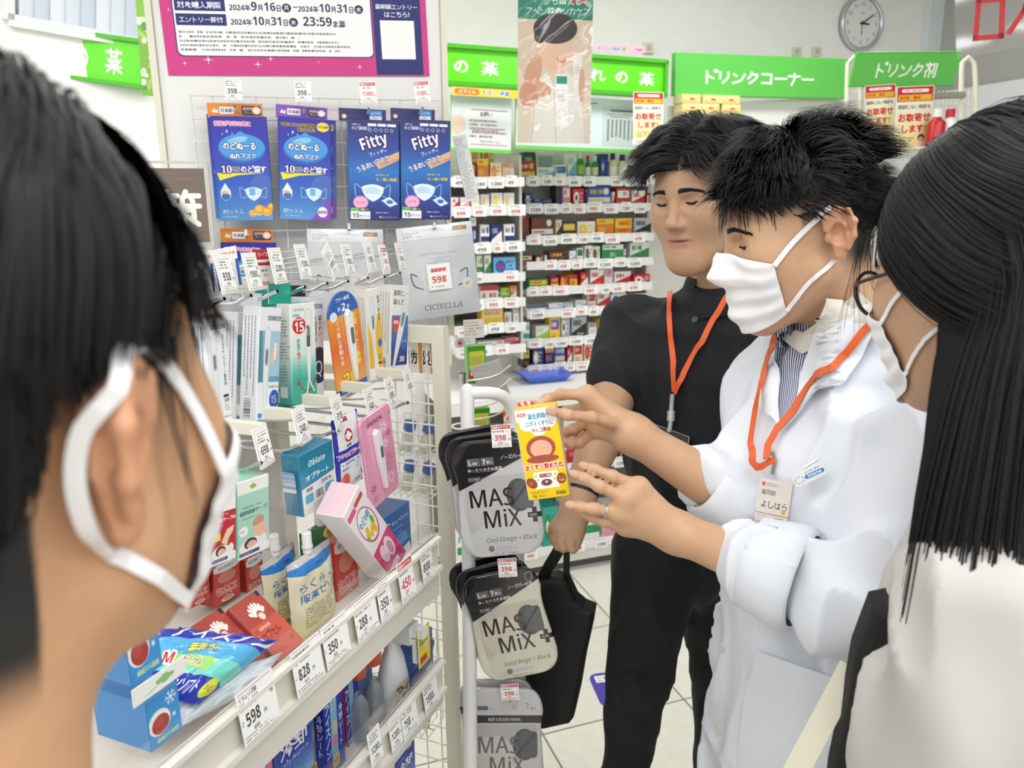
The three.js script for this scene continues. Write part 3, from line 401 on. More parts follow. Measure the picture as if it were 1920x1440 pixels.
{ // counter with drawers and the low shelf beneath
  const o = thing('counter_unit', 'white counter under the wall shelving with a low shelf of goods', 'counter'), pl = WP(0), aL = acro(hit(840, 740, pl)), aR = acro(hit(1330, 740, pl)), top = 0.835;
  part('worktop', slab(aL, aR, top - 0.055, top, 2.85, 3.3), WHITE, o); part('base', slab(aL, aR, 0.05, 0.12, 2.89, 3.3), SHELFM, o); part('kick_plate', slab(aL, aR, 0, 0.05, 2.93, 3.3), BASEM, o);
  part('back_panel', slab(aL, aR, 0.12, top - 0.055, 3.25, 3.29), BACKM, o); part('shelf', slab(aL, aR, 0.48, 0.495, 2.9, 3.25), SHELFM, o); part('price_rail', slab(aL, aR, 0.47, 0.505, 2.888, 2.899), RAILM, o); part('price_rail', slab(aL, aR, 0.105, 0.14, 2.878, 2.889), RAILM, o);
  for (const [y] of [[0.487], [0.122]]) for (let a = aL + 0.05; a < aR - 0.08; a += rr(0.075, 0.12)) { const t = pick(tagArts), m = part('price_tag', sheet(rr(0.05, 0.065), 0.05, t, 0.0008), t.p.paper, o); basis(m, EX, UP, NZ, shop(a, y, y > 0.3 ? 2.884 : 2.874)); }
  const goods = (y, list, w) => list.forEach((code, i) => { const a = design(code), ww = rr(0.05, 0.09), hh = rr(0.13, 0.2), m = single('boxed_goods', carton(ww, hh, 0.1, { front: a, side: swatch(a.base, a) }, 0.001), a.p.gloss, `${NAME[code[0]]} and ${NAME[code[1]]} box, ${ORD[i] ?? 'last'} from left on ${w} shelf under the counter`, 'carton', 'boxed goods under the counter'); basis(m, EX, UP, NZ, shop(aL + 0.06 + i * 0.1, y + hh / 2 + 0.001, 2.93)); });
  goods(0.495, ['kyb', 'rwp', 'Bwk', 'kyr', 'rwr', 'wrp', 'pwr', 'kwb', 'swk', 'rwp'], 'middle'); goods(0.12, ['wgt', 'wtc', 'wrg', 'wgl', 'tgw', 'wcb', 'wgt', 'wpr', 'gwl', 'wcb'], 'lowest');
  // blue tray on the counter
  const t = thing('plastic_tray', 'shallow blue plastic tray on the white counter', 'tray'), q0 = hit(975, 716, plane(V(0, top, 0), UP, EX)), q1 = hit(1068, 712, plane(V(0, top, 0), UP, EX)), w = q0.distanceTo(q1), cc = hit(1021, 713, plane(V(0, top, 0), UP, EX));
  basis(t, EX, UP, NZ, cc.setY(top + 0.001)); const mb = M(0x5b78d8, 0.35), d = 0.15, hh = 0.035, b = 0.03;
  const ringShape = (w0, d0, y0, w1, d1, y1) => { const g = new THREE.BufferGeometry(), c = (w, d, y) => [[-w / 2, y, -d / 2], [w / 2, y, -d / 2], [w / 2, y, d / 2], [-w / 2, y, d / 2]], A = c(w0, d0, y0), B = c(w1, d1, y1), v = []; for (let i = 0; i < 4; i++) { const j = (i + 1) % 4; v.push(...A[i], ...A[j], ...B[j], ...A[i], ...B[j], ...B[i]); } g.setAttribute('position', new THREE.Float32BufferAttribute(v, 3)); g.setAttribute('uv', new THREE.Float32BufferAttribute(new Array(48).fill(0), 2)); g.computeVertexNormals(); return g; };
  part('body', merge([box(w - 2 * b, 0.003, d - 2 * b, 0, 0.0015, 0), ringShape(w - 2 * b, d - 2 * b, 0, w - 0.012, d - 0.012, hh)]), mb, t); part('rim', merge([ringShape(w - 0.012, d - 0.012, hh, w, d, hh), ringShape(w, d, hh, w, d, hh - 0.004)]), mb, t);
}
{ // drink corner: white panel, stacked yellow boxes, and red drink carton tops
  const q = quad(WP(0.1), [[1262, 186], [1592, 190], [1592, 420], [1262, 420]]); const o = single('display_board', box(q.w, q.h, 0.02), WHITE, 'plain white display back below the drink corner sign', 'board'); put(o, q, -0.02);
  const ya = art(120, 60, (g, w, h) => { fillR(g, 0, 0, w, h, '#ecd98c'); fillR(g, 0, 4, w, 8, '#f6edc8'); fillR(g, 50, 26, 30, 12, '#c03a2c'); fine(g, 6, 44, 100, 10, 1, '#a88a40'); });
  const sh1 = hit(1330, 227, WP(0.0)).y; const sp = thing('display_shelf', 'small white shelf carrying the stacked yellow boxes', 'shelf'); part('board', slab(acro(hit(1270, 230, WP(0))), acro(hit(1400, 230, WP(0))), sh1 - 0.02, sh1 - 0.001, 2.86, 2.96), WHITE, sp);
  for (let k = 0; k < 3; k++) for (let j = 0; j < 3; j++) { const x0 = 1280 + k * 37, p0 = hit(x0, 220, WP(0)), p1 = hit(x0 + 35, 220, WP(0)), w = acro(p1) - acro(p0), hh = 0.034; const m = single('flat_box', carton(w, hh, 0.07, { front: ya, side: swatch('#ead9a0', ya) }, 0.002), ya.p.matte, `pale yellow flat box, ${['bottom', 'middle', 'top'][j]} of the ${['left', 'middle', 'right'][k]} stack under the drink corner sign`, 'box', 'stacked yellow boxes'); basis(m, EX, UP, NZ, shop(acro(p0) + w / 2 + rr(-0.006, 0.006), sh1 + hh / 2 + j * (hh + 0.0005), 2.875)); }
}
{ // wire rack with rounded end frames under the tilted drink sign
  const o = thing('wire_rack', 'cream wire rack with rounded end frames behind the spiky black hair', 'rack'), d = 2.6, fr = [];
  const U = (px0, px1, yb) => tube([P(px0, yb, d), P(px0 + 1, 140, d), P(px0 + 3, 116, d), P((px0 + px1) / 2, 108, d), P(px1 - 3, 116, d), P(px1, 140, d), P(px1, yb, d)], 0.0085, 40, 8);
  part('end_frame', U(1588, 1612, 420), CREAM, o); part('end_frame', U(1802, 1828, 420), CREAM, o);
  const g = []; for (let i = 0; i < 9; i++) { const x = 1760 + i * 8; g.push(tube([P(x, 170, d + 0.06), P(x - 4, 330, d + 0.06)], 0.002, 1, 5)); } for (let y = 175; y < 330; y += 22) g.push(tube([P(1600, y - 2, d + 0.06), P(1826, y, d + 0.06)], 0.002, 1, 5)); part('mesh', merge(g), CREAM, o); part('shelf_tray', tube([P(1700, 182, 2.58), P(1808, 178, 2.58)], 0.012, 1, 6), M(0x9a968a, 0.5), o);
  const can = (px, py, code, l) => { const r = 0.028, t = thing('drink_bottle', l, 'bottle'); t.position.copy(P(px, py, 2.5)); part('body', bottleGeo(r, 0.12), M(COL[code[0]], 0.25), t); const c = new THREE.CylinderGeometry(r * 0.5, r * 0.5, 0.025, 14); c.translate(0, 0.105, 0); part('cap', c, M(COL[code[1]], 0.4), t); };
  const tr = thing('rack_shelf', 'cream wire shelf under the drink bottles in the rack', 'shelf'); tr.position.copy(P(1752, 276, 2.5)); part('board', box(0.3, 0.006, 0.1, -0.02, -0.004, 0), CREAM, tr);
  can(1752, 276, 'rw', 'red drink bottle beside the rightmost order notice'); can(1775, 276, 'wr', 'white drink bottle behind the woman’s hair');
}
// ---------- price cards and hooks ----------
const DD = V(Math.sin(22.5 * Math.PI / 180), 0, -Math.cos(22.5 * Math.PI / 180)), NN = V(Math.cos(22.5 * Math.PI / 180), 0, Math.sin(22.5 * Math.PI / 180));
const G0 = V(-0.276, 0, -0.725);                                   // a point on the front edge of the near shelving
const GP = (t) => plane(G0.clone().addScaledVector(NN, t), NN, DD); // planes parallel to that front
const G = (s, y, t) => G0.clone().addScaledVector(DD, s).addScaledVector(NN, t).setY(y);
const sOf = (p) => p.clone().sub(G0).dot(DD);
function gslab(s0, s1, y0, y1, t0, t1) { const g = box(s1 - s0, y1 - y0, t1 - t0), o = new THREE.Object3D(); basis(o, DD, UP, NN, G((s0 + s1) / 2, (y0 + y1) / 2, (t0 + t1) / 2)); o.updateMatrix(); return g.applyMatrix4(o.matrix); }
const BN = V(Math.sin(0.245), 0, Math.cos(0.245)), BR = V(Math.cos(0.245), 0, -Math.sin(0.245)), B0 = P(590, 300, 1.55);
const BP = (off) => plane(B0.clone().addScaledVector(BN, off), BN, BR);
const cards = new Map();
function card(price, o = {}) {
  const key = price + JSON.stringify(o); if (cards.has(key)) return cards.get(key);
  const c = o.red ? '#d0323a' : '#333';
  const a = art(o.wide ? 160 : 104, 130, (g, w, h) => {
    fillR(g, 0, 0, w, h, '#fcfcfa'); if (o.red) { fillR(g, 4, 4, w - 8, 20, '#c8343a'); jt(g, '店長おすすめ', 8, 14, (w - 14) / 6.4, { color: '#fff', weight: 0.13 }); } else { fillR(g, 8, 5, w - 16, 2, '#d08a8a'); }
    if (o.top) { jt(g, o.top, 8, 18, 13, { color: '#444' }); fine(g, 8, 26, w * 0.7, 24, 2, '#555'); } else fine(g, 8, o.red ? 30 : 12, w * 0.75, o.red ? 16 : 34, o.red ? 1 : 3, '#555', 0.55);
    en(g, String(price), w * 0.14, 74, o.wide ? 44 : String(price).length > 3 ? 36 : 44, c, { sx: 0.86 }); jt(g, '円', w * (o.wide ? 0.62 : 0.84), 84, 13, { color: c }); fine(g, 6, 68, 8, 14, 2, c);
    en(g, String(Math.round(price * 1.1)), w * 0.3, 101, 15, c); fine(g, 8, 108, w - 16, 16, 2, '#777', 0.5); fillR(g, 8, h - 4, w - 16, 1.5, '#d08a8a');
    if (o.leaf) for (const [dx, dy] of [[0, 0], [7, 2], [2, 7], [8, 8]]) disc(g, w - 22 + dx, 44 + dy, 5, 4, '#8cc07a');
  });
  cards.set(key, a); return a;
}
function cardOn(parent, a, w, h, m4) { const m = part('price_card', sheet(w, h, a, 0.0008), a.p.paper, parent); m.applyMatrix4(m4); return m; }
// a chrome display hook whose tip is at pixel (x, y) on plane t, running back to the rear rail; the card hangs at (cx, cy)
function hook(px, py, t, backT, c, label, tilt = 0) {
  const o = thing('display_hook', label, 'hook', 'chrome display hooks'), tip = hit(px, py, GP(t)), s = sOf(tip), y = tip.y;
  const w = [G(s, y, t), G(s, y - 0.004, t - 0.012), G(s, y - 0.012, t - 0.03), G(s, y - 0.014, t - 0.05), G(s, y - 0.012, backT)];
  part('wire', tube(w, 0.0028, 24, 7), CHROME, o);
  const cpos = c ? hit(c[0], c[1], GP(t - 0.01)) : null;
  if (cpos) {
    const H = 0.044, W = 0.034, sc = sOf(cpos); part('tag_arm', tube([G(sc, cpos.y + H * 0.2, t - 0.014), G(sc, cpos.y + H * 0.1, t - 0.04), G(s, y + 0.012, backT)], 0.0016, 16, 6), CHROME, o);
    const m = new THREE.Matrix4().makeBasis(DD, UP, NN).setPosition(cpos); m.multiply(new THREE.Matrix4().makeRotationFromEuler(new THREE.Euler(-0.18, 0.25, tilt)));
    const h = part('tag_holder', box(W + 0.005, H + 0.008, 0.0016, 0, 0.001, -0.0022), M(0xf6f6f2, 0.25), o); h.applyMatrix4(m); cardOn(o, card(c[2], c[3]), W, H, m);
  }
  return o;
}
function flatTag(pl, q4, price, opt, parent, out = 0.002, tilt = 0) { const q = quad(pl, q4), a = card(price, opt), m = part('price_card', sheet(q.w, q.h, a, 0.0008), a.p.paper, parent); put(m, q, out); m.rotateX(tilt); return m; }
// ---------- end board with poster and hanging masks ----------
{
  const q = quad(BP(-0.06), [[272, -80], [824, -80], [840, 640], [352, 640]]);
  const bd = thing('display_board', 'tall white end board carrying the pink poster and the wire grid', 'board'); put(bd, q);
  part('panel', carton(q.w, q.h, 0.03, { front: swatch('#f0f0ee'), side: swatch('#d9d6cc') }, 0.002), PAGES[0].matte, bd).material = M(0xf0f0ee, 0.6);
  part('edge_trim', box(0.012, q.h, 0.04, -q.w / 2 - 0.006, 0, -0.012), CREAM, bd); part('edge_trim', box(0.012, q.h, 0.04, q.w / 2 + 0.006, 0, -0.012), CREAM, bd);
  const pa = art(1000, 420, (g, w, h) => {
    fillR(g, 0, 0, w, h, '#d6408c'); fillR(g, 42, -30, 740, 376, '#2a3274', 24); fillR(g, 46, -30, 732, 372, '#fbfafc', 22); g.strokeStyle = '#2a3274'; g.lineWidth = 4; g.beginPath(); g.roundRect(80, -40, 640, 146, 24); g.stroke(); fine(g, 230, 88, 170, 12, 1, '#777'); fine(g, 440, 84, 260, 12, 1, '#777'); en(g, 'OK!', 590, 80, 52, '#2a3274'); poly(g, [[380, 92], [430, 92], [405, 112]], '#777');
    for (const [y, t, d] of [[150, '対象購入期間', 0], [205, 'エントリー締切', 1]]) { fillR(g, 52, y - 22, 180, 44, '#2a3274'); jt(g, t, 62, y, t.length > 6 ? 22.5 : 26, { color: '#fff', weight: 0.12 }); }
    let x = 246; for (const [t, s] of [['2024', 28], ['年', 26], ['9', 46], ['月', 26], ['16', 44], ['日', 26]]) x += jt(g, t, x, 150 + (s < 40 ? 6 : 0), s, { color: '#23284e', sx: 0.9 }); disc(g, x + 17, 154, 17, 17, '#23284e'); jt(g, '月', x + 6, 154, 22, { color: '#fff' }); x += 40; x += jt(g, '~', x, 150, 34, { color: '#23284e' }); for (const [t, s] of [['2024', 28], ['年', 26], ['10', 44], ['月', 26], ['31', 44], ['日', 26]]) x += jt(g, t, x, 150 + (s < 40 ? 6 : 0), s, { color: '#23284e', sx: 0.9 }); disc(g, x + 17, 154, 17, 17, '#23284e'); jt(g, '木', x + 6, 154, 22, { color: '#fff' });
    x = 246; for (const [t, s] of [['2024', 28], ['年', 26], ['10', 44], ['月', 26], ['31', 44], ['日', 26]]) x += jt(g, t, x, 205 + (s < 40 ? 6 : 0), s, { color: '#23284e', sx: 0.9 }); disc(g, x + 17, 209, 17, 17, '#23284e'); jt(g, '木', x + 6, 209, 22, { color: '#fff' }); x += 52; for (const [t, s] of [['23:59', 48], ['まで', 28]]) x += jt(g, t, x, 205 + (s < 40 ? 8 : 0), s, { color: '#23284e', sx: 0.92 });
    fine(g, 56, 244, 690, 84, 5, '#666', 0.45);
    fillR(g, 786, 108, 190, 306, '#2a3274'); jt(g, '詳細・エントリー', 798, 140, 21, { color: '#fff', weight: 0.12 }); jt(g, 'はこちら!', 830, 170, 24, { color: '#fff', weight: 0.12 }); fillR(g, 812, 194, 136, 156, '#fdfdfd');
    for (const [sx, sy, r] of [[64, 372, 12], [150, 358, 22], [330, 374, 18], [380, 352, 14], [720, 382, 16], [30, 170, 10], [560, 364, 8]]) { poly(g, [[sx - r, sy], [sx - r * 0.1, sy - r * 0.1], [sx, sy - r], [sx + r * 0.1, sy - r * 0.1], [sx + r, sy], [sx + r * 0.1, sy + r * 0.1], [sx, sy + r], [sx - r * 0.1, sy + r * 0.1]], '#ffe9f2'); disc(g, sx, sy, r * 0.18, r * 0.18, '#fff'); }
  });
  const pq = quad(BP(-0.058), [[290, -60], [794, -60], [806, 147], [315, 138]]), po = single('campaign_poster', sheet(pq.w, pq.h, pa), pa.p.paper, 'pink bordered campaign poster with dates at the top of the board', 'poster'); put(po, pq, 0.001);
  // wire grid
  const gq = quad(BP(-0.03), [[357, 172], [822, 195], [838, 640], [402, 640]]), gr = thing('wire_grid', 'white wire grid hung on the end board behind the masks', 'grid'); put(gr, gq); const W = gq.w, H = gq.h, gs = [];
  for (let x = -W / 2; x <= W / 2 + 0.001; x += W / 12) gs.push(tube([V(x, -H / 2, 0), V(x, H / 2, 0)], 0.0018, 1, 6)); part('upright_wires', merge(gs), WIRE, gr); const hs = []; for (let y = H / 2; y > -H / 2; y -= 0.0435) hs.push(tube([V(-W / 2, y, 0.0036), V(W / 2, y, 0.0036)], 0.0018, 1, 6)); part('cross_wires', merge(hs), WIRE, gr);
}
const mouthMask = (g, x, y, s, c1, c2) => { g.save(); g.translate(x, y); g.scale(s, s); line(g, [[-42, -10], [-70, -30], [-66, 20], [-40, 20]], c2, 3, true); line(g, [[42, -10], [68, -28], [64, 22], [40, 18]], c2, 3, true); g.fillStyle = c1; g.beginPath(); g.moveTo(-44, -20); g.quadraticCurveTo(0, -42, 44, -18); g.quadraticCurveTo(46, 20, 0, 40); g.quadraticCurveTo(-44, 22, -44, -20); g.fill(); line(g, [[-40, -4], [0, -14], [40, -2]], c2, 2, true); line(g, [[-36, 10], [0, 2], [36, 10]], c2, 2, true); g.restore(); };
const nodoArt = (orange) => art(330, 600, (g, w, h) => {
  fillR(g, 0, 0, w, h, grad(g, 0, 0, 0, h, '#221ea0', '#2b36b8', '#2e62c4', '#5fa0de')); jt(g, orange ? '乾燥が不安な時に' : '乾燥によるのどの違和感', 20, 40, orange ? 27 : 19, { color: orange ? '#e8608c' : '#3a2c10', outline: orange ? '#fff' : '#f6d22c', weight: 0.15 }); if (!orange) { jt(g, '気になる方に', 120, 66, 19, { color: '#3a2c10', outline: '#f6d22c', weight: 0.15 }); disc(g, 280, 44, 40, 28, '#f6dc2e'); jt(g, 'かぜの季節', 246, 44, 14, { color: '#333' }); }
  disc(g, 172, 180, 142, 84, '#1a6fc0'); disc(g, 172, 174, 136, 76, '#3f9ae2'); poly(g, [[120, 110], [170, 80], [230, 120]], '#3f9ae2'); disc(g, 150, 132, 60, 18, '#8cc8f4', -0.2); for (const [x, y, r] of [[90, 84, 7], [120, 96, 4], [62, 100, 4]]) disc(g, x, y, r, r * 1.3, '#9fd4f6');
  jt(g, 'のどぬーる', 58, 166, 42, { color: '#fff', outline: '#16206e', weight: 0.15, sx: 0.96 }); jt(g, 'ぬれマスク', 96, 224, 32, { color: '#fff', outline: '#16206e', weight: 0.14 }); 
  poly(g, [[10, 322], [300, 322], [130, 336], [24, 366]], '#f6e23a'); en(g, '10', 36, 302, 58, '#fff', { ol: '#16206e', f: 'serif' }); jt(g, '時間', 100, 300, 24, { color: '#16206e', outline: '#fff6a0' }); jt(g, 'のど潤す', 152, 300, 40, { color: '#fff', outline: '#16206e', weight: 0.14 });
  poly(g, [[52, 380], [84, 430], [78, 470], [52, 484], [26, 470], [20, 430]], '#eaf4fb'); disc(g, 52, 452, 30, 30, '#eaf4fb'); disc(g, 52, 460, 26, 20, '#3a6cc0'); disc(g, 46, 436, 22, 9, '#e8b894'); disc(g, 280, 420, 80, 90, '#4a6cc0'); mouthMask(g, 220, 440, 1.15, '#dceef8', '#a9cfe8'); fillR(g, 196, 410, 34, 44, '#66b8e8', 6);
  jt(g, '3セット入', 24, 548, 28, { color: '#eaf4ff', weight: 0.1 }); fine(g, 24, 572, 120, 12, 1, '#cfe2f6');
  if (orange) { for (const [x, y, r] of [[250, 540, 34], [296, 552, 30], [206, 560, 24], [322, 520, 22]]) { disc(g, x, y, r, r * 0.9, '#f0a81e'); disc(g, x - r * 0.2, y - r * 0.2, r * 0.6, r * 0.5, '#f8c648'); } jt(g, 'ゆず&かりん', 190, 566, 20, { color: '#fff', outline: '#b8680c' }); } else { poly(g, [[200, 600], [330, 460], [330, 600]], '#8a4cb8'); disc(g, 276, 550, 32, 32, '#f6f4fa'); jt(g, '無香料', 246, 550, 20, { color: '#7a3fae' }); }
});
const nodoHead = (c) => art(330, 90, (g, w, h) => { fillR(g, 0, 0, w, h, c); poly(g, [[24, 56], [40, 30], [52, 44], [66, 34], [60, 62], [40, 58]], '#fff3e0'); fillR(g, 72, 22, 84, 44, '#fff', 4); jt(g, '日本製', 78, 44, 24, { color: '#2a2a66', weight: 0.12 }); fillR(g, 204, 14, 116, 60, '#26205e', 10); jt(g, '就寝用', 212, 32, 20, { color: '#f6d8a0' }); jt(g, 'プリーツ', 212, 56, 18, { color: '#f6e23a' }); disc(g, 292, 42, 26, 24, '#fbe6d0'); ring(g, 292, 42, 26, 24, c, 3); disc(g, 292, 44, 16, 12, '#fff'); });
const nodoO = nodoArt(true), nodoP = nodoArt(false), headO = nodoHead('#ec8c2c'), headP = nodoHead('#8a4cc0');
const fittyArt = art(300, 600, (g, w, h) => {
  fillR(g, 0, 0, w, h, grad(g, 0, 0, 0, h, '#1a1d66', '#1f3f9c', '#2277c8', '#1d4fa8', '#181c70')); fine(g, 24, 20, 60, 18, 1, '#dfe6ff'); jt(g, 'のど・鼻に', 20, 50, 22, { color: '#eef2ff', weight: 0.1 }); for (let i = 0; i < 3; i++) fillR(g, 116 + i * 58, 20, 52, 16, '#eef2ff', 3); for (let i = 0; i < 5; i++) ring(g, 130 + i * 32, 58, 9, 9, '#c8d6f6', 3);
  en(g, 'Fitty', 66, 152, 96, '#fff', { r: -0.32, sx: 0.8, ol: '#1a1d66' }); g.save(); g.translate(120, 208); g.rotate(-0.32); jt(g, 'フィッティ', 0, 0, 24, { color: '#fff' }); g.restore(); poly(g, [[150, 250], [300, 180], [300, 232], [180, 290]], '#e2b48c'); g.save(); g.translate(44, 300); g.rotate(-0.4); jt(g, 'うるおいマスク', 0, 0, 36, { color: '#fff', outline: '#1a2c80', weight: 0.14, sx: 0.85 }); g.restore();
  g.save(); g.translate(186, 268); g.rotate(-0.4); jt(g, 'シルクトーション', 0, 0, 16, { color: '#6a3c28' }); g.restore(); jt(g, 'たっぷり加湿', 160, 352, 21, { color: '#f6e04a', outline: '#1a4c98' }); fine(g, 160, 318, 100, 14, 1, '#f6e04a'); mouthMask(g, 140, 428, 1.5, '#e9f4fb', '#9fc8e4'); disc(g, 136, 420, 40, 22, '#bfe2f4'); disc(g, 66, 494, 46, 40, '#e58ac0'); disc(g, 66, 494, 40, 34, '#f4b6da'); jt(g, 'ふつう', 40, 494, 18, { color: '#c03a8c' }); poly(g, [[190, 480], [240, 456], [290, 500], [240, 520]], '#dcecf8'); disc(g, 240, 488, 20, 12, '#3f6cc0');
  fillR(g, 4, 530, 118, 66, '#f2f6fa'); fillR(g, 4, 526, 50, 22, '#6cc06a'); fillR(g, 54, 526, 68, 22, '#2a2a2e'); jt(g, 'ホワイト', 58, 537, 15, { color: '#fff' }); en(g, '15', 14, 574, 38, '#2b2b33'); jt(g, 'セット入', 58, 576, 15, { color: '#333' }); fine(g, 136, 548, 150, 14, 1, '#dfe8fa'); jt(g, 'ムレにくいフィット', 176, 582, 12, { color: '#fff' });
});
const fittyHead = art(300, 76, (g, w, h) => { fillR(g, 0, 0, w, h, '#1b1e6a'); disc(g, 34, 48, 16, 14, '#e6b48a'); disc(g, 34, 50, 8, 8, '#fff'); fillR(g, 192, 6, 84, 62, '#2f8ed8', 6); jt(g, 'ふつう', 200, 24, 22, { color: '#fff', weight: 0.14 }); fillR(g, 196, 42, 76, 22, '#fff', 3); fine(g, 202, 46, 64, 14, 1, '#333'); });
// a carton hung by a header tab: front face by pixels on a plane
function hung(name, label, cat, pl, q4, depth, a, faces, tabQ, tabArt, grp, mat = 'gloss') {
  const q = quad(pl, q4), o = thing(name, label, cat, grp); put(o, q);
  part('carton', carton(q.w, q.h, depth, { front: a, ...faces }, 0.0008), a.p[mat], o);
  if (tabQ) { const t = quad(pl, tabQ), m = part('hang_tab', sheet(t.w, t.h, tabArt, 0.001, swatch('#e8e4d8', tabArt)), tabArt.p.gloss, o); m.position.set(o.worldToLocal ? 0 : 0, 0, 0); o.updateMatrixWorld(true); m.position.copy(o.worldToLocal(t.ctr.clone())); m.position.z = -depth * 0.98 - 0.0004; m.position.y = Math.max(m.position.y, q.h / 2 + t.h / 2 - 0.008); }
  return { o, q };
}
{
  const dk = (c, a) => swatch(c, a), px = 0.018;
  const F = (a, c) => ({ side: dk(c, a), back: dk(c, a) });
  hung('mask_carton', 'blue wet mask carton with an orange header, upper left on the board', 'carton', BP(0.02), [[392, 216], [500, 220], [513, 412], [412, 415]], px, nodoO, F(nodoO, '#2230a0'), [[384, 189], [491, 194], [492, 221], [388, 218]], headO);
  hung('mask_carton', 'blue wet mask carton with an orange header behind its twin', 'carton', BP(-0.001), [[386, 212], [494, 216], [508, 408], [406, 411]], px, nodoO, F(nodoO, '#2230a0'), null);
  hung('mask_carton', 'blue wet mask carton with a purple header and round yellow seal', 'carton', BP(0.02), [[521, 219], [620, 224], [622, 414], [523, 411]], px, nodoP, F(nodoP, '#2230a0'), [[515, 194], [614, 199], [614, 224], [517, 219]], headP);
  hung('mask_carton', 'blue wet mask carton with purple corner peeking out behind its twin', 'carton', BP(-0.001), [[530, 220], [629, 225], [632, 410], [532, 406]], px, nodoP, F(nodoP, '#2230a0'), null);
  hung('mask_carton', 'blue wet mask carton with an orange header on the lower grid row', 'carton', BP(0.01), [[413, 455], [517, 455], [526, 640], [424, 642]], px, nodoO, F(nodoO, '#2230a0'), [[411, 429], [509, 430], [512, 456], [412, 454]], headO);
  hung('mask_carton', 'tall blue mask carton with white slanted lettering beside the purple-headed one', 'carton', BP(0.045), [[650, 223], [749, 226], [749, 413], [657, 413]], 0.045, fittyArt, { side: dk('#2f6cb8', fittyArt) }, [[636, 198], [727, 200], [728, 224], [637, 223]], fittyHead);
  hung('mask_carton', 'tall blue mask carton with white slanted lettering at the board’s right edge', 'carton', BP(0.045), [[751, 224], [844, 225], [845, 410], [752, 413]], 0.045, fittyArt, { side: dk('#2f6cb8', fittyArt) }, [[735, 198], [821, 200], [822, 224], [737, 223]], fittyHead);
  // price cards on grid hooks
  [[[419, 145], [451, 148], [455, 188], [423, 190], 398, {}, 'orange-headed wet masks'], [[551, 150], [581, 152], [585, 191], [554, 192], 398, {}, 'purple-headed wet masks'], [[673, 152], [704, 154], [707, 193], [677, 194], 1380, { red: 1 }, 'left tall mask carton'], [[774, 151], [803, 152], [808, 192], [780, 193], 1380, { red: 1 }, 'right tall mask carton']].forEach(([a, b, c, d, pr, op, l]) => {
    const o = thing('grid_hook', 'white grid hook with price card above the ' + l, 'hook'); const m = flatTag(BP(0.05), [a, b, c, d], pr, op, o, 0, -0.15);
    const e = m.position; part('wire', tube([e.clone().addScaledVector(UP, -0.03), e.clone().addScaledVector(UP, -0.034).addScaledVector(BN, -0.02), e.clone().addScaledVector(UP, -0.034).addScaledVector(BN, -0.078)], 0.0024, 10, 6), WIRE, o); part('tag_arm', tube([e.clone().addScaledVector(BN, -0.002), e.clone().addScaledVector(BN, -0.078)], 0.0016, 1, 6), WIRE, o);
  });
  for (const [x, y, l] of [[462, 442, 'lower orange-headed carton'], [655, 430, 'grey mask pouch on the left'], [815, 428, 'grey mask pouch on the right']]) { const o = thing('grid_hook', 'short white grid hook holding the ' + l, 'hook'), p = hit(x, y, BP(0.045)); part('wire', merge([tube([p, p.clone().addScaledVector(BN, -0.07)], 0.0028, 1, 7), tube([p, p.clone().addScaledVector(UP, 0.012)], 0.0028, 1, 7)]), WIRE, o); }
}
// grey zip pouches of masks
function pouchGeo(w, h, puff, a, rad = 0.01, nx = 14, ny = 18, out = 0) {
  const g = new THREE.PlaneGeometry(w, h, nx, ny), p = g.attributes.position;
  for (let i = 0; i < p.count; i++) { const u = p.getX(i) / w * 2, v = p.getY(i) / h * 2, e = Math.max(0, 1 - u ** 4) * Math.max(0, 1 - v ** 6); p.setZ(i, puff * e * (1 + 0.35 * nz(u * 2.2 + w * 90, v * 2.6, h * 70)) + 0.002 * nz(u * 7, v * 7, 3)); }
  remap(g, a); const b = g.clone(), q = b.attributes.position; for (let i = 0; i < q.count; i++) q.setZ(i, -q.getZ(i) * 0.6 - 0.0008); b.index.array.reverse(); 
  const m = merge([g, b]); m.computeVertexNormals(); const mm = new THREE.BufferGeometry(); for (const k of ['position', 'uv']) mm.setAttribute(k, m.attributes[k]); return smooth(mm, g, b);
}
function smooth(m, g, b) { g.computeVertexNormals(); b.computeVertexNormals(); return mergeGeometries([clean(g), clean(b)]); }
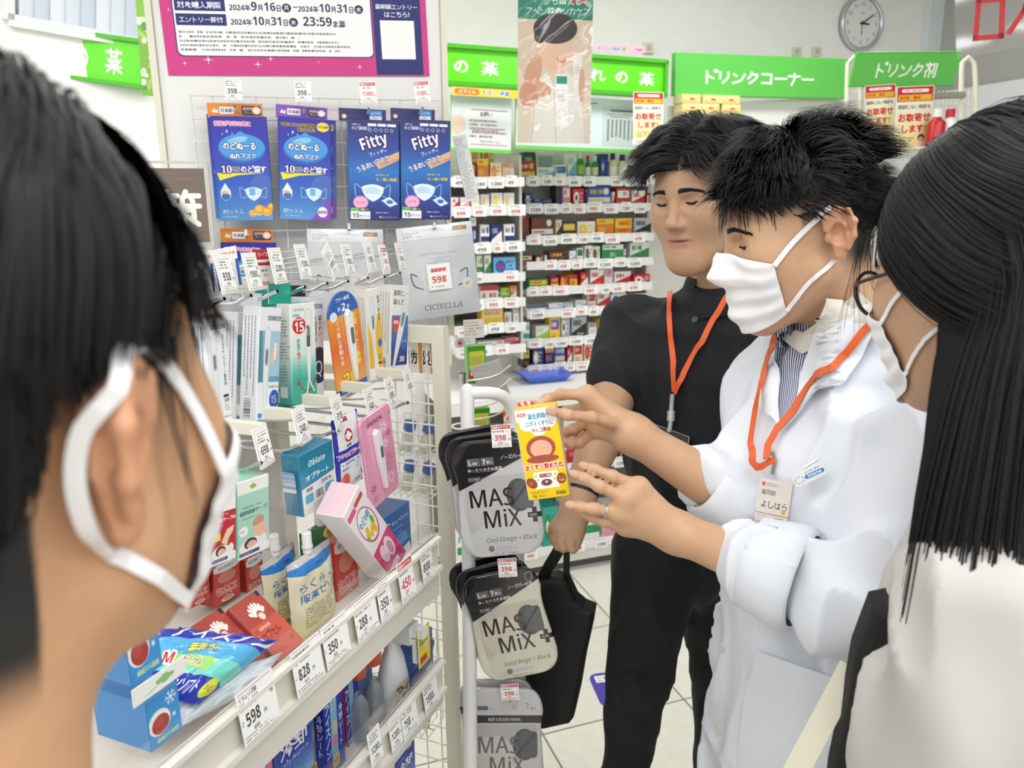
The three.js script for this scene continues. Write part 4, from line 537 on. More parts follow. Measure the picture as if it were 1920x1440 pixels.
const ciArt = art(340, 400, (g, w, h) => {
  fillR(g, 0, 0, w, h, '#cfd3d7'); fillR(g, 0, 0, w, 58, '#dcdfe2'); fillR(g, 0, 56, w, 3, '#b9bec3'); en(g, '5D', 20, 34, 32, '#8b9197', { f: 'serif', w: 'normal' }); en(g, 'MASK', 62, 28, 12, '#8b9197', { f: 'serif', w: 'normal' }); fine(g, 62, 38, 60, 8, 1, '#9aa0a6'); fillR(g, 250, 14, 64, 18, '#a8743c'); fine(g, 256, 18, 50, 10, 1, '#f0dcc0');
  en(g, 'ENJOY YOURSELF MASK', w / 2, 120, 15, '#9aa0a6', { a: 'center', f: 'serif', w: 'normal' }); fine(g, 110, 136, 120, 8, 1, '#a8aeb4'); en(g, 'Snow Gray', w / 2, 160, 20, '#a2a8ae', { a: 'center', f: 'serif', w: 'normal', sk: -0.3 });
  line(g, [[66, 210], [40, 200], [50, 250], [86, 268]], '#4a4e54', 5, true); line(g, [[262, 210], [296, 200], [286, 250], [250, 268]], '#4a4e54', 5, true); g.fillStyle = '#d8dbdd'; g.beginPath(); g.moveTo(80, 200); g.quadraticCurveTo(165, 160, 250, 200); g.quadraticCurveTo(250, 280, 165, 300); g.quadraticCurveTo(84, 280, 80, 200); g.fill();
  disc(g, 290, 262, 24, 24, '#e2e4e4'); poly(g, [[276, 262], [304, 256], [290, 276]], '#d8b46a'); en(g, 'CICIBELLA', w / 2, 352, 34, '#5c6268', { a: 'center', f: 'serif', w: 'normal' }); fine(g, 90, 374, 160, 6, 1, '#a2a8ae');
});
for (const [q4, off, l] of [[[[575, 427], [718, 432], [722, 600], [582, 600]], 0.018, 'pale grey zip pouch of masks behind the thermometer price cards'], [[[745, 421], [880, 422], [906, 584], [760, 602]], 0.03, 'pale grey zip pouch of masks with a red 598 price sticker']]) {
  const q = quad(BP(off), q4), o = thing('mask_pouch', l, 'pouch'); put(o, q); part('pouch', pouchGeo(q.w, q.h, 0.008, ciArt), ciArt.p.film, o);
  if (off > 0.02) { const s = art(80, 90, (g, w, h) => { fillR(g, 0, 0, w, h, '#fbfaf8', 6); jt(g, '店長特価', 14, 22, 13, { color: '#d0323a', weight: 0.16 }); en(g, '598', 14, 54, 30, '#d0323a'); fine(g, 10, 74, 56, 8, 1, '#888'); }), m = part('price_sticker', sheet(0.05, 0.055, s, 0.0006), s.p.paper, o); m.position.set(-0.003, -0.01, 0.0125); }
}
{ // brown wood-print sign in an acrylic holder
  const pl = plane(P(340, 385, 1.38), BN, BR), q = quad(pl, [[196, 302], [386, 306], [402, 462], [214, 470]]), a = art(360, 300, (g, w, h) => { fillR(g, 0, 0, w, h, '#6b5a4c'); for (let i = 0; i < 90; i++) { g.globalAlpha = 0.25; line(g, [[0, rr(0, h)], [w * 0.5, rr(0, h)], [w, rr(0, h)]].map((p, j, s) => [p[0], s[0][1] + rr(-8, 8)]), pick(['#5a4a3e', '#7c6a5a', '#4e4036']), rr(1, 4), true); } g.globalAlpha = 1; jt(g, '策', 182, 168, 165, { color: '#f6f4ef', weight: 0.13 }); jt(g, '対', 10, 168, 165, { color: '#f6f4ef', weight: 0.13 }); fine(g, 250, 34, 70, 14, 1, '#a05a50'); });
  const o = thing('category_placard', 'brown wood-print placard with a large white character left of the masks', 'sign'); put(o, q); part('print', sheet(q.w - 0.012, q.h - 0.02, a), a.p.matte, o).position.z = -0.003; part('holder', box(q.w, q.h, 0.003, 0, 0, 0.001), CLEAR, o); part('holder_rim', merge([box(q.w, 0.004, 0.008, 0, q.h / 2, 0), box(0.004, q.h, 0.008, q.w / 2, 0, 0), box(q.w, 0.004, 0.008, 0, -q.h / 2, 0)]), M(0xc9c6bb, 0.3), o);
}
// ---------- near shelving: back panel, hooks, shelves ----------
const T_A = -0.19, T_B = -0.11, T_BACK = -0.40;
const yC = hit(620, 1208, GP(0)).y, yD = hit(755, 1352, GP(0)).y, S_END = sOf(hit(826, 1050, GP(0))), S0 = -0.34;
const gond = thing('gondola_shelving', 'white shop shelving with hooks and price rails along the left', 'shelving');
{
  part('back_panel', gslab(S0, 0.56, 0, 1.40, T_BACK - 0.02, T_BACK), M(0xdcdbd6, 0.6), gond);
  const yA = hit(540, 545, GP(T_A)).y, yB = hit(600, 792, GP(T_B)).y;
  for (const [y, s1] of [[yA - 0.012, 0.56], [yB + 0.005, 0.5]]) part('hook_rail', gslab(S0, s1, y - 0.014, y + 0.014, T_BACK, T_BACK + 0.02), CREAM, gond);
  for (const s of [-0.2, 0.18, 0.55]) part('upright', gslab(s - 0.015, s + 0.015, 0, 1.44, T_BACK - 0.02, T_BACK + 0.006), CREAM, gond);
  for (const [y, dr] of [[yC, 0.062], [yD, 0.042], [yD - 0.3, 0.042]]) {
    const s = part('shelf', gslab(S0, S_END, y - dr - 0.016, y - dr, T_BACK, -0.012), M(0xe6e4dc, 0.5), gond);
    part('price_rail', gslab(S0, S_END, y - dr - 0.016, y + 0.02, -0.012, -0.004), M(0xe2ded2, 0.4), s);
    part('rail_lip', gslab(S0, S_END, y - 0.036, y - 0.028, -0.004, 0.004), M(0xefece2, 0.4), s);
    part('rail_lip', gslab(S0, S_END, y + 0.014, y + 0.02, -0.004, 0.003), M(0xefece2, 0.4), s);
    part('front_guard', gslab(S0, S_END, y + 0.02, y + 0.052, -0.010, -0.007), CLEAR, s);
  }
  // price cards slotted into the rails
  const rc = (x, y, price, o, w = 0.05, h = 0.052, t = 0.004) => { const p = hit(x, y, GP(t)), a = card(price, o), m = part('price_card', sheet(w, h, a, 0.0008), a.p.paper, gond); basis(m, DD, UP, NN, p); m.rotateX(-0.12); };
  rc(485, 1325, 598, { wide: 1, leaf: 1, top: 'くらしリズム' }, 0.056, 0.06); rc(578, 1246, 828, { wide: 1 }, 0.052, 0.056); rc(631, 1200, 350, { wide: 1 }, 0.05, 0.054); rc(687, 1155, 288, { wide: 1 }, 0.05, 0.054); rc(722, 1124, 350, {}, 0.032, 0.056); rc(763, 1086, 450, { red: 1 }, 0.04, 0.06); rc(801, 1057, 800, {}, 0.034, 0.052);
  rc(704, 1398, 1280, {}, 0.03, 0.05); rc(742, 1372, 1280, {}, 0.03, 0.05); rc(768, 1346, 758, { wide: 1 }, 0.044, 0.05); rc(808, 1301, 1580, { wide: 1 }, 0.044, 0.05);
  const L = 'chrome display hook with a ';
  [[379, 568, 381, 526, 798, { leaf: 1, top: 'くらしリズム' }, 0], [421, 560, 426, 514, 938, {}, 0], [471, 554, 476, 510, 1980, { leaf: 1 }, 0], [520, 546, 523, 499, 2280, {}, 0], [572, 538, 571, 491, 1580, {}, 0], [614, 531, 622, 492, 1885, {}, 0.45], [653, 527, 655, 487, 1885, { z: 1 }, 0], [690, 521, 696, 483, 980, {}, 0], [721, 519, 723, 487, 1480, { red: 1 }, 0], [750, 512, 753, 482, 1680, {}, 0]].forEach(([x, y, cx, cy, pr, o, tl], i) => hook(x, y, T_A, T_BACK, [cx, cy, pr, o], L + pr + ' yen card, ' + ORD[i] + ' in the thermometer row', tl));
  [[428, 893, 423, 862, 698, { leaf: 1, top: 'くらしリズム' }], [490, 868, 497, 838, 698, { leaf: 1 }], [566, 834, 568, 798, 248, {}], [637, 806, 637, 775, 318, {}], [690, 788, 697, 757, 548, {}], [730, 770, 735, 737, 898, {}], [765, 755, 769, 720, 848, { z: 1 }]].forEach(([x, y, cx, cy, pr, o], i) => hook(x, y, T_B, T_BACK, [cx, cy, pr, o], L + pr + ' yen card, ' + ORD[i] + ' in the lower hook row'));
  // cream arms of the lower hook row
  for (let i = 0; i < 6; i++) { const p = hit(440 + i * 66, 833 - i * 26, GP(T_B - 0.02)), s = sOf(p); part('hook_arm', gslab(s - 0.006, s + 0.006, p.y - 0.008, p.y + 0.008, T_BACK + 0.02, T_B - 0.03), CREAM, gond); }
}
// ---------- thermometers ----------
const therm = (g, x, y, s, rot = 0, c = '#e9ecee') => { g.save(); g.translate(x, y); g.rotate(rot); g.scale(s, s); g.fillStyle = '#b9c0c6'; g.beginPath(); g.moveTo(-19, -148); g.quadraticCurveTo(0, -176, 19, -148); g.lineTo(17, 10); g.lineTo(7, 150); g.lineTo(-5, 150); g.lineTo(-17, 10); g.fill(); g.fillStyle = c; g.beginPath(); g.moveTo(-17, -148); g.quadraticCurveTo(0, -172, 17, -148); g.lineTo(15, 10); g.lineTo(5, 150); g.lineTo(-3, 150); g.lineTo(-15, 10); g.fill(); fillR(g, -10, -86, 20, 60, '#aeb6ba', 8); fillR(g, -7, -80, 14, 46, '#7f8a8e', 3); g.restore(); };
const sideText = (c = '#e3e5ea', ink = '#6d727c') => art(70, 400, (g, w, h) => { fillR(g, 0, 0, w, h, c); for (let i = 0; i < 4; i++) { g.fillStyle = ink; let y = 30; while (y < (i % 2 ? 300 : 240)) { const k = rr(4, 12); g.globalAlpha = 0.7; g.fillRect(10 + i * 14, y, 5, k); y += k + 2; } g.globalAlpha = 1; } bars(g, 14, 316, 34, 70, true); });
const sidT = sideText(), sidW = sideText('#eae7e0', '#8a857a');
const om1 = art(130, 400, (g, w, h) => { fillR(g, 0, 0, w, h, '#eceef2'); en(g, 'OMRON', 30, 36, 25, '#2b2e36'); therm(g, 44, 228, 1.05); jt(g, 'はさみやすいフラット感温部', 104, 66, 15, { vertical: true, color: '#555', gap: 1.02 }); fillR(g, 84, 300, 34, 10, '#333'); jt(g, '実測', 90, 322, 16, { color: '#666' }); fine(g, 88, 336, 36, 30, 4, '#888'); jt(g, 'けんおんくん', 66, 386, 10, { color: '#222' }); });
const om2 = art(130, 400, (g, w, h) => { fillR(g, 0, 0, w, h, '#eceef2'); fillR(g, 0, 80, w, 240, '#7fb4cc'); poly(g, [[40, 80], [130, 80], [130, 250], [70, 250]], '#a9cbdf'); fillR(g, 70, 240, 60, 60, '#6aa4c4'); disc(g, 96, 160, 16, 40, '#e8c8b0', 0.5); fillR(g, 0, 260, w, 140, '#eceef2'); poly(g, [[0, 80], [18, 80], [30, 260], [0, 260]], '#5a8f9c'); en(g, 'OMRON', 48, 36, 24, '#2b2e36'); therm(g, 48, 228, 1.0, 0.03); disc(g, 104, 322, 30, 34, '#1f57b0'); en(g, '15', 84, 322, 38, '#fff', { sx: 0.8, w: 'normal' }); fillR(g, 8, 368, 24, 16, '#3f8ed8', 4); jt(g, 'けんおんくん', 66, 276, 10, { color: '#333' }); jt(g, '予測検温', 100, 120, 16, { vertical: true, color: '#fff' }); });
const om3 = art(130, 400, (g, w, h) => { fillR(g, 0, 0, w, h, '#e6e8ee'); en(g, 'OMRON', 28, 34, 25, '#2b2e36'); jt(g, '見やすい', 108, 70, 20, { vertical: true, color: '#555' }); jt(g, '大画面表示', 78, 70, 20, { vertical: true, color: '#555' }); disc(g, 100, 260, 60, 70, '#1f2c4c'); en(g, 'Q', 72, 270, 70, '#eef', { w: 'normal' }); });
const drt = art(130, 400, (g, w, h) => { fillR(g, 0, 0, w, h, grad(g, 0, 0, 0, h, '#f2f3ef', '#f2f3ef', '#d6ece6', '#38b4a0', '#2aa892')); en(g, 'dretec', 18, 22, 20, '#6c8c88', { w: 'normal' }); fillR(g, 12, 40, 36, 10, '#7cc4bc', 5); disc(g, 44, 86, 34, 34, '#c8302c'); jt(g, '予測検温', 22, 62, 11, { color: '#fff' }); en(g, '15', 18, 92, 54, '#fff', { sx: 0.9 }); therm(g, 92, 176, 0.95, 0.02, '#eef0ea'); disc(g, 90, 96, 8, 8, '#3f8a5c'); g.fillStyle = '#5f5a48'; g.fillRect(82, 130, 18, 46); jt(g, '先端が', 38, 140, 17, { vertical: true, color: '#2f8a80' }); jt(g, '曲がって', 38, 192, 17, { vertical: true, color: '#c0402c' }); jt(g, 'フィット', 38, 262, 17, { vertical: true, color: '#2f8a80' }); line(g, [[34, 318], [60, 350], [96, 352], [118, 322]], '#b04030', 6, true); poly(g, [[22, 324], [46, 320], [30, 304]], '#c0402c'); poly(g, [[108, 324], [130, 320], [124, 302]], '#c0402c'); line(g, [[86, 316], [76, 376]], '#eef0ea', 7); line(g, [[92, 316], [116, 362]], '#eef0ea', 7); });
const drSide = art(70, 400, (g, w, h) => { fillR(g, 0, 0, w, h, grad(g, 0, 0, 0, h, '#e4e6e0', '#dfe4de', '#3f9c8c')); for (let i = 0; i < 3; i++) fine(g, 6, 60 + i * 90, 56, 70, 6, '#777'); fillR(g, 6, 330, 40, 44, '#d8e0dc'); });
const teA = art(160, 400, (g, w, h) => { fillR(g, 0, 0, w, h, grad(g, 0, 80, 0, h - 60, '#f0a040', '#e8743c', '#f0a848')); fillR(g, 0, 0, w, 84, '#3a68b4'); jt(g, 'ブザー音圧', 42, 28, 15, { color: '#e6eefa' }); en(g, '2', 70, 58, 40, '#fff'); jt(g, '約', 50, 62, 15, { color: '#e6eefa' }); jt(g, '倍', 98, 62, 15, { color: '#e6eefa' }); disc(g, 26, 82, 18, 18, '#e8f0fa'); jt(g, 'くり返しお知らせ', 42, 100, 20, { vertical: true, color: '#fff', weight: 0.13, gap: 1.08 }); jt(g, '正確しっかり検温', 128, 92, 24, { vertical: true, color: '#fff04a', weight: 0.14, gap: 1.05 }); en(g, '20', 34, 330, 70, '#f8dc1e', { sx: 1, ol: '#d8882c' }); fillR(g, 0, 356, w, 22, '#2f62b0'); jt(g, '高感度センサー', 22, 367, 15, { color: '#fff' }); fillR(g, 0, 378, w, 22, '#f6f6f2'); en(g, 'TERUMO', 40, 390, 18, '#1f6e58'); });
const teB = art(120, 400, (g, w, h) => { fillR(g, 0, 0, w, h, '#f2f2ee'); poly(g, [[90, 110], [120, 110], [120, 340], [80, 350], [60, 200]], '#f0bc1e'); poly(g, [[0, 130], [30, 200], [56, 330], [20, 340], [0, 330]], '#f0bc1e'); therm(g, 50, 200, 1.05); jt(g, '丸洗いできる', 104, 30, 18, { vertical: true, color: '#444' }); disc(g, 100, 236, 16, 18, '#2f62b0'); en(g, '30', 76, 296, 30, '#333', { w: 'normal' }); fillR(g, 76, 318, 36, 10, '#444'); en(g, 'TERUMO', 44, 376, 15, '#1f6e58'); });
const teC = art(120, 400, (g, w, h) => { fillR(g, 0, 0, w, h, '#f2f2ee'); fillR(g, 0, 130, w, 220, grad(g, 0, 130, 0, 350, '#2f7ed0', '#1c2f80')); jt(g, '清潔に', 10, 34, 26, { color: '#444', weight: 0.1 }); jt(g, '使える', 10, 72, 26, { color: '#444', weight: 0.1 }); disc(g, 32, 170, 26, 36, '#d83a3c'); jt(g, '抗菌', 14, 160, 17, { color: '#fff' }); therm(g, 62, 210, 1.15, 0.28); disc(g, 92, 250, 22, 34, '#2f6cc0'); jt(g, 'ケース', 76, 244, 13, { color: '#fff' }); en(g, '30', 62, 322, 34, '#fff'); en(g, 'TERUMO', 34, 376, 16, '#555'); });
const tabW = art(40, 30, (g, w, h) => fillR(g, 0, 0, w, h, '#e9eaee')), tabD = art(40, 30, (g, w, h) => fillR(g, 0, 0, w, h, '#23262f')), tabT = art(40, 30, (g, w, h) => fillR(g, 0, 0, w, h, '#2fae9a'));
{
  const H = (n, l, t, q, d, a, f, tab, ta) => hung(n, l, 'thermometer', GP(t), q, d, a, f, tab, ta);
  const S = (a) => ({ left: a, right: a });
  H('thermometer_carton', 'white thermometer carton with dark top, nearest on the upper hooks', T_A - 0.01, [[382, 598], [423, 591], [435, 782], [399, 799]], 0.03, om1, { left: sidT, right: sidT, side: swatch('#23262f', om1) }, [[372, 570], [408, 566], [410, 592], [374, 598]], tabD);
  H('thermometer_carton', 'grey-sided thermometer carton hanging between the two white ones', T_A - 0.055, [[446, 590], [486, 582], [482, 786], [441, 800]], 0.03, om2, S(sidT), [[446, 560], [486, 552], [486, 582], [446, 592]], tabW);
  H('thermometer_carton', 'white and blue thermometer carton with a round blue 15 seal', T_A - 0.005, [[487, 584], [529, 570], [520, 785], [480, 798]], 0.03, om2, { ...S(sidT), side: swatch('#eceef2', om2) }, [[486, 555], [522, 545], [522, 570], [486, 584]], tabW);
  H('thermometer_carton', 'white and teal thermometer carton with a red 15 badge', T_A - 0.005, [[544, 577], [589, 560], [596, 749], [548, 760]], 0.024, drt, { ...S(drSide), side: swatch('#2fae9a', drt) }, [[528, 536], [570, 528], [570, 566], [529, 574]], tabT);
  H('thermometer_carton', 'teal thermometer carton half hidden behind its twin', T_A - 0.05, [[520, 584], [565, 570], [572, 756], [526, 768]], 0.024, drt, { ...S(drSide), side: swatch('#2fae9a', drt) }, [[502, 548], [545, 538], [545, 574], [503, 580]], tabT);
  H('thermometer_carton', 'grey thermometer carton with a dark round window behind the teal one', T_A - 0.03, [[566, 563], [606, 551], [608, 748], [568, 762]], 0.024, om3, S(sidT), [[566, 540], [596, 532], [596, 556], [567, 562]], tabD);
  H('thermometer_carton', 'white and yellow thermometer carton beside the orange blister', T_A - 0.005, [[683, 545], [713, 537], [719, 712], [697, 719]], 0.022, teB, S(sidW), [[664, 520], [690, 514], [692, 540], [666, 546]], tabW);
  H('thermometer_carton', 'white and blue thermometer carton, farthest on the upper hooks', T_A - 0.005, [[736, 538], [767, 532], [763, 703], [731, 710]], 0.03, teC, S(sidW), [[716, 512], [746, 506], [748, 530], [718, 536]], tabW);
  // orange blister card with a real thermometer under its bubble
  const q = quad(GP(T_A - 0.002), [[611, 548], [667, 545], [693, 734], [634, 746]]), o = thing('thermometer_blister', 'orange and blue thermometer blister with an arched top', 'thermometer'); put(o, q);
  const s = new THREE.Shape(), w = q.w, h = q.h; s.moveTo(-w / 2, -h / 2); s.lineTo(w / 2, -h / 2); s.lineTo(w / 2, h / 2 - w * 0.5); s.absarc(0, h / 2 - w * 0.5, w / 2, 0, Math.PI, false); s.lineTo(-w / 2, -h / 2); part('card', cut(s, 0.004, teA, 0.0005), teA.p.gloss, o);
  const st = new THREE.Shape(); [[-0.009, 0.055], [0, 0.064], [0.009, 0.055], [0.008, -0.005], [0.0035, -0.06], [-0.0025, -0.06], [-0.0075, -0.005]].forEach(([x, y], i) => (i ? st.lineTo(x, y) : st.moveTo(x, y))); const k = h / 0.18; const tg = cut(st, 0.008, null, 0.002, 3); tg.scale(k, k, 1); tg.translate(w * 0.06, -0.004, 0.008); const th = part('thermometer', tg, M(0xeef0f0, 0.3), o); part('display', cut(roundRect(0.009 * k, 0.028 * k, 0.003), 0.001, null, 0.0003), M(0x6e7678, 0.3), th).position.set(w * 0.06, 0.014, 0.0085);
}
{ // pop cards behind the nearest price cards
  const pop = art(110, 200, (g, w, h) => { fillR(g, 0, 0, w, h, '#f7f6f2', 10); jt(g, '10秒でわかる!', 14, 28, 14, { color: '#d8503c', weight: 0.14 }); fillR(g, 0, 60, 14, 130, '#3f6cb8'); fillR(g, w - 14, 60, 14, 130, '#3f6cb8'); fine(g, 22, 60, 66, 110, 8, '#999'); }), red = art(110, 200, (g, w, h) => { fillR(g, 0, 0, w, h, '#f6f3ee'); fillR(g, 0, 0, w, 52, '#b42a34'); jt(g, 'くらべて', 6, 26, 20, { color: '#f6ece0', weight: 0.13 }); jt(g, '!!', 90, 26, 20, { color: '#f6ece0' }); fillR(g, 10, 66, w - 20, 16, '#b42a34'); fine(g, 12, 96, 86, 46, 2, '#777'); jt(g, 'の価格', 14, 176, 24, { color: '#d8503c' }); });
  for (const [q4, a, l] of [[[[351, 468], [399, 470], [403, 555], [360, 553]], pop, 'white and blue pop card at the near end of the thermometer row'], [[[399, 468], [441, 462], [456, 535], [410, 553]], pop, 'white and blue pop card left of the red comparison card'], [[[471, 470], [512, 465], [514, 540], [478, 542]], red, 'red topped comparison card between the 1980 and 2280 yen cards']]) { const q = quad(GP(T_A - 0.03), q4); put(single('pop_card', sheet(q.w, q.h, a, 0.001), a.p.paper, l, 'card'), q); }
  // leafy green banner and a wooden rack edge beyond the board's left side
  const gb = art(60, 400, (g, w, h) => { fillR(g, 0, 0, w, h, '#86c83c'); for (let i = 0; i < 26; i++) disc(g, rr(0, w), rr(0, h), rr(6, 16), rr(10, 26), pick(['#f2f6ea', '#5aa82c', '#b4dc6c', '#e8f0d8']), rr(0, 3)); }), qb = quad(plane(P(274, 90, 1.75), BN, BR), [[250, -70], [280, -70], [300, 178], [266, 182]]); put(single('green_banner', sheet(qb.w, qb.h, gb, 0.002), gb.p.gloss, 'leafy green banner hanging left of the pink poster', 'banner'), qb);
}
// ---------- lower hook row ----------
const rib = (t, n) => ({ left: t, right: t, ...n });
const noseArt = (base, txt, kind) => art(170, 360, (g, w, h) => {
  fillR(g, 0, 0, w, h, kind === 'mint' ? '#a9d8c6' : base); fillR(g, 0, 0, w, kind === 'mint' ? 60 : 110, '#f3f2ee'); for (const [dx, dy] of [[0, 0], [10, -6], [10, 8], [20, 2]]) disc(g, 74 + dx, 32 + dy, 8, 6, '#8cb84a'); jt(g, txt, w / 2, 150, txt.length > 6 ? 21 : 24, { color: kind === 'mint' ? '#3f5a54' : '#fff', weight: 0.13, align: 'center' }); fine(g, 22, 118, 120, 14, 1, kind === 'mint' ? '#5a7a70' : '#fbe6e6'); fine(g, 22, 172, 110, 10, 1, kind === 'mint' ? '#5a7a70' : '#fbe6e6');
  if (kind === 'red') { poly(g, [[70, 260], [110, 200], [160, 190], [150, 220], [120, 250], [110, 280]], '#ecd2ae'); fillR(g, 6, 210, 60, 36, '#f2dc34'); } else { disc(g, 110, 206, 34, 22, '#c89a7c', -0.3); poly(g, [[80, 230], [150, 216], [166, 300], [90, 290]], '#e8bea2'); disc(g, 30, 234, 24, 24, '#f6f4f0'); fine(g, 14, 228, 32, 12, 1, '#777'); }
  disc(g, 70, 312, 64, 40, '#f4efe8'); disc(g, 66, 300, 34, 26, '#4a3a34'); disc(g, 72, 308, 26, 20, '#e6bea0'); disc(g, 136, 300, 20, 24, '#e8eef0'); poly(g, [[0, 330], [w * 0.7, 312], [w, 320], [w, 360], [0, 360]], kind === 'red' ? '#f3f2ee' : '#f3f2ee'); fillR(g, 4, 334, 110, 16, '#2c4c8c'); fine(g, 8, 338, 100, 8, 1, '#fff');
});
const noseR = noseArt('#c4282e', '鼻腔拡張テープEX', 'red'), noseM = noseArt('#a9d8c6', '鼻腔拡張テープ', 'mint'), noseN = noseArt('#2a3c74', '鼻腔拡張テープ', 'navy'), noseS = art(70, 300, (g, w, h) => { fillR(g, 0, 0, w, h, '#efece6'); fine(g, 8, 14, 54, 160, 14, '#777'); bars(g, 12, 210, 46, 80, true); fillR(g, 0, 0, 5, h, '#c4282e'); }), noseTop = swatch('#c4282e', noseR), mintTop = art(60, 30, (g, w, h) => fillR(g, 0, 0, w, h, '#a4dcc6'));
const obl = (w, h, round) => art(w, h, (g) => { fillR(g, 0, 0, w, h, round ? '#7fb4d4' : '#2f8cae'); fillR(g, 0, 0, w, h * 0.24, round ? '#8abcd8' : '#2a7f9e'); en(g, 'Oblate', w * 0.5, h * 0.2, w * 0.2, '#dff0f6', { a: 'center', sk: -0.2, sx: 0.8 }); jt(g, 'オブラート', w * 0.5, h * 0.42, w * 0.145, { color: '#fff', weight: 0.13, align: 'center' }); poly(g, [[0, h * 0.56], [w, h * 0.5], [w, h], [0, h]], '#f1f2f1'); jt(g, round ? '丸型' : '角型', w * 0.12, h * 0.61, w * 0.1, { color: '#444' }); en(g, '200', w * 0.56, h * 0.59, w * 0.13, '#444'); jt(g, '枚', w * 0.8, h * 0.59, w * 0.09, { color: '#444' }); fillR(g, w * 0.08, h * 0.68, w * 0.24, h * 0.15, '#6ab4cc', 8); bars(g, w * 0.38, h * 0.68, w * 0.24, h * 0.14); fillR(g, w * 0.68, h * 0.66, w * 0.26, h * 0.15, '#6ab4cc', 8); fine(g, w * 0.3, h * 0.87, w * 0.4, h * 0.08, 3, '#888'); });
const obR = obl(180, 340, true), obB = obl(230, 340, false);
const fuk = art(190, 360, (g, w, h) => { fillR(g, 0, 0, w, h, '#eef0f4'); fillR(g, 0, 0, 20, h, '#2f34b4'); fillR(g, w - 14, 0, 14, h, '#2f34b4'); fillR(g, 50, 6, 50, 20, '#c8404a', 4); disc(g, 90, 96, 26, 32, '#c4282e'); fillR(g, 82, 76, 16, 42, '#fff'); fillR(g, 70, 88, 40, 18, '#fff'); jt(g, '白十字', 66, 144, 15, { color: '#333' }); fillR(g, 0, 156, w, 56, '#2a2fae'); jt(g, 'フクロオブラート', 8, 184, 22, { color: '#f05a8c', outline: '#fff', weight: 0.15 }); fine(g, 30, 220, 140, 14, 1, '#2a2fae'); disc(g, 52, 304, 26, 30, '#e86a50'); fine(g, 30, 246, 80, 14, 1, '#2a2fae'); disc(g, 140, 256, 14, 24, '#c8dcf0'); en(g, '100', 112, 330, 24, '#2a2fae'); jt(g, '枚入', 150, 332, 13, { color: '#2a2fae' }); });
const omP = art(200, 420, (g, w, h) => { fillR(g, 0, 0, w, h, '#f0a6c4'); en(g, 'OMRON', 40, 40, 26, '#5a2c44'); for (const [x, y, r, c] of [[140, 90, 30, '#fbe4ee'], [168, 130, 18, '#d8508c'], [136, 168, 24, '#fbe4ee'], [30, 330, 20, '#d8508c'], [36, 380, 18, '#e07aa8'], [96, 110, 14, '#d8508c']]) for (let k = 0; k < 6; k++) disc(g, x + Math.cos(k * 1.047) * r * 0.6, y + Math.sin(k * 1.047) * r * 0.6, r * 0.42, r * 0.2, c, k * 1.047); fine(g, 124, 214, 60, 90, 10, '#b0507c', 0.4); en(g, 'Q', 130, 340, 60, '#fbe4ee', { w: 'normal' }); });
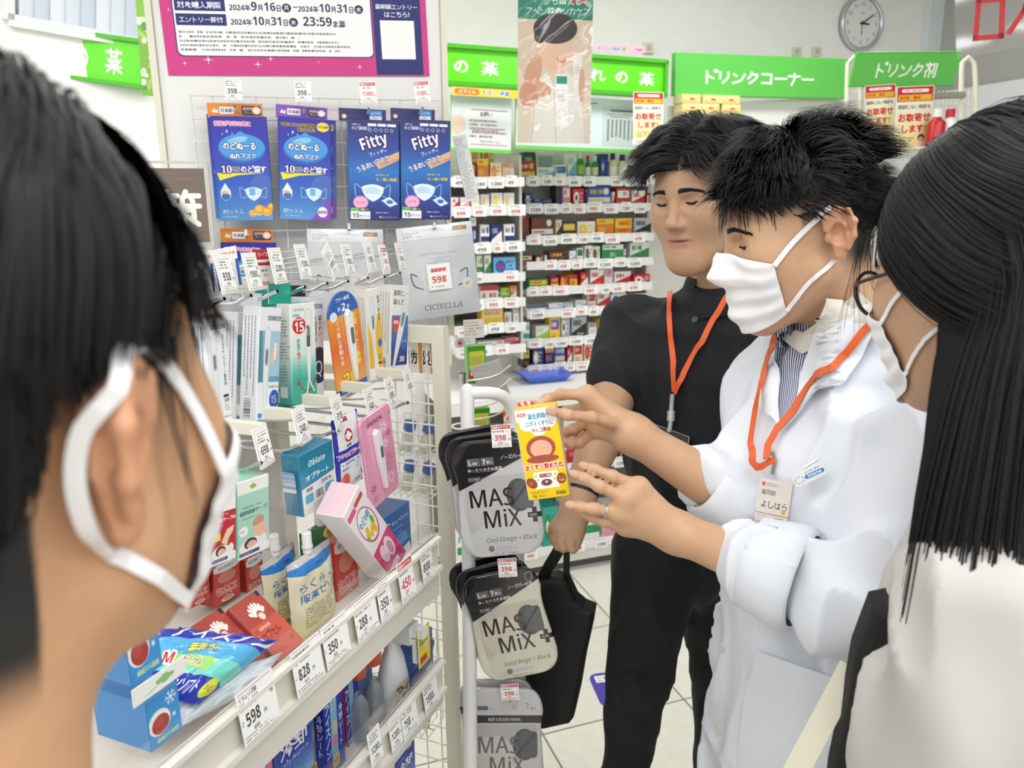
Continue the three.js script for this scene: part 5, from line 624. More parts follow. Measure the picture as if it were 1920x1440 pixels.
{
  const H = (n, l, c, t, q, d, a, f, tab, ta, m) => hung(n, l, c, GP(t), q, d, a, f, tab, ta, undefined, m);
  H('nasal_strip_carton', 'red nasal strip carton with white top behind a 698 price card', 'carton', T_B, [[395, 934], [442, 899], [442, 1034], [395, 1078]], 0.035, noseR, { left: noseS, right: noseS, side: swatch('#c4282e', noseR) }, [[400, 905], [440, 876], [440, 902], [400, 932]], noseR);
  H('nasal_strip_carton', 'mint green nasal strip carton with white header band', 'carton', T_B - 0.004, [[444, 911], [504, 883], [506, 1027], [446, 1053]], 0.05, noseM, { side: swatch('#a4dcc6', noseM) }, [[460, 862], [500, 846], [500, 884], [462, 902]], mintTop);
  H('nasal_strip_carton', 'navy nasal strip carton beside the nearest man’s mask', 'carton', T_B, [[325, 986], [370, 962], [369, 1075], [324, 1116]], 0.035, noseN, { left: noseS, right: noseS, side: swatch('#2a3c74', noseN) });
  // oval package
  const qo = quad(GP(T_B - 0.008), [[504, 872], [558, 872], [558, 998], [504, 998]]), oo = thing('oblate_package', 'pale blue oval package of wafer sheets in a clear bag', 'package'); put(oo, qo); const es = new THREE.Shape(); es.absellipse(0, 0, qo.w / 2, qo.h / 2, 0, 7); part('oval_box', cut(es, 0.022, obR, 0.002), obR.p.gloss, oo); const bg = pouchGeo(qo.w * 1.1, qo.h * 1.2, 0.004, obR); part('clear_bag', bg, CLEAR, oo).position.set(0, qo.h * 0.05, 0.001);
  const ob = H('oblate_package', 'teal and white box of wafer sheets in crinkled clear wrap', 'package', T_B - 0.002, [[561, 852], [621, 827], [634, 934], [568, 968]], 0.03, obB, { side: swatch('#2a86a8', obB) }); const wr = pouchGeo(ob.q.w * 1.04, 0.04, 0.005, obB, 0, 10, 6); part('clear_bag', wr, CLEAR, ob.o).position.set(0, ob.q.h / 2 + 0.016, -0.008);
  const qf = quad(GP(T_B - 0.012), [[620, 786], [669, 770], [680, 904], [634, 921]]), of = thing('oblate_package', 'white and royal blue bag of wafer pouches with a red cross mark', 'package'); put(of, qf); part('bag', pouchGeo(qf.w, qf.h, 0.006, fuk), fuk.p.film, of);
  const qp = quad(GP(T_B - 0.002), [[672, 781], [731, 764], [750, 925], [697, 945]]), op = thing('thermometer_blister', 'pink flowered thermometer blister on the lower hooks', 'thermometer'); put(op, qp); part('card', cut(roundRect(qp.w, qp.h, 0.012), 0.006, omP, 0.001), omP.p.film, op);
  const k = qp.h / 0.2, st = new THREE.Shape(); [[-0.011, 0.06], [0, 0.068], [0.011, 0.06], [0.0095, -0.01], [0.004, -0.07], [-0.003, -0.07], [-0.0095, -0.01]].forEach(([x, y], i) => (i ? st.lineTo(x, y) : st.moveTo(x, y))); const tg = cut(st, 0.009, null, 0.0022, 3); tg.scale(k, k, 1); tg.rotateZ(0.06); tg.translate(-qp.w * 0.08, 0.0, 0.009); const th = part('thermometer', tg, M(0xf6eef2, 0.3), op); part('display', cut(roundRect(0.01 * k, 0.026 * k, 0.003), 0.001, null, 0.0003), M(0x70787a, 0.3), th).position.set(-qp.w * 0.08, 0.012, 0.0096);
}
// ---------- goods on the shelves ----------
const raku = art(230, 380, (g, w, h) => { fillR(g, 0, 0, w, h, '#e9e2c2'); fillR(g, 0, h * 0.7, w, h * 0.3, '#efe2a0'); g.fillStyle = '#2f80d0'; g.beginPath(); g.moveTo(0, 26); g.lineTo(w, 6); g.lineTo(w, 44); g.quadraticCurveTo(w / 2, 92, 0, 50); g.fill(); fillR(g, 0, 0, w, 22, '#c9c8c2'); jt(g, '服薬用', 110, 46, 14, { color: '#1f4c88' }); jt(g, 'らくらく', 22, 122, 44, { color: '#2c6cb8', weight: 0.1 }); jt(g, '服薬ゼリー', 30, 172, 40, { color: '#2c6cb8', weight: 0.1 }); disc(g, 188, 96, 34, 34, '#dfe4dc'); for (const [dx, dy] of [[0, -10], [10, 0], [0, 10], [-10, 0]]) disc(g, 188 + dx, 96 + dy, 9, 9, '#b8c8a8'); fine(g, 40, 212, 160, 100, 8, '#7a744a', 0.5); });
const kid = (base, jp, bowl) => art(160, 340, (g, w, h) => { fillR(g, 0, 0, w, h, base); disc(g, 80, 30, 90, 40, '#f6f2ee'); jt(g, '抗生物質や', 26, 30, 20, { color: '#4aa0c8' }); disc(g, 80, 120, 56, 50, bowl); jt(g, 'おくすり', 10, 210, 34, { color: '#d8342c', outline: '#fff', weight: 0.15 }); jt(g, '飲めたね', 20, 246, 30, { color: '#d8342c', outline: '#fff', weight: 0.15 }); fillR(g, 40, 266, 80, 20, '#c02c30', 8); jt(g, jp, 50, 276, 15, { color: '#fff' }); disc(g, 80, 312, 40, 20, '#f6ece6'); disc(g, 80, 310, 30, 13, bowl); });
const kidR = kid('#d8443c', 'いちご味', '#e8907c'), kidY = kid('#f0c028', 'チョコ味', '#8a5a3c');
const hay = art(170, 330, (g, w, h) => { fillR(g, 0, 0, w, h, '#f3eef0'); fillR(g, 0, 190, w, 140, '#e03a80'); fillR(g, 6, 20, 70, 18, '#e8608c', 4); fillR(g, 80, 16, 80, 14, '#d04a50', 4); disc(g, 84, 108, 66, 64, '#e03a80'); disc(g, 84, 106, 60, 58, '#f6f4ee'); jt(g, 'のどの飴', 34, 84, 24, { color: '#3a94d8', weight: 0.16 }); for (const [x, y] of [[50, 128], [70, 140], [92, 132], [112, 124], [104, 144], [60, 116]]) disc(g, x, y, 13, 11, '#f0c030'); disc(g, 120, 110, 12, 14, '#6cb84a'); disc(g, 40, 140, 10, 10, '#6cb84a'); disc(g, 62, 236, 30, 34, '#f4d8e6'); disc(g, 110, 240, 32, 40, '#f0eaf0'); disc(g, 110, 244, 20, 26, '#e49ac0'); fillR(g, 8, 292, 110, 22, '#fff', 10); fine(g, 16, 297, 90, 12, 1, '#c02c6c'); });
const clev = art(150, 260, (g, w, h) => { fillR(g, 0, 0, w, h, grad(g, 0, 0, 0, h, '#2a66b0', '#1c4a94')); en(g, 'C', 12, 56, 46, '#f4f8fc'); jt(g, 'クレベリン', 46, 56, 19, { color: '#f4f8fc', weight: 0.13 }); fine(g, 30, 84, 90, 12, 1, '#bcd4ec'); disc(g, 96, 160, 34, 34, '#3f86c8'); fine(g, 20, 110, 90, 20, 2, '#9cc0e4'); poly(g, [[90, 260], [100, 210], [140, 200], [150, 260]], '#e9f0f6'); });
const caps = art(220, 260, (g, w, h) => { fillR(g, 0, 0, w, h, '#cf5a48'); fillR(g, 0, 0, w, 110, '#b44a40'); fillR(g, 196, 0, 24, 22, '#2a2624'); for (let k = 0; k < 7; k++) { const a = -2.7 + k * 0.36; g.save(); g.translate(128, 92); g.rotate(a); fillR(g, 24, -8, 46 - k * 2, 16, '#f6efe8', 8); g.restore(); } disc(g, 128, 92, 20, 16, '#f2dcd2'); en(g, 'HF', 14, 134, 24, '#8c3028', { w: 'normal' }); en(g, 'CAPSULES', 48, 130, 18, '#f2d8d0'); jt(g, 'カプセル', 30, 164, 34, { color: '#3a1c18', weight: 0.1 }); fine(g, 40, 192, 120, 10, 1, '#8c3028'); en(g, '#00', 160, 220, 18, '#7a2a22'); fine(g, 20, 226, 110, 16, 2, '#8c3028'); });
const icen = art(420, 260, (g, w, h) => { fillR(g, 0, 0, w, h, '#7ce0d4'); fillR(g, 0, 60, w, 70, '#58b4e8'); fillR(g, 0, 0, w, 64, '#2a34b0'); jt(g, 'アイスノン', 60, 32, 62, { color: '#f2f6fc', weight: 0.14, sx: 1.2 }); jt(g, '長持ち!', 150, 98, 34, { color: '#f0e43a', outline: '#2a64b0', weight: 0.15 }); fillR(g, 0, 130, 300, 50, '#a8e07c'); en(g, 'M', 60, 150, 60, '#c8242c', { ol: '#fff' }); jt(g, '超ソフト', 140, 156, 28, { color: '#c8242c', outline: '#fff', weight: 0.15 }); fillR(g, 0, 196, w, 64, '#2434b4'); jt(g, 'アイスノンソフト', 30, 228, 38, { color: '#fff', weight: 0.14 }); disc(g, 380, 220, 34, 28, '#d8e84a'); jt(g, 'ひえ', 360, 220, 20, { color: '#c8242c' }); });
const hyo = art(200, 260, (g, w, h) => { fillR(g, 0, 0, w, h, '#3a94d8'); for (let k = 0; k < 6; k++) { const a = k * 1.047; line(g, [[150, 50], [150 + 34 * Math.cos(a), 50 + 34 * Math.sin(a)]], '#fff', 5); line(g, [[150 + 20 * Math.cos(a), 50 + 20 * Math.sin(a)], [150 + 32 * Math.cos(a + 0.4), 50 + 32 * Math.sin(a + 0.4)]], '#fff', 4); } disc(g, 66, 140, 70, 66, '#f2efec'); disc(g, 72, 152, 56, 50, '#a83a34'); disc(g, 60, 140, 30, 26, '#b8483e'); for (let k = 0; k < 3; k++) line(g, [[160 + 12 * Math.cos(k * 1.05), 150 + 12 * Math.sin(k * 1.05)], [160 - 12 * Math.cos(k * 1.05), 150 - 12 * Math.sin(k * 1.05)]], '#fff', 4); g.save(); g.translate(190, 240); g.rotate(Math.PI); jt(g, '表面ひだ加工', 10, 10, 24, { color: '#d8ec7c', weight: 0.13 }); g.restore(); });
const reik = art(220, 330, (g, w, h) => { fillR(g, 0, 0, w, h, grad(g, 0, 0, 0, h, '#2c3c9c', '#3a60c0', '#a8d0f0')); fillR(g, 120, 6, 90, 26, '#2a2f6c', 12); jt(g, '大人用', 134, 19, 20, { color: '#fff' }); fine(g, 40, 46, 150, 16, 1, '#cfe2fa'); jt(g, '冷却', 34, 120, 80, { color: '#fff', outline: '#2430a0', weight: 0.14, ow: 0.2 }); jt(g, 'ジェルシート', 46, 186, 26, { color: '#fff', outline: '#2430a0', weight: 0.14 }); fillR(g, 40, 230, 60, 24, '#2a40b0', 8); fine(g, 120, 230, 80, 70, 5, '#4a70b0'); });
const reip = art(200, 300, (g, w, h) => { fillR(g, 0, 0, w, h, '#e070a8'); fillR(g, 90, 30, 90, 26, '#c83a58', 12); jt(g, 'こども用', 98, 43, 18, { color: '#fff' }); en(g, 'Cooling Gel Sheet', 40, 76, 16, '#fbe0ee'); jt(g, '冷却', 40, 150, 60, { color: '#fff', outline: '#a0307c', weight: 0.14 }); });
const aice = art(170, 420, (g, w, h) => { fillR(g, 0, 0, w, h, grad(g, 0, 0, 0, h, '#2434a8', '#2a44b8')); fillR(g, 0, 0, 50, 90, '#c02c2c'); en(g, '30', 4, 56, 36, '#f6dc5a', { sx: 0.9 }); fillR(g, 50, 20, 60, 330, '#8ccbe6', 6); en(g, 'COOL', 78, 100, 36, '#2460b0', { r: 1.5 , a: 'center', ol: '#fff' }); disc(g, 90, 230, 22, 30, '#f2c8a8'); disc(g, 84, 290, 24, 26, '#e890a8'); jt(g, 'アイスノン', 26, 110, 44, { vertical: true, color: '#fff', weight: 0.14, gap: 1.08 }); jt(g, '冷却シート', 142, 150, 34, { vertical: true, color: '#fff', weight: 0.13, gap: 1.08 }); disc(g, 138, 50, 28, 40, '#c02c2c'); en(g, '30', 120, 50, 32, '#f6dc5a', { sx: 0.9 }); fillR(g, 56, 350, 60, 50, '#f2e25a', 6); en(g, '10', 62, 376, 40, '#c8342c'); });
function stand(name, label, cat, t, q4, depth, a, faces, mat = 'gloss') { return hung(name, label, cat, GP(t), q4, depth, a, faces, null, null, undefined, mat); }
{
  // jelly pouches with spouts
  const jelly = (q4, t, l) => { const q = quad(GP(t), q4), o = thing('jelly_pouch', l, 'pouch'); put(o, q); part('pouch', pouchGeo(q.w, q.h, 0.014, raku), raku.p.film, o); const s = new THREE.LatheGeometry([[0.007, 0], [0.009, 0.002], [0.009, 0.008], [0.0075, 0.009], [0.011, 0.01], [0.011, 0.014], [0.0095, 0.015], [0.0095, 0.034], [0.0085, 0.036], [0, 0.036]].map(([x, y]) => new THREE.Vector2(x * 0.72, y * 0.9)), 20); s.translate(-q.w * 0.02, q.h / 2 - 0.002, 0); part('spout_cap', s, M(0xf4f3f0, 0.35), o); };
  jelly([[484, 1046], [552, 1030], [568, 1152], [506, 1176]], -0.16, 'cream jelly pouch with a blue top band, the one behind'); jelly([[531, 1043], [622, 1026], [627, 1176], [552, 1192]], -0.11, 'cream jelly pouch with a white spout in front on the shelf');
  const green = quad(GP(-0.19), [[560, 992], [640, 968], [642, 1060], [566, 1080]]), og = thing('jelly_pouch', 'dark green jelly pouch with a lemon picture and white spout', 'pouch'); put(og, green); const ga = art(160, 200, (g, w, h) => { fillR(g, 0, 0, w, h, '#2c7a4c'); disc(g, 110, 40, 44, 26, '#f2e6b0'); disc(g, 96, 40, 16, 12, '#f0c82c'); disc(g, 126, 44, 14, 12, '#e8b02c'); jt(g, '服薬ゼリー', 16, 90, 24, { color: '#e8f2e8' }); }); part('pouch', pouchGeo(green.w, green.h, 0.012, ga), ga.p.film, og); const sc = new THREE.CylinderGeometry(0.007, 0.008, 0.03, 16); sc.translate(-0.004, green.h / 2 + 0.012, 0); part('spout_cap', sc, M(0xf4f3f0, 0.35), og);
  stand('jelly_carton', 'red strawberry medicine jelly pack right of the cream pouches', 'carton', -0.12, [[628, 1012], [664, 998], [678, 1122], [632, 1146]], 0.02, kidR, { side: swatch('#c83a34', kidR) }); stand('jelly_carton', 'yellow chocolate medicine jelly pack behind the red one', 'carton', -0.15, [[641, 972], [672, 962], [680, 1090], [652, 1104]], 0.02, kidY, { side: swatch('#e4b424', kidY) });
  [[[352, 1078], [392, 1060], [395, 1128], [355, 1138]], [[398, 1062], [450, 1046], [452, 1122], [402, 1132]], [[460, 1048], [492, 1038], [497, 1120], [464, 1130]]].forEach((q, i) => stand('jelly_carton', `red strawberry jelly pack at the back of the shelf, ${['left', 'middle', 'right'][i]} of three`, 'carton', -0.27, q, 0.03, kidR, { side: swatch('#b8342e', kidR) }));
  stand('candy_carton', 'pink and white carton tipped sideways at the shelf’s far end', 'carton', -0.05, [[634, 955], [681, 925], [772, 1046], [726, 1078]], 0.045, hay, { side: swatch('#e9c8d2', hay), left: noseS, bottom: noseS });
  stand('air_purifier_carton', 'blue air cleaning gel carton behind the tipped pink one', 'carton', -0.12, [[714, 963], [769, 951], [772, 1043], [722, 1062]], 0.05, clev, { side: swatch('#1f4c94', clev) });
  // capsule boxes leaning back on the shelf
  const nT = NN.clone().multiplyScalar(0.62).addScaledVector(UP, 0.78), base = hit(500, 1178, GP(-0.09)), pl = plane(base, nT, DD), q = quad(pl, [[414, 1150], [470, 1120], [588, 1188], [526, 1228]]);
  ['in front, showing its white hand picture', 'second from the front', 'third from the front', 'farthest back'].forEach((w, i) => { const o = single('capsule_carton', carton(q.w, q.h, 0.028, { front: caps, side: swatch('#9c4038', caps), bottom: swatch('#c25646', caps) }, 0.0008), caps.p.gloss, 'red empty-capsule carton leaning back, ' + w, 'carton'); const y = nT.clone().cross(DD).normalize(); basis(o, DD, y, nT, q.ctr.clone().addScaledVector(DD, -0.052 * i).addScaledVector(UP, -0.0 * i).addScaledVector(NN, -0.012 * i)); });
  // soft cooling pillow
  const n2 = NN.clone().multiplyScalar(0.5).addScaledVector(UP, 0.86).normalize(), p2 = plane(hit(400, 1262, GP(-0.07)), n2, DD);
  const puffPatch = (px, puff, a, pl) => { const c = px.map(([x, y]) => hit(x, y, pl)), g = new THREE.PlaneGeometry(1, 1, 26, 20), p = g.attributes.position, up = g.attributes.uv; const mk = (s) => { const k = g.clone(), q = k.attributes.position; for (let i = 0; i < q.count; i++) { const u = p.getX(i) + 0.5, v = 0.5 - p.getY(i), e = Math.pow(Math.max(0, (1 - (2 * u - 1) ** 4) * (1 - (2 * v - 1) ** 4)), 0.6); const w = c[0].clone().lerp(c[1], u).lerp(c[3].clone().lerp(c[2], u), v).addScaledVector(pl.n, s * puff * e * (1 + 0.3 * nz(u * 5, v * 4, 1)) + 0.004 * nz(u * 9, v * 8, 5)); q.setXYZ(i, w.x, w.y, w.z); } k.computeVertexNormals(); return remap(k, a); }; return merge([mk(1), mk(-0.7)]); };
  part('bag', puffPatch([[285, 1176], [522, 1200], [372, 1322], [262, 1300]], 0.016, icen, p2), icen.p.film, thing('cooling_pillow', 'blue and aqua soft cooling pillow bag lying on the shelf', 'pillow'));
  part('bag', puffPatch([[330, 1300], [530, 1222], [480, 1290], [340, 1362]], 0.008, icen, plane(hit(420, 1300, GP(-0.05)).addScaledVector(UP, -0.012), n2, DD)), M(0xdbe6ea, 0.2, { clearcoat: 0.5 }), thing('cooling_pillow', 'clear whitish cooling bag under the blue pillow', 'pillow'));
  stand('ice_bag_carton', 'sky blue ice bag carton, upper of two by the nearest man', 'carton', -0.02, [[229, 1168], [289, 1127], [307, 1246], [247, 1290]], 0.07, hyo, { side: swatch('#2f80c0', hyo) }); stand('ice_bag_carton', 'sky blue ice bag carton, lower of two by the nearest man', 'carton', -0.02, [[272, 1316], [332, 1280], [344, 1368], [284, 1410]], 0.07, hyo, { side: swatch('#2f80c0', hyo) });
  { const f = art(140, 60, (g, w, h) => { fillR(g, 0, 0, w, h, '#f2f3f0'); for (const [dx, dy] of [[0, 0], [14, -6], [14, 8], [28, 2]]) disc(g, 70 + dx, 28 + dy, 11, 8, '#8cc47a'); line(g, [[30, 48], [60, 40], [80, 34]], '#9cc88c', 3, true); }); const qq = quad(GP(-0.012), [[247, 1292], [345, 1232], [350, 1262], [250, 1326]]); put(single('clover_card', sheet(qq.w, qq.h, f, 0.001), f.p.paper, 'white flap card with a green clover between the ice bag cartons', 'card'), qq); }
  // lower shelf
  stand('cooling_sheet_carton', 'blue and white cooling gel sheet carton on the lower shelf', 'carton', -0.06, [[511, 1382], [582, 1322], [590, 1440], [518, 1500]], 0.05, reik, { side: swatch('#2f48a8', reik) }); stand('cooling_sheet_carton', 'pink cooling gel sheet carton at the bottom edge', 'carton', -0.05, [[437, 1430], [508, 1378], [515, 1480], [445, 1530]], 0.05, reip, { side: swatch('#c45890', reip) });
  stand('cooling_sheet_carton', 'narrow dark blue cooling carton with red 30 badge, front one', 'carton', -0.06, [[603, 1281], [641, 1243], [648, 1428], [615, 1462]], 0.05, aice, { side: swatch('#2638b0', aice), left: aice }); stand('cooling_sheet_carton', 'narrow dark blue cooling carton behind its twin', 'carton', -0.075, [[643, 1242], [666, 1224], [682, 1414], [654, 1440]], 0.06, aice, { side: swatch('#c83a2c', aice) });
  // clear inhaler packs with red caps
  for (const [x, l] of [[678, 'left'], [706, 'right']]) { const o = thing('inhaler_pack', `clear pack with a red cap on the lower shelf, ${l} one`, 'package'), p = hit(x, 1392 - (x - 678), GP(-0.07)); basis(o, DD, UP, NN, p); const hh = 0.155; part('bottle', bottleGeo(0.014, hh * 0.7), M(0xdfe6ea, 0.12, { transmission: 0.6, thickness: 0 }), o); const c = new THREE.CylinderGeometry(0.016, 0.013, 0.03, 18); c.translate(0, hh * 0.83, 0); part('cap', c, M(0xe2562e, 0.35), o); part('blister', new THREE.BoxGeometry(0.04, hh * 1.1, 0.03).translate(0, hh * 0.55, 0), CLEAR, o); part('card', box(0.04, hh * 1.15, 0.001, 0, hh * 0.57, -0.016), M(0x5a86c4, 0.5), o); }
  { // white spray bottle with a yellow neck card
    const o = thing('spray_bottle', 'white trigger spray bottle with a yellow neck card', 'bottle'), p = hit(744, 1322, GP(-0.06)); basis(o, DD, UP, NN, p); o.scale.setScalar(1.22); const b = new THREE.LatheGeometry([[0, 0], [0.026, 0], [0.028, 0.004], [0.028, 0.05], [0.02, 0.078], [0.012, 0.09], [0.012, 0.1]].map(([x, y]) => new THREE.Vector2(x, y)), 24); b.scale(1, 1, 0.7); part('bottle', b, M(0xeef0f0, 0.25), o); part('trigger_head', merge([box(0.022, 0.024, 0.05, 0, 0.112, 0.006), box(0.014, 0.012, 0.02, 0, 0.116, 0.038), box(0.012, 0.034, 0.006, 0, 0.09, 0.034)]), M(0xe9ecec, 0.3), o); const la = art(120, 120, (g, w, h) => { fillR(g, 0, 0, w, h, '#e8e4d4'); jt(g, 'ウイルス', 8, 30, 26, { color: '#c89c1e', outline: '#333' }); jt(g, '除菌', 30, 64, 28, { color: '#c89c1e', outline: '#333' }); fine(g, 10, 86, 100, 26, 2, '#777'); }), lg = new THREE.CylinderGeometry(0.0285, 0.0285, 0.042, 20, 1, true, -0.9, 1.8); lg.scale(1, 1, 0.72); lg.translate(0, 0.027, 0); remap(lg, la); part('label_sheet', lg, la.p.gloss, o); const na = art(80, 130, (g, w, h) => { fillR(g, 0, 0, w, h, '#e8dc34', 8); fine(g, 10, 14, 60, 44, 3, '#3a7a3c', 0.7); disc(g, 52, 70, 14, 16, '#f0d0a8'); fillR(g, 10, 96, 44, 22, '#c8342c'); }), nc = part('neck_card', sheet(0.03, 0.052, na, 0.0008), na.p.gloss, o); nc.position.set(0.006, 0.094, 0.042);
  }
  stand('air_purifier_carton', 'blue air cleaning gel carton beside the spray bottle', 'carton', -0.03, [[769, 1208], [811, 1183], [813, 1262], [774, 1292]], 0.05, clev, { side: swatch('#1f4c94', clev) });
  stand('mask_wipes_carton', 'white and navy carton at the bottom by the price cards', 'carton', -0.05, [[738, 1420], [778, 1392], [780, 1470], [742, 1490]], 0.05, reik, { side: swatch('#e9eaf2', reik) });
}
// ---------- end mesh, post and the mask rack ----------
const ES = 0.7, EP = (o) => plane(G(ES, 0, 0).addScaledVector(DD, o), DD.clone().negate(), NN);
{
  const o = thing('mesh_end_panel', 'cream post with white wire mesh at the end of the shelving', 'panel'), pt = hit(838, 1000, EP(0)), t0 = pt.clone().sub(G0).dot(NN), top = hit(832, 612, EP(0)).y, tL = hit(712, 700, EP(0)).clone().sub(G0).dot(NN), tB = hit(768, 640, EP(0)).clone().sub(G0).dot(NN), PT = (t, y, o = 0) => G(ES + o, y, t);
  part('post', (() => { const g = box(0.022, top, 0.026); const q = new THREE.Object3D(); basis(q, DD, UP, NN, PT(t0, top / 2)); q.updateMatrix(); return g.applyMatrix4(q.matrix); })(), CREAM, o);
  part('top_bar', (() => { const g = box(0.02, 0.03, t0 - tB); const q = new THREE.Object3D(); basis(q, DD, UP, NN, PT((t0 + tB) / 2 - 0.013, top - 0.016)); q.updateMatrix(); return g.applyMatrix4(q.matrix); })(), CREAM, o);
  const wires = []; for (let t = t0 - 0.03; t > tL; t -= 0.036) wires.push(tube([PT(t, 0.1), PT(t, top - 0.03)], 0.0018, 1, 5)); part('upright_wires', merge(wires), WIRE, o); const cross = []; for (let y = top - 0.11; y > 0.1; y -= 0.042) cross.push(tube([PT(t0 - 0.012, y, -0.003), PT(tL, y, -0.003)], 0.0018, 1, 5)); part('cross_wires', merge(cross), WIRE, o);
  const s = art(180, 120, (g, w, h) => { fillR(g, 0, 0, w, h, '#e9e6df'); fillR(g, 62, 0, 22, h, '#e0943c'); fillR(g, 132, 0, 48, h, '#e0943c'); jt(g, '防', 2, 60, 56, { color: '#3a3c40', weight: 0.13 }); jt(g, '災', 80, 60, 60, { color: '#3a3c40', weight: 0.13, outline: '#f6f3ec' }); }); const q = quad(EP(0.03), [[764, 636], [822, 650], [824, 712], [766, 688]]), d = single('disaster_sign', sheet(q.w, q.h, s, 0.002), s.p.paper, 'orange and white disaster goods sign behind the cream post', 'sign'); put(d, q);
  // wire baskets beyond the mesh with small bottles
  [[830, 0], [905, 1], [1100, 2], [1230, 3], [1345, 4]].forEach(([py, i]) => {
    const b = new THREE.Group(), c = hit(778, py, EP(0.10)), g = [], W = 0.10, D = 0.09; basis(b, NN, UP, DD.clone().negate(), c);
    for (let k = 0; k <= 6; k++) { const x = -W / 2 + W * k / 6; g.push(polyTube([V(x, 0.035, D / 2), V(x, -0.02, D / 2 - 0.012), V(x, -0.02, -D / 2), V(x, 0.05, -D / 2)], 0.0014, 5)); } for (const [y, z] of [[0.035, D / 2], [0.008, D / 2 - 0.006], [-0.02, 0], [0.05, -D / 2]]) g.push(tube([V(-W / 2, y, z), V(W / 2, y, z)], 0.002, 1, 5)); { b.updateMatrix(); part('wire_basket', merge(g).applyMatrix4(b.matrix), WIRE, o); }
    for (let k = 0; k < 2; k++) { const t = thing('vial', `${i < 3 ? 'clear and blue' : 'yellow and black'} vial in the ${ORD[i]} wire basket, ${k ? 'right' : 'left'} one`, 'bottle'); basis(t, NN, UP, DD.clone().negate(), c.clone().addScaledVector(NN, -0.024 + k * 0.046).addScaledVector(UP, -0.017)); t.rotateZ(-0.25); part('body', bottleGeo(0.013, 0.06), M(i < 3 ? 0xd4d2c0 : 0xd8c84a, 0.2), t); const cp = new THREE.CylinderGeometry(0.0135, 0.0135, 0.018, 14); cp.translate(0, 0.056, 0); part('cap', cp, M(i < 3 ? 0x4a6aa8 : 0x33373a, 0.4), t); }
  });
}
const HP = plane(P(940, 950, 1.34), V(-0.02, 0, 1), V(1, 0, 0.02));
{
  const o = thing('mask_rack', 'white tubular rack with a rounded corner holding the mask pouches', 'rack'), d = 1.42, r = 0.013;
  part('upright_tube', tube([P(876, 732, d), P(884, 1600, d)], r, 1, 14), M(0xf3f3f1, 0.35), o); part('tube_cap', new THREE.SphereGeometry(r * 1.01, 14, 8), M(0xf3f3f1, 0.35), o).position.copy(P(876, 732, d));
  part('top_tube', tube([P(880, 737, d), P(920, 737, d + 0.01), P(945, 745, d + 0.03), P(962, 770, d + 0.05), P(968, 810, d + 0.06), P(970, 900, d + 0.06), P(976, 1500, d + 0.06)], r * 0.92, 50, 14), M(0xf3f3f1, 0.35), o); const g = []; for (const y of [800, 1050, 1290]) g.push(tube([P(878, y, d), P(966, y + 2, d + 0.05)], 0.0025, 1, 6)); part('cross_wires', merge(g), WIRE, o);
  part('cable_tie', new THREE.TorusGeometry(0.02, 0.002, 6, 24).rotateX(Math.PI / 2).translate(...P(868, 799, d - 0.004).toArray()), WIRE, o);
}
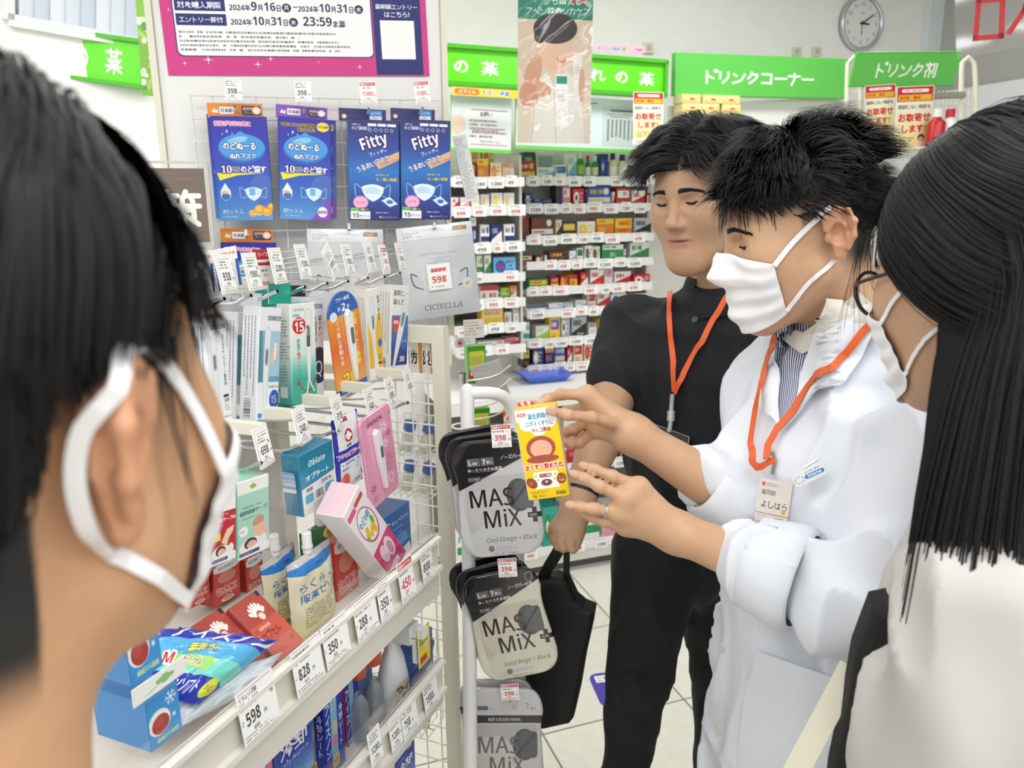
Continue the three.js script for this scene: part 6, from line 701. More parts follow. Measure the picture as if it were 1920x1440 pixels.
{
  const maskArt = (top, body, win, txt, sub, plus) => art(400, 500, (g, w, h) => {
    fillR(g, 0, 0, w, h, body); g.fillStyle = win; g.beginPath(); g.roundRect(46, 150, 318, 240, 16); g.fill(); disc(g, 150, 290, 96, 90, sub); disc(g, 300, 240, 60, 70, '#4a4c50'); fillR(g, 280, 180, 84, 120, '#5a5c60', 20); poly(g, [[46, 400], [120, 356], [364, 300], [364, 400]], body);
    if (top) { poly(g, [[0, 0], [w, 0], [w, 60], [0, 210]], top); fillR(g, 74, 70, 62, 34, '#6f6a68'); fillR(g, 140, 70, 62, 34, '#6f6a68'); en(g, 'L', 80, 88, 28, '#fff'); en(g, 'SIZE', 98, 92, 12, '#fff'); en(g, '7', 146, 88, 28, '#fff'); jt(g, '枚入', 166, 90, 15, { color: '#fff' }); jt(g, 'ゆったり大きめ形状', 74, 120, 18, { color: '#fff', weight: 0.1 }); jt(g, 'ノーズバー付き', 232, 76, 18, { color: '#fff' }); fillR(g, 70, 148, 60, 20, '#5c5856'); jt(g, 'クリヤモア', 72, 158, 11, { color: '#ccc' }); en(g, 'HI', 136, 158, 18, '#bbb', { w: 'normal' }); line(g, [[330, 30], [362, 26], [358, 56], [342, 66], [330, 50], [330, 30]], '#aaa', 3, true); } else { fillR(g, 0, 110, w, 34, '#26262a'); en(g, 'MIX COLORS MASK', w / 2, 128, 18, '#ccc', { a: 'center' }); fillR(g, 60, 70, 60, 18, '#666'); en(g, 'HI', 126, 80, 18, '#888', { w: 'normal' }); en(g, 'Z@', 236, 76, 20, '#888', { w: 'normal' }); en(g, '7', 304, 72, 36, '#777', { w: 'normal' }); jt(g, '枚入', 330, 80, 15, { color: '#888' }); }
    const ink = top ? '#1c1c1e' : '#6a6668'; for (const [t, x, y] of [['MAS', 56, 242], ['MiX', 112, 334]]) { en(g, t, x, y, 104, ink, { w: 'normal', sx: 1.06 }); en(g, t, x + 2, y, 104, ink, { w: 'normal', sx: 1.06 }); }
    if (top) { fillR(g, 330, 318, 66, 22, '#1c1c1e'); fillR(g, 352, 296, 22, 66, '#1c1c1e'); en(g, 'PLUS', 340, 330, 14, body); en(g, txt, 122, 424, 28, '#555', { f: 'serif', w: 'normal', sk: -0.25, sx: 0.95 }); disc(g, 140, 462, 14, 14, '#8a7f88'); fillR(g, 164, 454, 100, 16, '#c9c9d2', 4); fine(g, 150, 482, 160, 8, 1, '#888'); }
  });
  const a1 = maskArt('#1d1d20', '#d3d3d2', '#c4c4c4', 'Cool Greige × Black', '#cfcbc5', true), a2 = maskArt('#1d1d20', '#dedbc6', '#cfcab8', 'Sand Beige × Black', '#e0d4c4', true), a3 = maskArt(null, '#cfcdd0', '#b9b7ba', '', '#d0ccc8', false);
  const outline = (w, h) => { const s = new THREE.Shape(); s.moveTo(-w * 0.5, -h * 0.28); s.quadraticCurveTo(-w * 0.49, -h * 0.5, -w * 0.24, -h * 0.5); s.lineTo(w * 0.24, -h * 0.5); s.quadraticCurveTo(w * 0.49, -h * 0.5, w * 0.5, -h * 0.28); s.lineTo(w * 0.46, h * 0.08); s.quadraticCurveTo(w * 0.45, h * 0.2, w * 0.485, h * 0.3); s.quadraticCurveTo(w * 0.47, h * 0.5, w * 0.25, h * 0.5); s.lineTo(-w * 0.25, h * 0.5); s.quadraticCurveTo(-w * 0.47, h * 0.5, -w * 0.485, h * 0.3); s.quadraticCurveTo(-w * 0.45, h * 0.2, -w * 0.46, h * 0.08); s.lineTo(-w * 0.5, -h * 0.28); return s; };
  const mk = (a, q4, l, n, price, tagQ, nice) => {
    const q = quad(HP, q4);
    for (let i = n; i >= 0; i--) {
      const o = thing('mask_pouch', i ? `${nice} mask pouch, ${['', 'second', 'third', 'fourth'][i]} behind the front one of its stack` : l, 'pouch'); put(o, q, -0.024 * i); o.position.addScaledVector(HP.r, -0.012 * i).addScaledVector(UP, 0.004 * i); o.rotateZ(0.05 * i);
      const g = cut(outline(q.w, q.h), 0.01, a, 0.004, 4), p = g.attributes.position; for (let k = 0; k < p.count; k++) p.setZ(k, p.getZ(k) + 0.003 * nz(p.getX(k) * 30, p.getY(k) * 26, i)); g.computeVertexNormals(); part('pouch', g, a.p.film, o);
    }
    const h = thing('rack_hook', `white rack hook with a red 398 card above ${tagQ[4]}`, 'hook'), pl = plane(HP.p0.clone().addScaledVector(HP.n, 0.02), HP.n, HP.r), m = flatTag(pl, tagQ.slice(0, 4), 398, price, h, 0); part('wire', tube([m.position.clone().addScaledVector(UP, -0.02).addScaledVector(HP.n, -0.003), m.position.clone().addScaledVector(UP, -0.02).addScaledVector(HP.n, -0.09)], 0.0025, 1, 6), WIRE, h);
  };
  mk(a1, [[842, 838], [1000, 812], [1028, 1034], [867, 1052]], 'grey and black mask pouch, front of the top stack behind the yellow box', 2, { red: 1 }, [[921, 798], [956, 795], [961, 836], [922, 842], 'the grey mask pouches'], 'grey and black');
  mk(a2, [[855, 1090], [1008, 1058], [1060, 1246], [904, 1292]], 'cream and black mask pouch, front of the middle stack', 2, { red: 1, z: 2 }, [[932, 1048], [968, 1046], [970, 1080], [936, 1084], 'the cream mask pouches'], 'cream and black');
  mk(a3, [[870, 1298], [1020, 1290], [1022, 1500], [874, 1505]], 'silver grey mask pouch at the bottom of the rack', 1, { red: 1, z: 3 }, [[938, 1284], [972, 1282], [974, 1312], [941, 1315], 'the silver mask pouches'], 'silver grey');
}
{ // wire snack rack beyond, with a green snack box and red snack bags
  const o = thing('wire_snack_rack', 'chrome wire tray rack holding snack boxes behind the mask rack', 'rack'), d = 1.75, g = [];
  for (const y of [712, 738, 762, 786, 812]) { g.push(tube([P(868, y + 4, d), P(930, y - 8, d), P(958, y - 28, d)], 0.002, 12, 5)); } g.push(tube([P(868, 700, d), P(868, 830, d)], 0.003, 1, 6)); part('wires', merge(g), CHROME, o); part('stand_post', tube([P(868, 700, d), P(868, 700, d).setY(0)], 0.008, 1, 8), CHROME, o); part('side_plate', cut([[0, 0], [0.07, 0.02], [0.1, -0.09], [0.02, -0.05]], 0.002, null, 0.0004), M(0xd2d2d0, 0.3, { metalness: 0.5 }), o).position.copy(P(880, 690, d + 0.02));
  const ra = art(120, 300, (g, w, h) => { fillR(g, 0, 0, w, h, '#6cc02e'); fillR(g, 10, 50, 100, 130, '#cfe86c'); for (let i = 0; i < 7; i++) line(g, [[20 + i * 12, 60], [14 + i * 13, 200]], '#c8902c', 5); fillR(g, 0, 0, w, 36, '#4aa02c'); fillR(g, 16, 40, 90, 40, '#e8e04a', 8); poly(g, [[6, 200], [114, 180], [114, 244], [6, 262]], '#c8242c'); en(g, 'RETZ', 14, 222, 38, '#fff', { r: -0.12, sx: 0.9 }); fillR(g, 0, 270, w, 30, '#3f8a2c'); });
  for (const [q4, l, dd] of [[[[874, 650], [912, 648], [910, 716], [880, 722]], 'green pretzel snack box with a red name band, upper one', 1.9], [[[884, 770], [920, 762], [918, 830], [888, 836]], 'green pretzel snack box with a red name band, lower one', 1.9]]) { const q = quad(plane(P(895, 690, dd), NZ, EX), q4); put(single('snack_box', carton(q.w, q.h, 0.03, { front: ra, side: swatch('#4f9a2c', ra) }), ra.p.gloss, l, 'snack'), q); }
  const rb = art(120, 100, (g, w, h) => { fillR(g, 0, 0, w, h, '#d2352c'); for (let i = -2; i < 8; i++) { line(g, [[i * 22, 0], [i * 22 + 50, h]], '#f2d8a8', 6); line(g, [[i * 22 + 50, 0], [i * 22, h]], '#f2d8a8', 6); } disc(g, 60, 50, 24, 16, '#f0c030'); });
  for (const [q4, l, pl] of [[[[942, 762], [1004, 748], [1010, 800], [946, 808]], 'red latticed snack bag behind the held yellow box', 2.5], [[[1150, 735], [1190, 726], [1192, 768], [1150, 772]], 'red latticed snack bag beside the black polo shirt', 2.6]]) { const q = quad(plane(P(q4[0][0], q4[0][1], pl), NZ, EX), q4), b = thing('snack_bag', l, 'snack'); put(b, q); part('bag', pouchGeo(q.w, q.h, 0.02, rb), rb.p.film, b); }
  const pk = art(120, 70, (g, w, h) => { fillR(g, 0, 0, w, h, '#f4b8c8'); en(g, '115', 4, 28, 46, '#c82c50'); en(g, '124', 30, 58, 22, '#333'); }); const q = quad(plane(P(1168, 775, 2.58), NZ, EX), [[1140, 762], [1184, 760], [1184, 784], [1140, 786]]); put(single('price_placard', sheet(q.w, q.h, pk, 0.002), pk.p.paper, 'pink placard with a red price below the latticed snack bag', 'sign'), q);
  const wp = art(120, 90, (g, w, h) => { fillR(g, 0, 0, w, h, '#f2efe9'); fine(g, 10, 8, 100, 70, 5, '#c86a6a', 0.35); }); const q3 = quad(plane(P(888, 614, 1.95), NZ, EX), [[868, 600], [908, 598], [908, 632], [870, 636]]); put(single('small_notice', sheet(q3.w, q3.h, wp, 0.001), wp.p.paper, 'small white notice with red lines above the pretzel box', 'notice'), q3);
  const tb = art(100, 260, (g, w, h) => { fillR(g, 0, 0, w, h, '#e4e4e2'); fine(g, 10, 10, 80, 240, 26, '#8a8c90', 0.4); }); const q5 = quad(plane(P(870, 310, 1.62), BN, BR), [[848, 256], [874, 252], [900, 372], [874, 380]]); put(single('leaflet', sheet(q5.w, q5.h, tb, 0.002), tb.p.paper, 'narrow grey printed leaflet hanging at the board’s right edge', 'leaflet'), q5);
}
{ // floor sticker
  const fp = plane(V(0, 0.0006, 0), UP, EX), c = [[1090, 1268], [1196, 1256], [1262, 1306], [1132, 1330]].map(([x, y]) => hit(x, y, fp)), a = art(260, 220, (g, w, h) => { fillR(g, 0, 0, w, h, '#4a46a8'); fillR(g, 24, 18, 210, 44, '#f6f6f4'); jt(g, 'こちらでお待ち', 32, 40, 26, { color: '#444' }); disc(g, 130, 140, 60, 50, '#f6f6f4'); disc(g, 130, 140, 40, 34, '#4a46a8'); });
  const ctr = c[0].clone().add(c[1]).add(c[2]).add(c[3]).multiplyScalar(0.25), w = c[0].distanceTo(c[1]), h = c[0].distanceTo(c[3]), g = new THREE.ShapeGeometry(roundRect(w, h, 0.04), 8); planarUV(g, a, -w / 2, w / 2, -h / 2, h / 2); g.rotateX(-Math.PI / 2);
  const o = single('floor_sticker', g, a.p.gloss, 'purple floor sticker with a white label by the black trousers', 'sticker'); const x = c[1].clone().sub(c[0]).normalize(); basis(o, x, UP, x.clone().cross(UP), ctr.setY(0.0008));
}
// ---------- figures: distance fields, meshing, draping ----------
const smin = (a, b, k) => { const h = Math.max(k - Math.abs(a - b), 0) / k; return Math.min(a, b) - h * h * k * 0.25; };
const smax = (a, b, k) => -smin(-a, -b, k);
function cone(a, b, ra, rb) { const bx = b.x - a.x, by = b.y - a.y, bz = b.z - a.z, L = bx * bx + by * by + bz * bz || 1e-9, ax = a.x, ay = a.y, az = a.z; return (x, y, z) => { const px = x - ax, py = y - ay, pz = z - az; let t = (px * bx + py * by + pz * bz) / L; t = t < 0 ? 0 : t > 1 ? 1 : t; const dx = px - bx * t, dy = py - by * t, dz = pz - bz * t; return Math.sqrt(dx * dx + dy * dy + dz * dz) - (ra + (rb - ra) * t); }; }
function ell(cx, cy, cz, rx, ry, rz) { return (x, y, z) => { const X = x - cx, Y = y - cy, Z = z - cz, k0 = Math.sqrt((X / rx) ** 2 + (Y / ry) ** 2 + (Z / rz) ** 2), k1 = Math.sqrt((X / rx / rx) ** 2 + (Y / ry / ry) ** 2 + (Z / rz / rz) ** 2); return k1 < 1e-9 ? -Math.min(rx, ry, rz) : k0 * (k0 - 1) / k1; }; }
const blend = (list, k) => (x, y, z) => { let d = list[0](x, y, z); for (let i = 1; i < list.length; i++) d = smin(d, list[i](x, y, z), k); return d; };
function mesher(f, lo, hi, h, color) {
  const n = [0, 1, 2].map((i) => Math.max(2, Math.ceil((hi[i] - lo[i]) / h) + 1)), [nx, ny, nq] = n, val = new Float32Array(nx * ny * nq);
  for (let k = 0, q = 0; k < nq; k++) for (let j = 0; j < ny; j++) for (let i = 0; i < nx; i++, q++) val[q] = f(lo[0] + i * h, lo[1] + j * h, lo[2] + k * h);
  const id = new Int32Array(nx * ny * nq).fill(-1), pos = [], idx = [], at = (i, j, k) => (k * ny + j) * nx + i;
  const C = [[0, 0, 0], [1, 0, 0], [0, 1, 0], [1, 1, 0], [0, 0, 1], [1, 0, 1], [0, 1, 1], [1, 1, 1]], E = [[0, 1], [2, 3], [4, 5], [6, 7], [0, 2], [1, 3], [4, 6], [5, 7], [0, 4], [1, 5], [2, 6], [3, 7]];
  for (let k = 0; k < nq - 1; k++) for (let j = 0; j < ny - 1; j++) for (let i = 0; i < nx - 1; i++) {
    const v = C.map((c) => val[at(i + c[0], j + c[1], k + c[2])]); let neg = 0; for (const a of v) if (a < 0) neg++; if (!neg || neg === 8) continue;
    let x = 0, y = 0, z = 0, m = 0; for (const [a, b] of E) if ((v[a] < 0) !== (v[b] < 0)) { const t = v[a] / (v[a] - v[b]); x += C[a][0] + (C[b][0] - C[a][0]) * t; y += C[a][1] + (C[b][1] - C[a][1]) * t; z += C[a][2] + (C[b][2] - C[a][2]) * t; m++; }
    id[at(i, j, k)] = pos.length / 3; pos.push(lo[0] + (i + x / m) * h, lo[1] + (j + y / m) * h, lo[2] + (k + z / m) * h);
  }
  const quadI = (a, b, c, d, fl) => { if (a < 0 || b < 0 || c < 0 || d < 0) return; if (fl) idx.push(a, c, b, a, d, c); else idx.push(a, b, c, a, c, d); };
  for (let k = 1; k < nq - 1; k++) for (let j = 1; j < ny - 1; j++) for (let i = 1; i < nx - 1; i++) {
    const s = val[at(i, j, k)] < 0;
    if (s !== val[at(i + 1, j, k)] < 0) quadI(id[at(i, j - 1, k - 1)], id[at(i, j, k - 1)], id[at(i, j, k)], id[at(i, j - 1, k)], !s);
    if (s !== val[at(i, j + 1, k)] < 0) quadI(id[at(i - 1, j, k - 1)], id[at(i - 1, j, k)], id[at(i, j, k)], id[at(i, j, k - 1)], !s);
    if (s !== val[at(i, j, k + 1)] < 0) quadI(id[at(i - 1, j - 1, k)], id[at(i, j - 1, k)], id[at(i, j, k)], id[at(i - 1, j, k)], !s);
  }
  const nor = new Float32Array(pos.length), e = h * 0.5, col = color ? new Float32Array(pos.length) : null;
  for (let q = 0; q < pos.length; q += 3) { const x = pos[q], y = pos[q + 1], z = pos[q + 2]; const a = f(x + e, y, z) - f(x - e, y, z), b = f(x, y + e, z) - f(x, y - e, z), c = f(x, y, z + e) - f(x, y, z - e), L = Math.hypot(a, b, c) || 1; nor[q] = a / L; nor[q + 1] = b / L; nor[q + 2] = c / L; if (col) { const cc = color(x, y, z); col[q] = cc[0]; col[q + 1] = cc[1]; col[q + 2] = cc[2]; } }
  const g = new THREE.BufferGeometry(); g.setAttribute('position', new THREE.Float32BufferAttribute(pos, 3)); g.setAttribute('normal', new THREE.BufferAttribute(nor, 3)); if (col) g.setAttribute('color', new THREE.BufferAttribute(col, 3)); g.setAttribute('uv', new THREE.Float32BufferAttribute(new Float32Array(pos.length / 3 * 2), 2)); g.setIndex(idx); return g;
}
function bounds(pts, pad) { const lo = [9, 9, 9], hi = [-9, -9, -9]; for (const p of pts) ['x', 'y', 'z'].forEach((a, i) => { lo[i] = Math.min(lo[i], p[a] - pad); hi[i] = Math.max(hi[i], p[a] + pad); }); return [lo, hi]; }
function march(f, o, d, t0, t1) { let t = t0; for (let i = 0; i < 160; i++) { const x = o.x + d.x * t, y = o.y + d.y * t, z = o.z + d.z * t, v = f(x, y, z); if (v < 0.0006) { const e = 0.003, n = V(f(x + e, y, z) - f(x - e, y, z), f(x, y + e, z) - f(x, y - e, z), f(x, y, z + e) - f(x, y, z - e)).normalize(); return { p: V(x, y, z), n, t }; } t += Math.max(0.0006, v * 0.7); if (t > t1) break; } return null; }
const castPx = (f, px, py, t1 = 2.2) => march(f, CAM, rayU(px, py).normalize(), 0.2, t1);
// a strip of cloth lying on a field between two pixel edges
function strip(f, A, B, cols, off, th, uvArt) {
  const rows = [], R = (E, u) => { const k = u * (E.length - 1), i = Math.min(E.length - 2, Math.floor(k)), t = k - i; return [E[i][0] + (E[i + 1][0] - E[i][0]) * t, E[i][1] + (E[i + 1][1] - E[i][1]) * t]; }, n = Math.max(8, A.length * 4);
  let last = null; for (let i = 0; i <= n; i++) { const a = R(A, i / n), b = R(B, i / n), row = []; for (let j = 0; j <= cols; j++) { const x = a[0] + (b[0] - a[0]) * j / cols, y = a[1] + (b[1] - a[1]) * j / cols, hh = castPx(f, x, y); if (hh) last = hh; const q = hh ?? last; if (!q) { row.push(null); continue; } row.push({ p: hh ? q.p : P(x, y, q.d ?? 1), n: q.n }); if (hh) { q.d = hh.p.clone().sub(CAM).dot(V(0, 0, -1).transformDirection(CM)); } } rows.push(row); }
  const pos = [], uv = [], nor = [], P3 = (c, o) => c.p.clone().addScaledVector(c.n, o);
  const Q = (a, b, c, d, ua, ns) => { const fn = b.clone().sub(a).cross(d.clone().sub(a)).normalize(); [[a, 0], [b, 1], [c, 2], [a, 0], [c, 2], [d, 3]].forEach(([v, k]) => { pos.push(v.x, v.y, v.z); uv.push(...ua[k]); nor.push(...(ns ? ns[k] : fn).toArray()); }); };
  const U = (i, j) => (uvArt ? uvIn(uvArt, j / cols, 1 - i / n) : [j / cols, i / n]);
  for (let i = 0; i < n; i++) for (let j = 0; j < cols; j++) { const c = [rows[i][j], rows[i][j + 1], rows[i + 1][j + 1], rows[i + 1][j]]; if (c.some((k) => !k)) continue; const u = [U(i, j), U(i, j + 1), U(i + 1, j + 1), U(i + 1, j)]; Q(...[3, 2, 1, 0].map((k) => P3(c[k], off + th)), [u[3], u[2], u[1], u[0]], [3, 2, 1, 0].map((k) => c[k].n)); Q(...c.map((k) => P3(k, off)), u, c.map((k) => c[0].n.clone().negate()));
    if (i === 0) Q(P3(c[0], off), P3(c[1], off), P3(c[1], off + th), P3(c[0], off + th), u); if (i === n - 1) Q(P3(c[3], off), P3(c[2], off), P3(c[2], off + th), P3(c[3], off + th), u); if (j === 0) Q(P3(c[0], off), P3(c[3], off), P3(c[3], off + th), P3(c[0], off + th), u); if (j === cols - 1) Q(P3(c[1], off), P3(c[2], off), P3(c[2], off + th), P3(c[1], off + th), u); }
  const g = new THREE.BufferGeometry(); g.setAttribute('position', new THREE.Float32BufferAttribute(pos, 3)); g.setAttribute('uv', new THREE.Float32BufferAttribute(uv, 2)); g.setAttribute('normal', new THREE.Float32BufferAttribute(nor, 3)); return g;
}
// a flat ribbon through points, facing along normals
function ribbon(pts, nors, w, th, sub = 6) {
  const c = new THREE.CatmullRomCurve3(pts, false, 'centripetal'), n = pts.length * sub, pos = [], rows = [];
  for (let i = 0; i <= n; i++) { const t = i / n, p = c.getPoint(t), tg = c.getTangent(t), k = t * (nors.length - 1), a = Math.min(nors.length - 2, Math.floor(k)), nn = nors[a].clone().lerp(nors[a + 1], k - a).normalize(), sd = tg.clone().cross(nn).normalize(); nn.copy(sd.clone().cross(tg)).normalize(); rows.push([p.clone().addScaledVector(sd, -w / 2).addScaledVector(nn, th), p.clone().addScaledVector(sd, w / 2).addScaledVector(nn, th), p.clone().addScaledVector(sd, w / 2), p.clone().addScaledVector(sd, -w / 2)]); }
  for (let i = 0; i < n; i++) for (let j = 0; j < 4; j++) { const a = rows[i][j], b = rows[i][(j + 1) % 4], cc = rows[i + 1][(j + 1) % 4], d = rows[i + 1][j]; for (const v of [a, b, cc, a, cc, d]) pos.push(v.x, v.y, v.z); }
  const g = new THREE.BufferGeometry(); g.setAttribute('position', new THREE.Float32BufferAttribute(pos, 3)); g.setAttribute('uv', new THREE.Float32BufferAttribute(new Float32Array(pos.length / 3 * 2), 2)); g.computeVertexNormals(); return g;
}
const dense = (path, step = 10) => { const o = []; path.forEach((p, i) => { if (!i || p[2]) return o.push(p); const q = path[i - 1], n = Math.max(1, Math.round(Math.hypot(p[0] - q[0], p[1] - q[1]) / step)); for (let k = 1; k <= n; k++) o.push([q[0] + (p[0] - q[0]) * k / n, q[1] + (p[1] - q[1]) * k / n]); }); return o; };
function lanyard(f, path, w, off = 0.003) { const h = dense(path).map(([x, y, d]) => (d ? { p: P(x, y, d), n: CAM.clone().sub(P(x, y, d)).normalize() } : castPx(f, x, y))).filter(Boolean); return ribbon(h.map((q) => q.p.clone().addScaledVector(q.n, off)), h.map((q) => q.n), w, 0.0012); }
// heads: x to the person's left, y up, z forward, origin between the ear holes
function headField(o = {}) {
  const s = o.s ?? 1, L = [ell(0, 0.042, -0.010, 0.0755 * s, 0.092, 0.099), ell(0, -0.012, 0.036, 0.063 * s, 0.084, 0.058), ell(0, -0.066, 0.044, 0.046 * s, 0.042, 0.046)];
  for (const k of [-1, 1]) { L.push(cone(V(k * 0.053 * s, -0.046, 0.006), V(k * 0.018, -0.094, 0.072), 0.016, 0.014)); L.push(ell(k * 0.043 * s, -0.016, 0.062, 0.022, 0.024, 0.022)); }
  L.push(ell(0, -0.096, 0.077, 0.019, 0.014, 0.015));
  const base = blend(L, 0.035), brow = blend([cone(V(-0.036, 0.033, 0.078), V(-0.010, 0.031, 0.088), 0.0085, 0.0085), cone(V(0.036, 0.033, 0.078), V(0.010, 0.031, 0.088), 0.0085, 0.0085)], 0.01);
  const nose = blend([cone(V(0, 0.02, 0.089), V(0, -0.02, 0.109), 0.0065, 0.0095), ell(0, -0.022, 0.109, 0.0105, 0.009, 0.0095), ell(-0.011, -0.026, 0.1, 0.0068, 0.0065, 0.0085), ell(0.011, -0.026, 0.1, 0.0068, 0.0065, 0.0085)], 0.008);
  const lips = blend([ell(0, -0.0495, 0.0895, 0.023, 0.0052, 0.0085), ell(0, -0.0595, 0.0885, 0.019, 0.0062, 0.0085)], 0.004), lids = [-1, 1].map((k) => ell(k * 0.0315 * s, 0.011, 0.0735, 0.0165, 0.0115, 0.0125)), sock = [-1, 1].map((k) => ell(k * 0.031 * s, 0.012, 0.098, 0.018, 0.011, 0.014));
  const neck = cone(V(0, -0.055, -0.028), V(0, -0.2, -0.045), o.neck ?? 0.052, (o.neck ?? 0.052) * 1.1), smash = ell(0, -0.0545, 0.1, 0.026, 0.0016, 0.01);
  const ear = (k) => { const c = V(k * 0.0765 * s, 0.004, -0.012), out = 0.6, pt = (a, b, w) => V(c.x + k * (w + (a < 0 ? -a * out : 0)), c.y + b, c.z + a); // a forward, b up
    const rim = []; const path = [[0.010, 0.008], [0.008, 0.022], [-0.004, 0.031], [-0.017, 0.026], [-0.022, 0.012], [-0.019, -0.006], [-0.012, -0.020]]; for (let i = 1; i < path.length; i++) rim.push(cone(pt(path[i - 1][0], path[i - 1][1], 0.004), pt(path[i][0], path[i][1], 0.005), 0.0032, 0.0034));
    const inner = []; const p2 = [[-0.006, 0.02], [-0.0115, 0.008], [-0.011, -0.006], [-0.004, -0.015]]; for (let i = 1; i < p2.length; i++) inner.push(cone(pt(...p2[i - 1], 0.002), pt(...p2[i], 0.003), 0.003, 0.0032));
    const plate = []; for (const [a, b, r] of [[-0.008, 0.014, 0.017], [-0.0085, -0.001, 0.0145], [-0.006, -0.014, 0.0105]]) { const q = pt(a, b, 0.0); plate.push(ell(q.x, q.y, q.z, 0.0055, r, r)); }
    const lobe = pt(-0.004, -0.026, 0.002), tr = pt(0.007, -0.004, 0.001), cq = pt(-0.0035, 0.0, 0.0075), co = ell(cq.x, cq.y, cq.z, 0.0075, 0.0125, 0.0085), sq = pt(-0.012, 0.02, 0.0075), so = ell(sq.x, sq.y, sq.z, 0.005, 0.008, 0.0045), eb = blend([...plate, ...rim, ...inner, ell(lobe.x, lobe.y, lobe.z, 0.0042, 0.0085, 0.0085), ell(tr.x, tr.y, tr.z, 0.005, 0.0065, 0.0045)], 0.005); return (x, y, z) => smax(smax(eb(x, y, z), -co(x, y, z), 0.004), -so(x, y, z), 0.003); };
  const eL = ear(1), eR = ear(-1);
  const f = (x, y, z) => { let d = base(x, y, z); d = smin(d, neck(x, y, z), 0.03); if (z > 0.05) { d = smin(d, brow(x, y, z), 0.014); for (const q of sock) d = smax(d, -q(x, y, z), 0.01); for (const q of lids) d = smin(d, q(x, y, z), 0.005); d = smin(d, nose(x, y, z), 0.011); d = smin(d, lips(x, y, z), 0.006); d = smax(d, -smash(x, y, z), 0.002); } if (Math.abs(x) > 0.06) { d = smin(d, eL(x, y, z), 0.004); d = smin(d, eR(x, y, z), 0.004); } return d; };
  f.smooth = (x, y, z) => smin(smin(base(x, y, z), nose(x, y, z), 0.03), neck(x, y, z), 0.03);
  f.base = base; return f;
}
const SKIN = [0.59, 0.345, 0.2], LIP = [0.47, 0.2, 0.165], HAIRC = [0.012, 0.011, 0.012];
const mix = (a, b, t) => a.map((v, i) => v + (b[i] - v) * t), sst = (a, b, x) => { const t = Math.min(1, Math.max(0, (x - a) / (b - a))); return t * t * (3 - 2 * t); };
const EARC = [0.62, 0.27, 0.16];
function skinAt(x, y, z, tone = SKIN) { const n = 1 + 0.05 * nz(x * 60, y * 60, z * 60) + 0.04 * nz(x * 190, y * 190, z * 190); return tone.map((c) => c * n); }
const SKINM = new THREE.MeshPhysicalMaterial({ color: 0xffffff, vertexColors: true, roughness: 0.48, sheen: 0.15, sheenRoughness: 0.5, side: THREE.DoubleSide });
const HAIRM = M(0x17151a, 0.5, { specularIntensity: 0.45 }); HAIRM.color.setRGB(0.011, 0.0105, 0.012);
const addBrows = (m4, f, body, y0, arch) => { for (const k of [-1, 1]) part('eyebrow', brow(m4, f, k, y0, arch), HAIRM, body); };
const addLashes = (m4, f, body, y0, dip) => { for (const k of [-1, 1]) { part('eyelashes', lashes(m4, f, k, y0, dip), HAIRM, body); for (const [w, h, c, dy] of [[0.0085, 0.0015, 0x2a1d19, -0.0009]]) { const q = onHead(f, k * 0.0295, y0 - dip + dy); if (!q) continue; const g = new THREE.SphereGeometry(1, 16, 10); g.scale(w, h, 0.0009); g.applyQuaternion(new THREE.Quaternion().setFromUnitVectors(V(0, 0, 1), q.n)); g.translate(q.p.x, q.p.y, q.p.z); g.applyMatrix4(m4); part('eye', g, M(c, 0.25), body); } } };
const frameOf = (O, yaw, pitch, roll) => new THREE.Matrix4().compose(O, new THREE.Quaternion().setFromEuler(new THREE.Euler(pitch * Math.PI / 180, yaw * Math.PI / 180, roll * Math.PI / 180, 'YXZ')), V(1, 1, 1));
// the head's origin such that local point a lies at world point w
function headAt(w, a, yaw, pitch, roll) { const m = frameOf(V(), yaw, pitch, roll), p = a.clone().applyMatrix4(m); return frameOf(w.clone().sub(p), yaw, pitch, roll); }
function headMesh(m4, f, colorFn, low = -0.2, h = 0.0028) { const g = mesher(f, [-0.105, low, -0.13], [0.105, 0.15, 0.135], h, colorFn); g.applyMatrix4(m4); return g; }
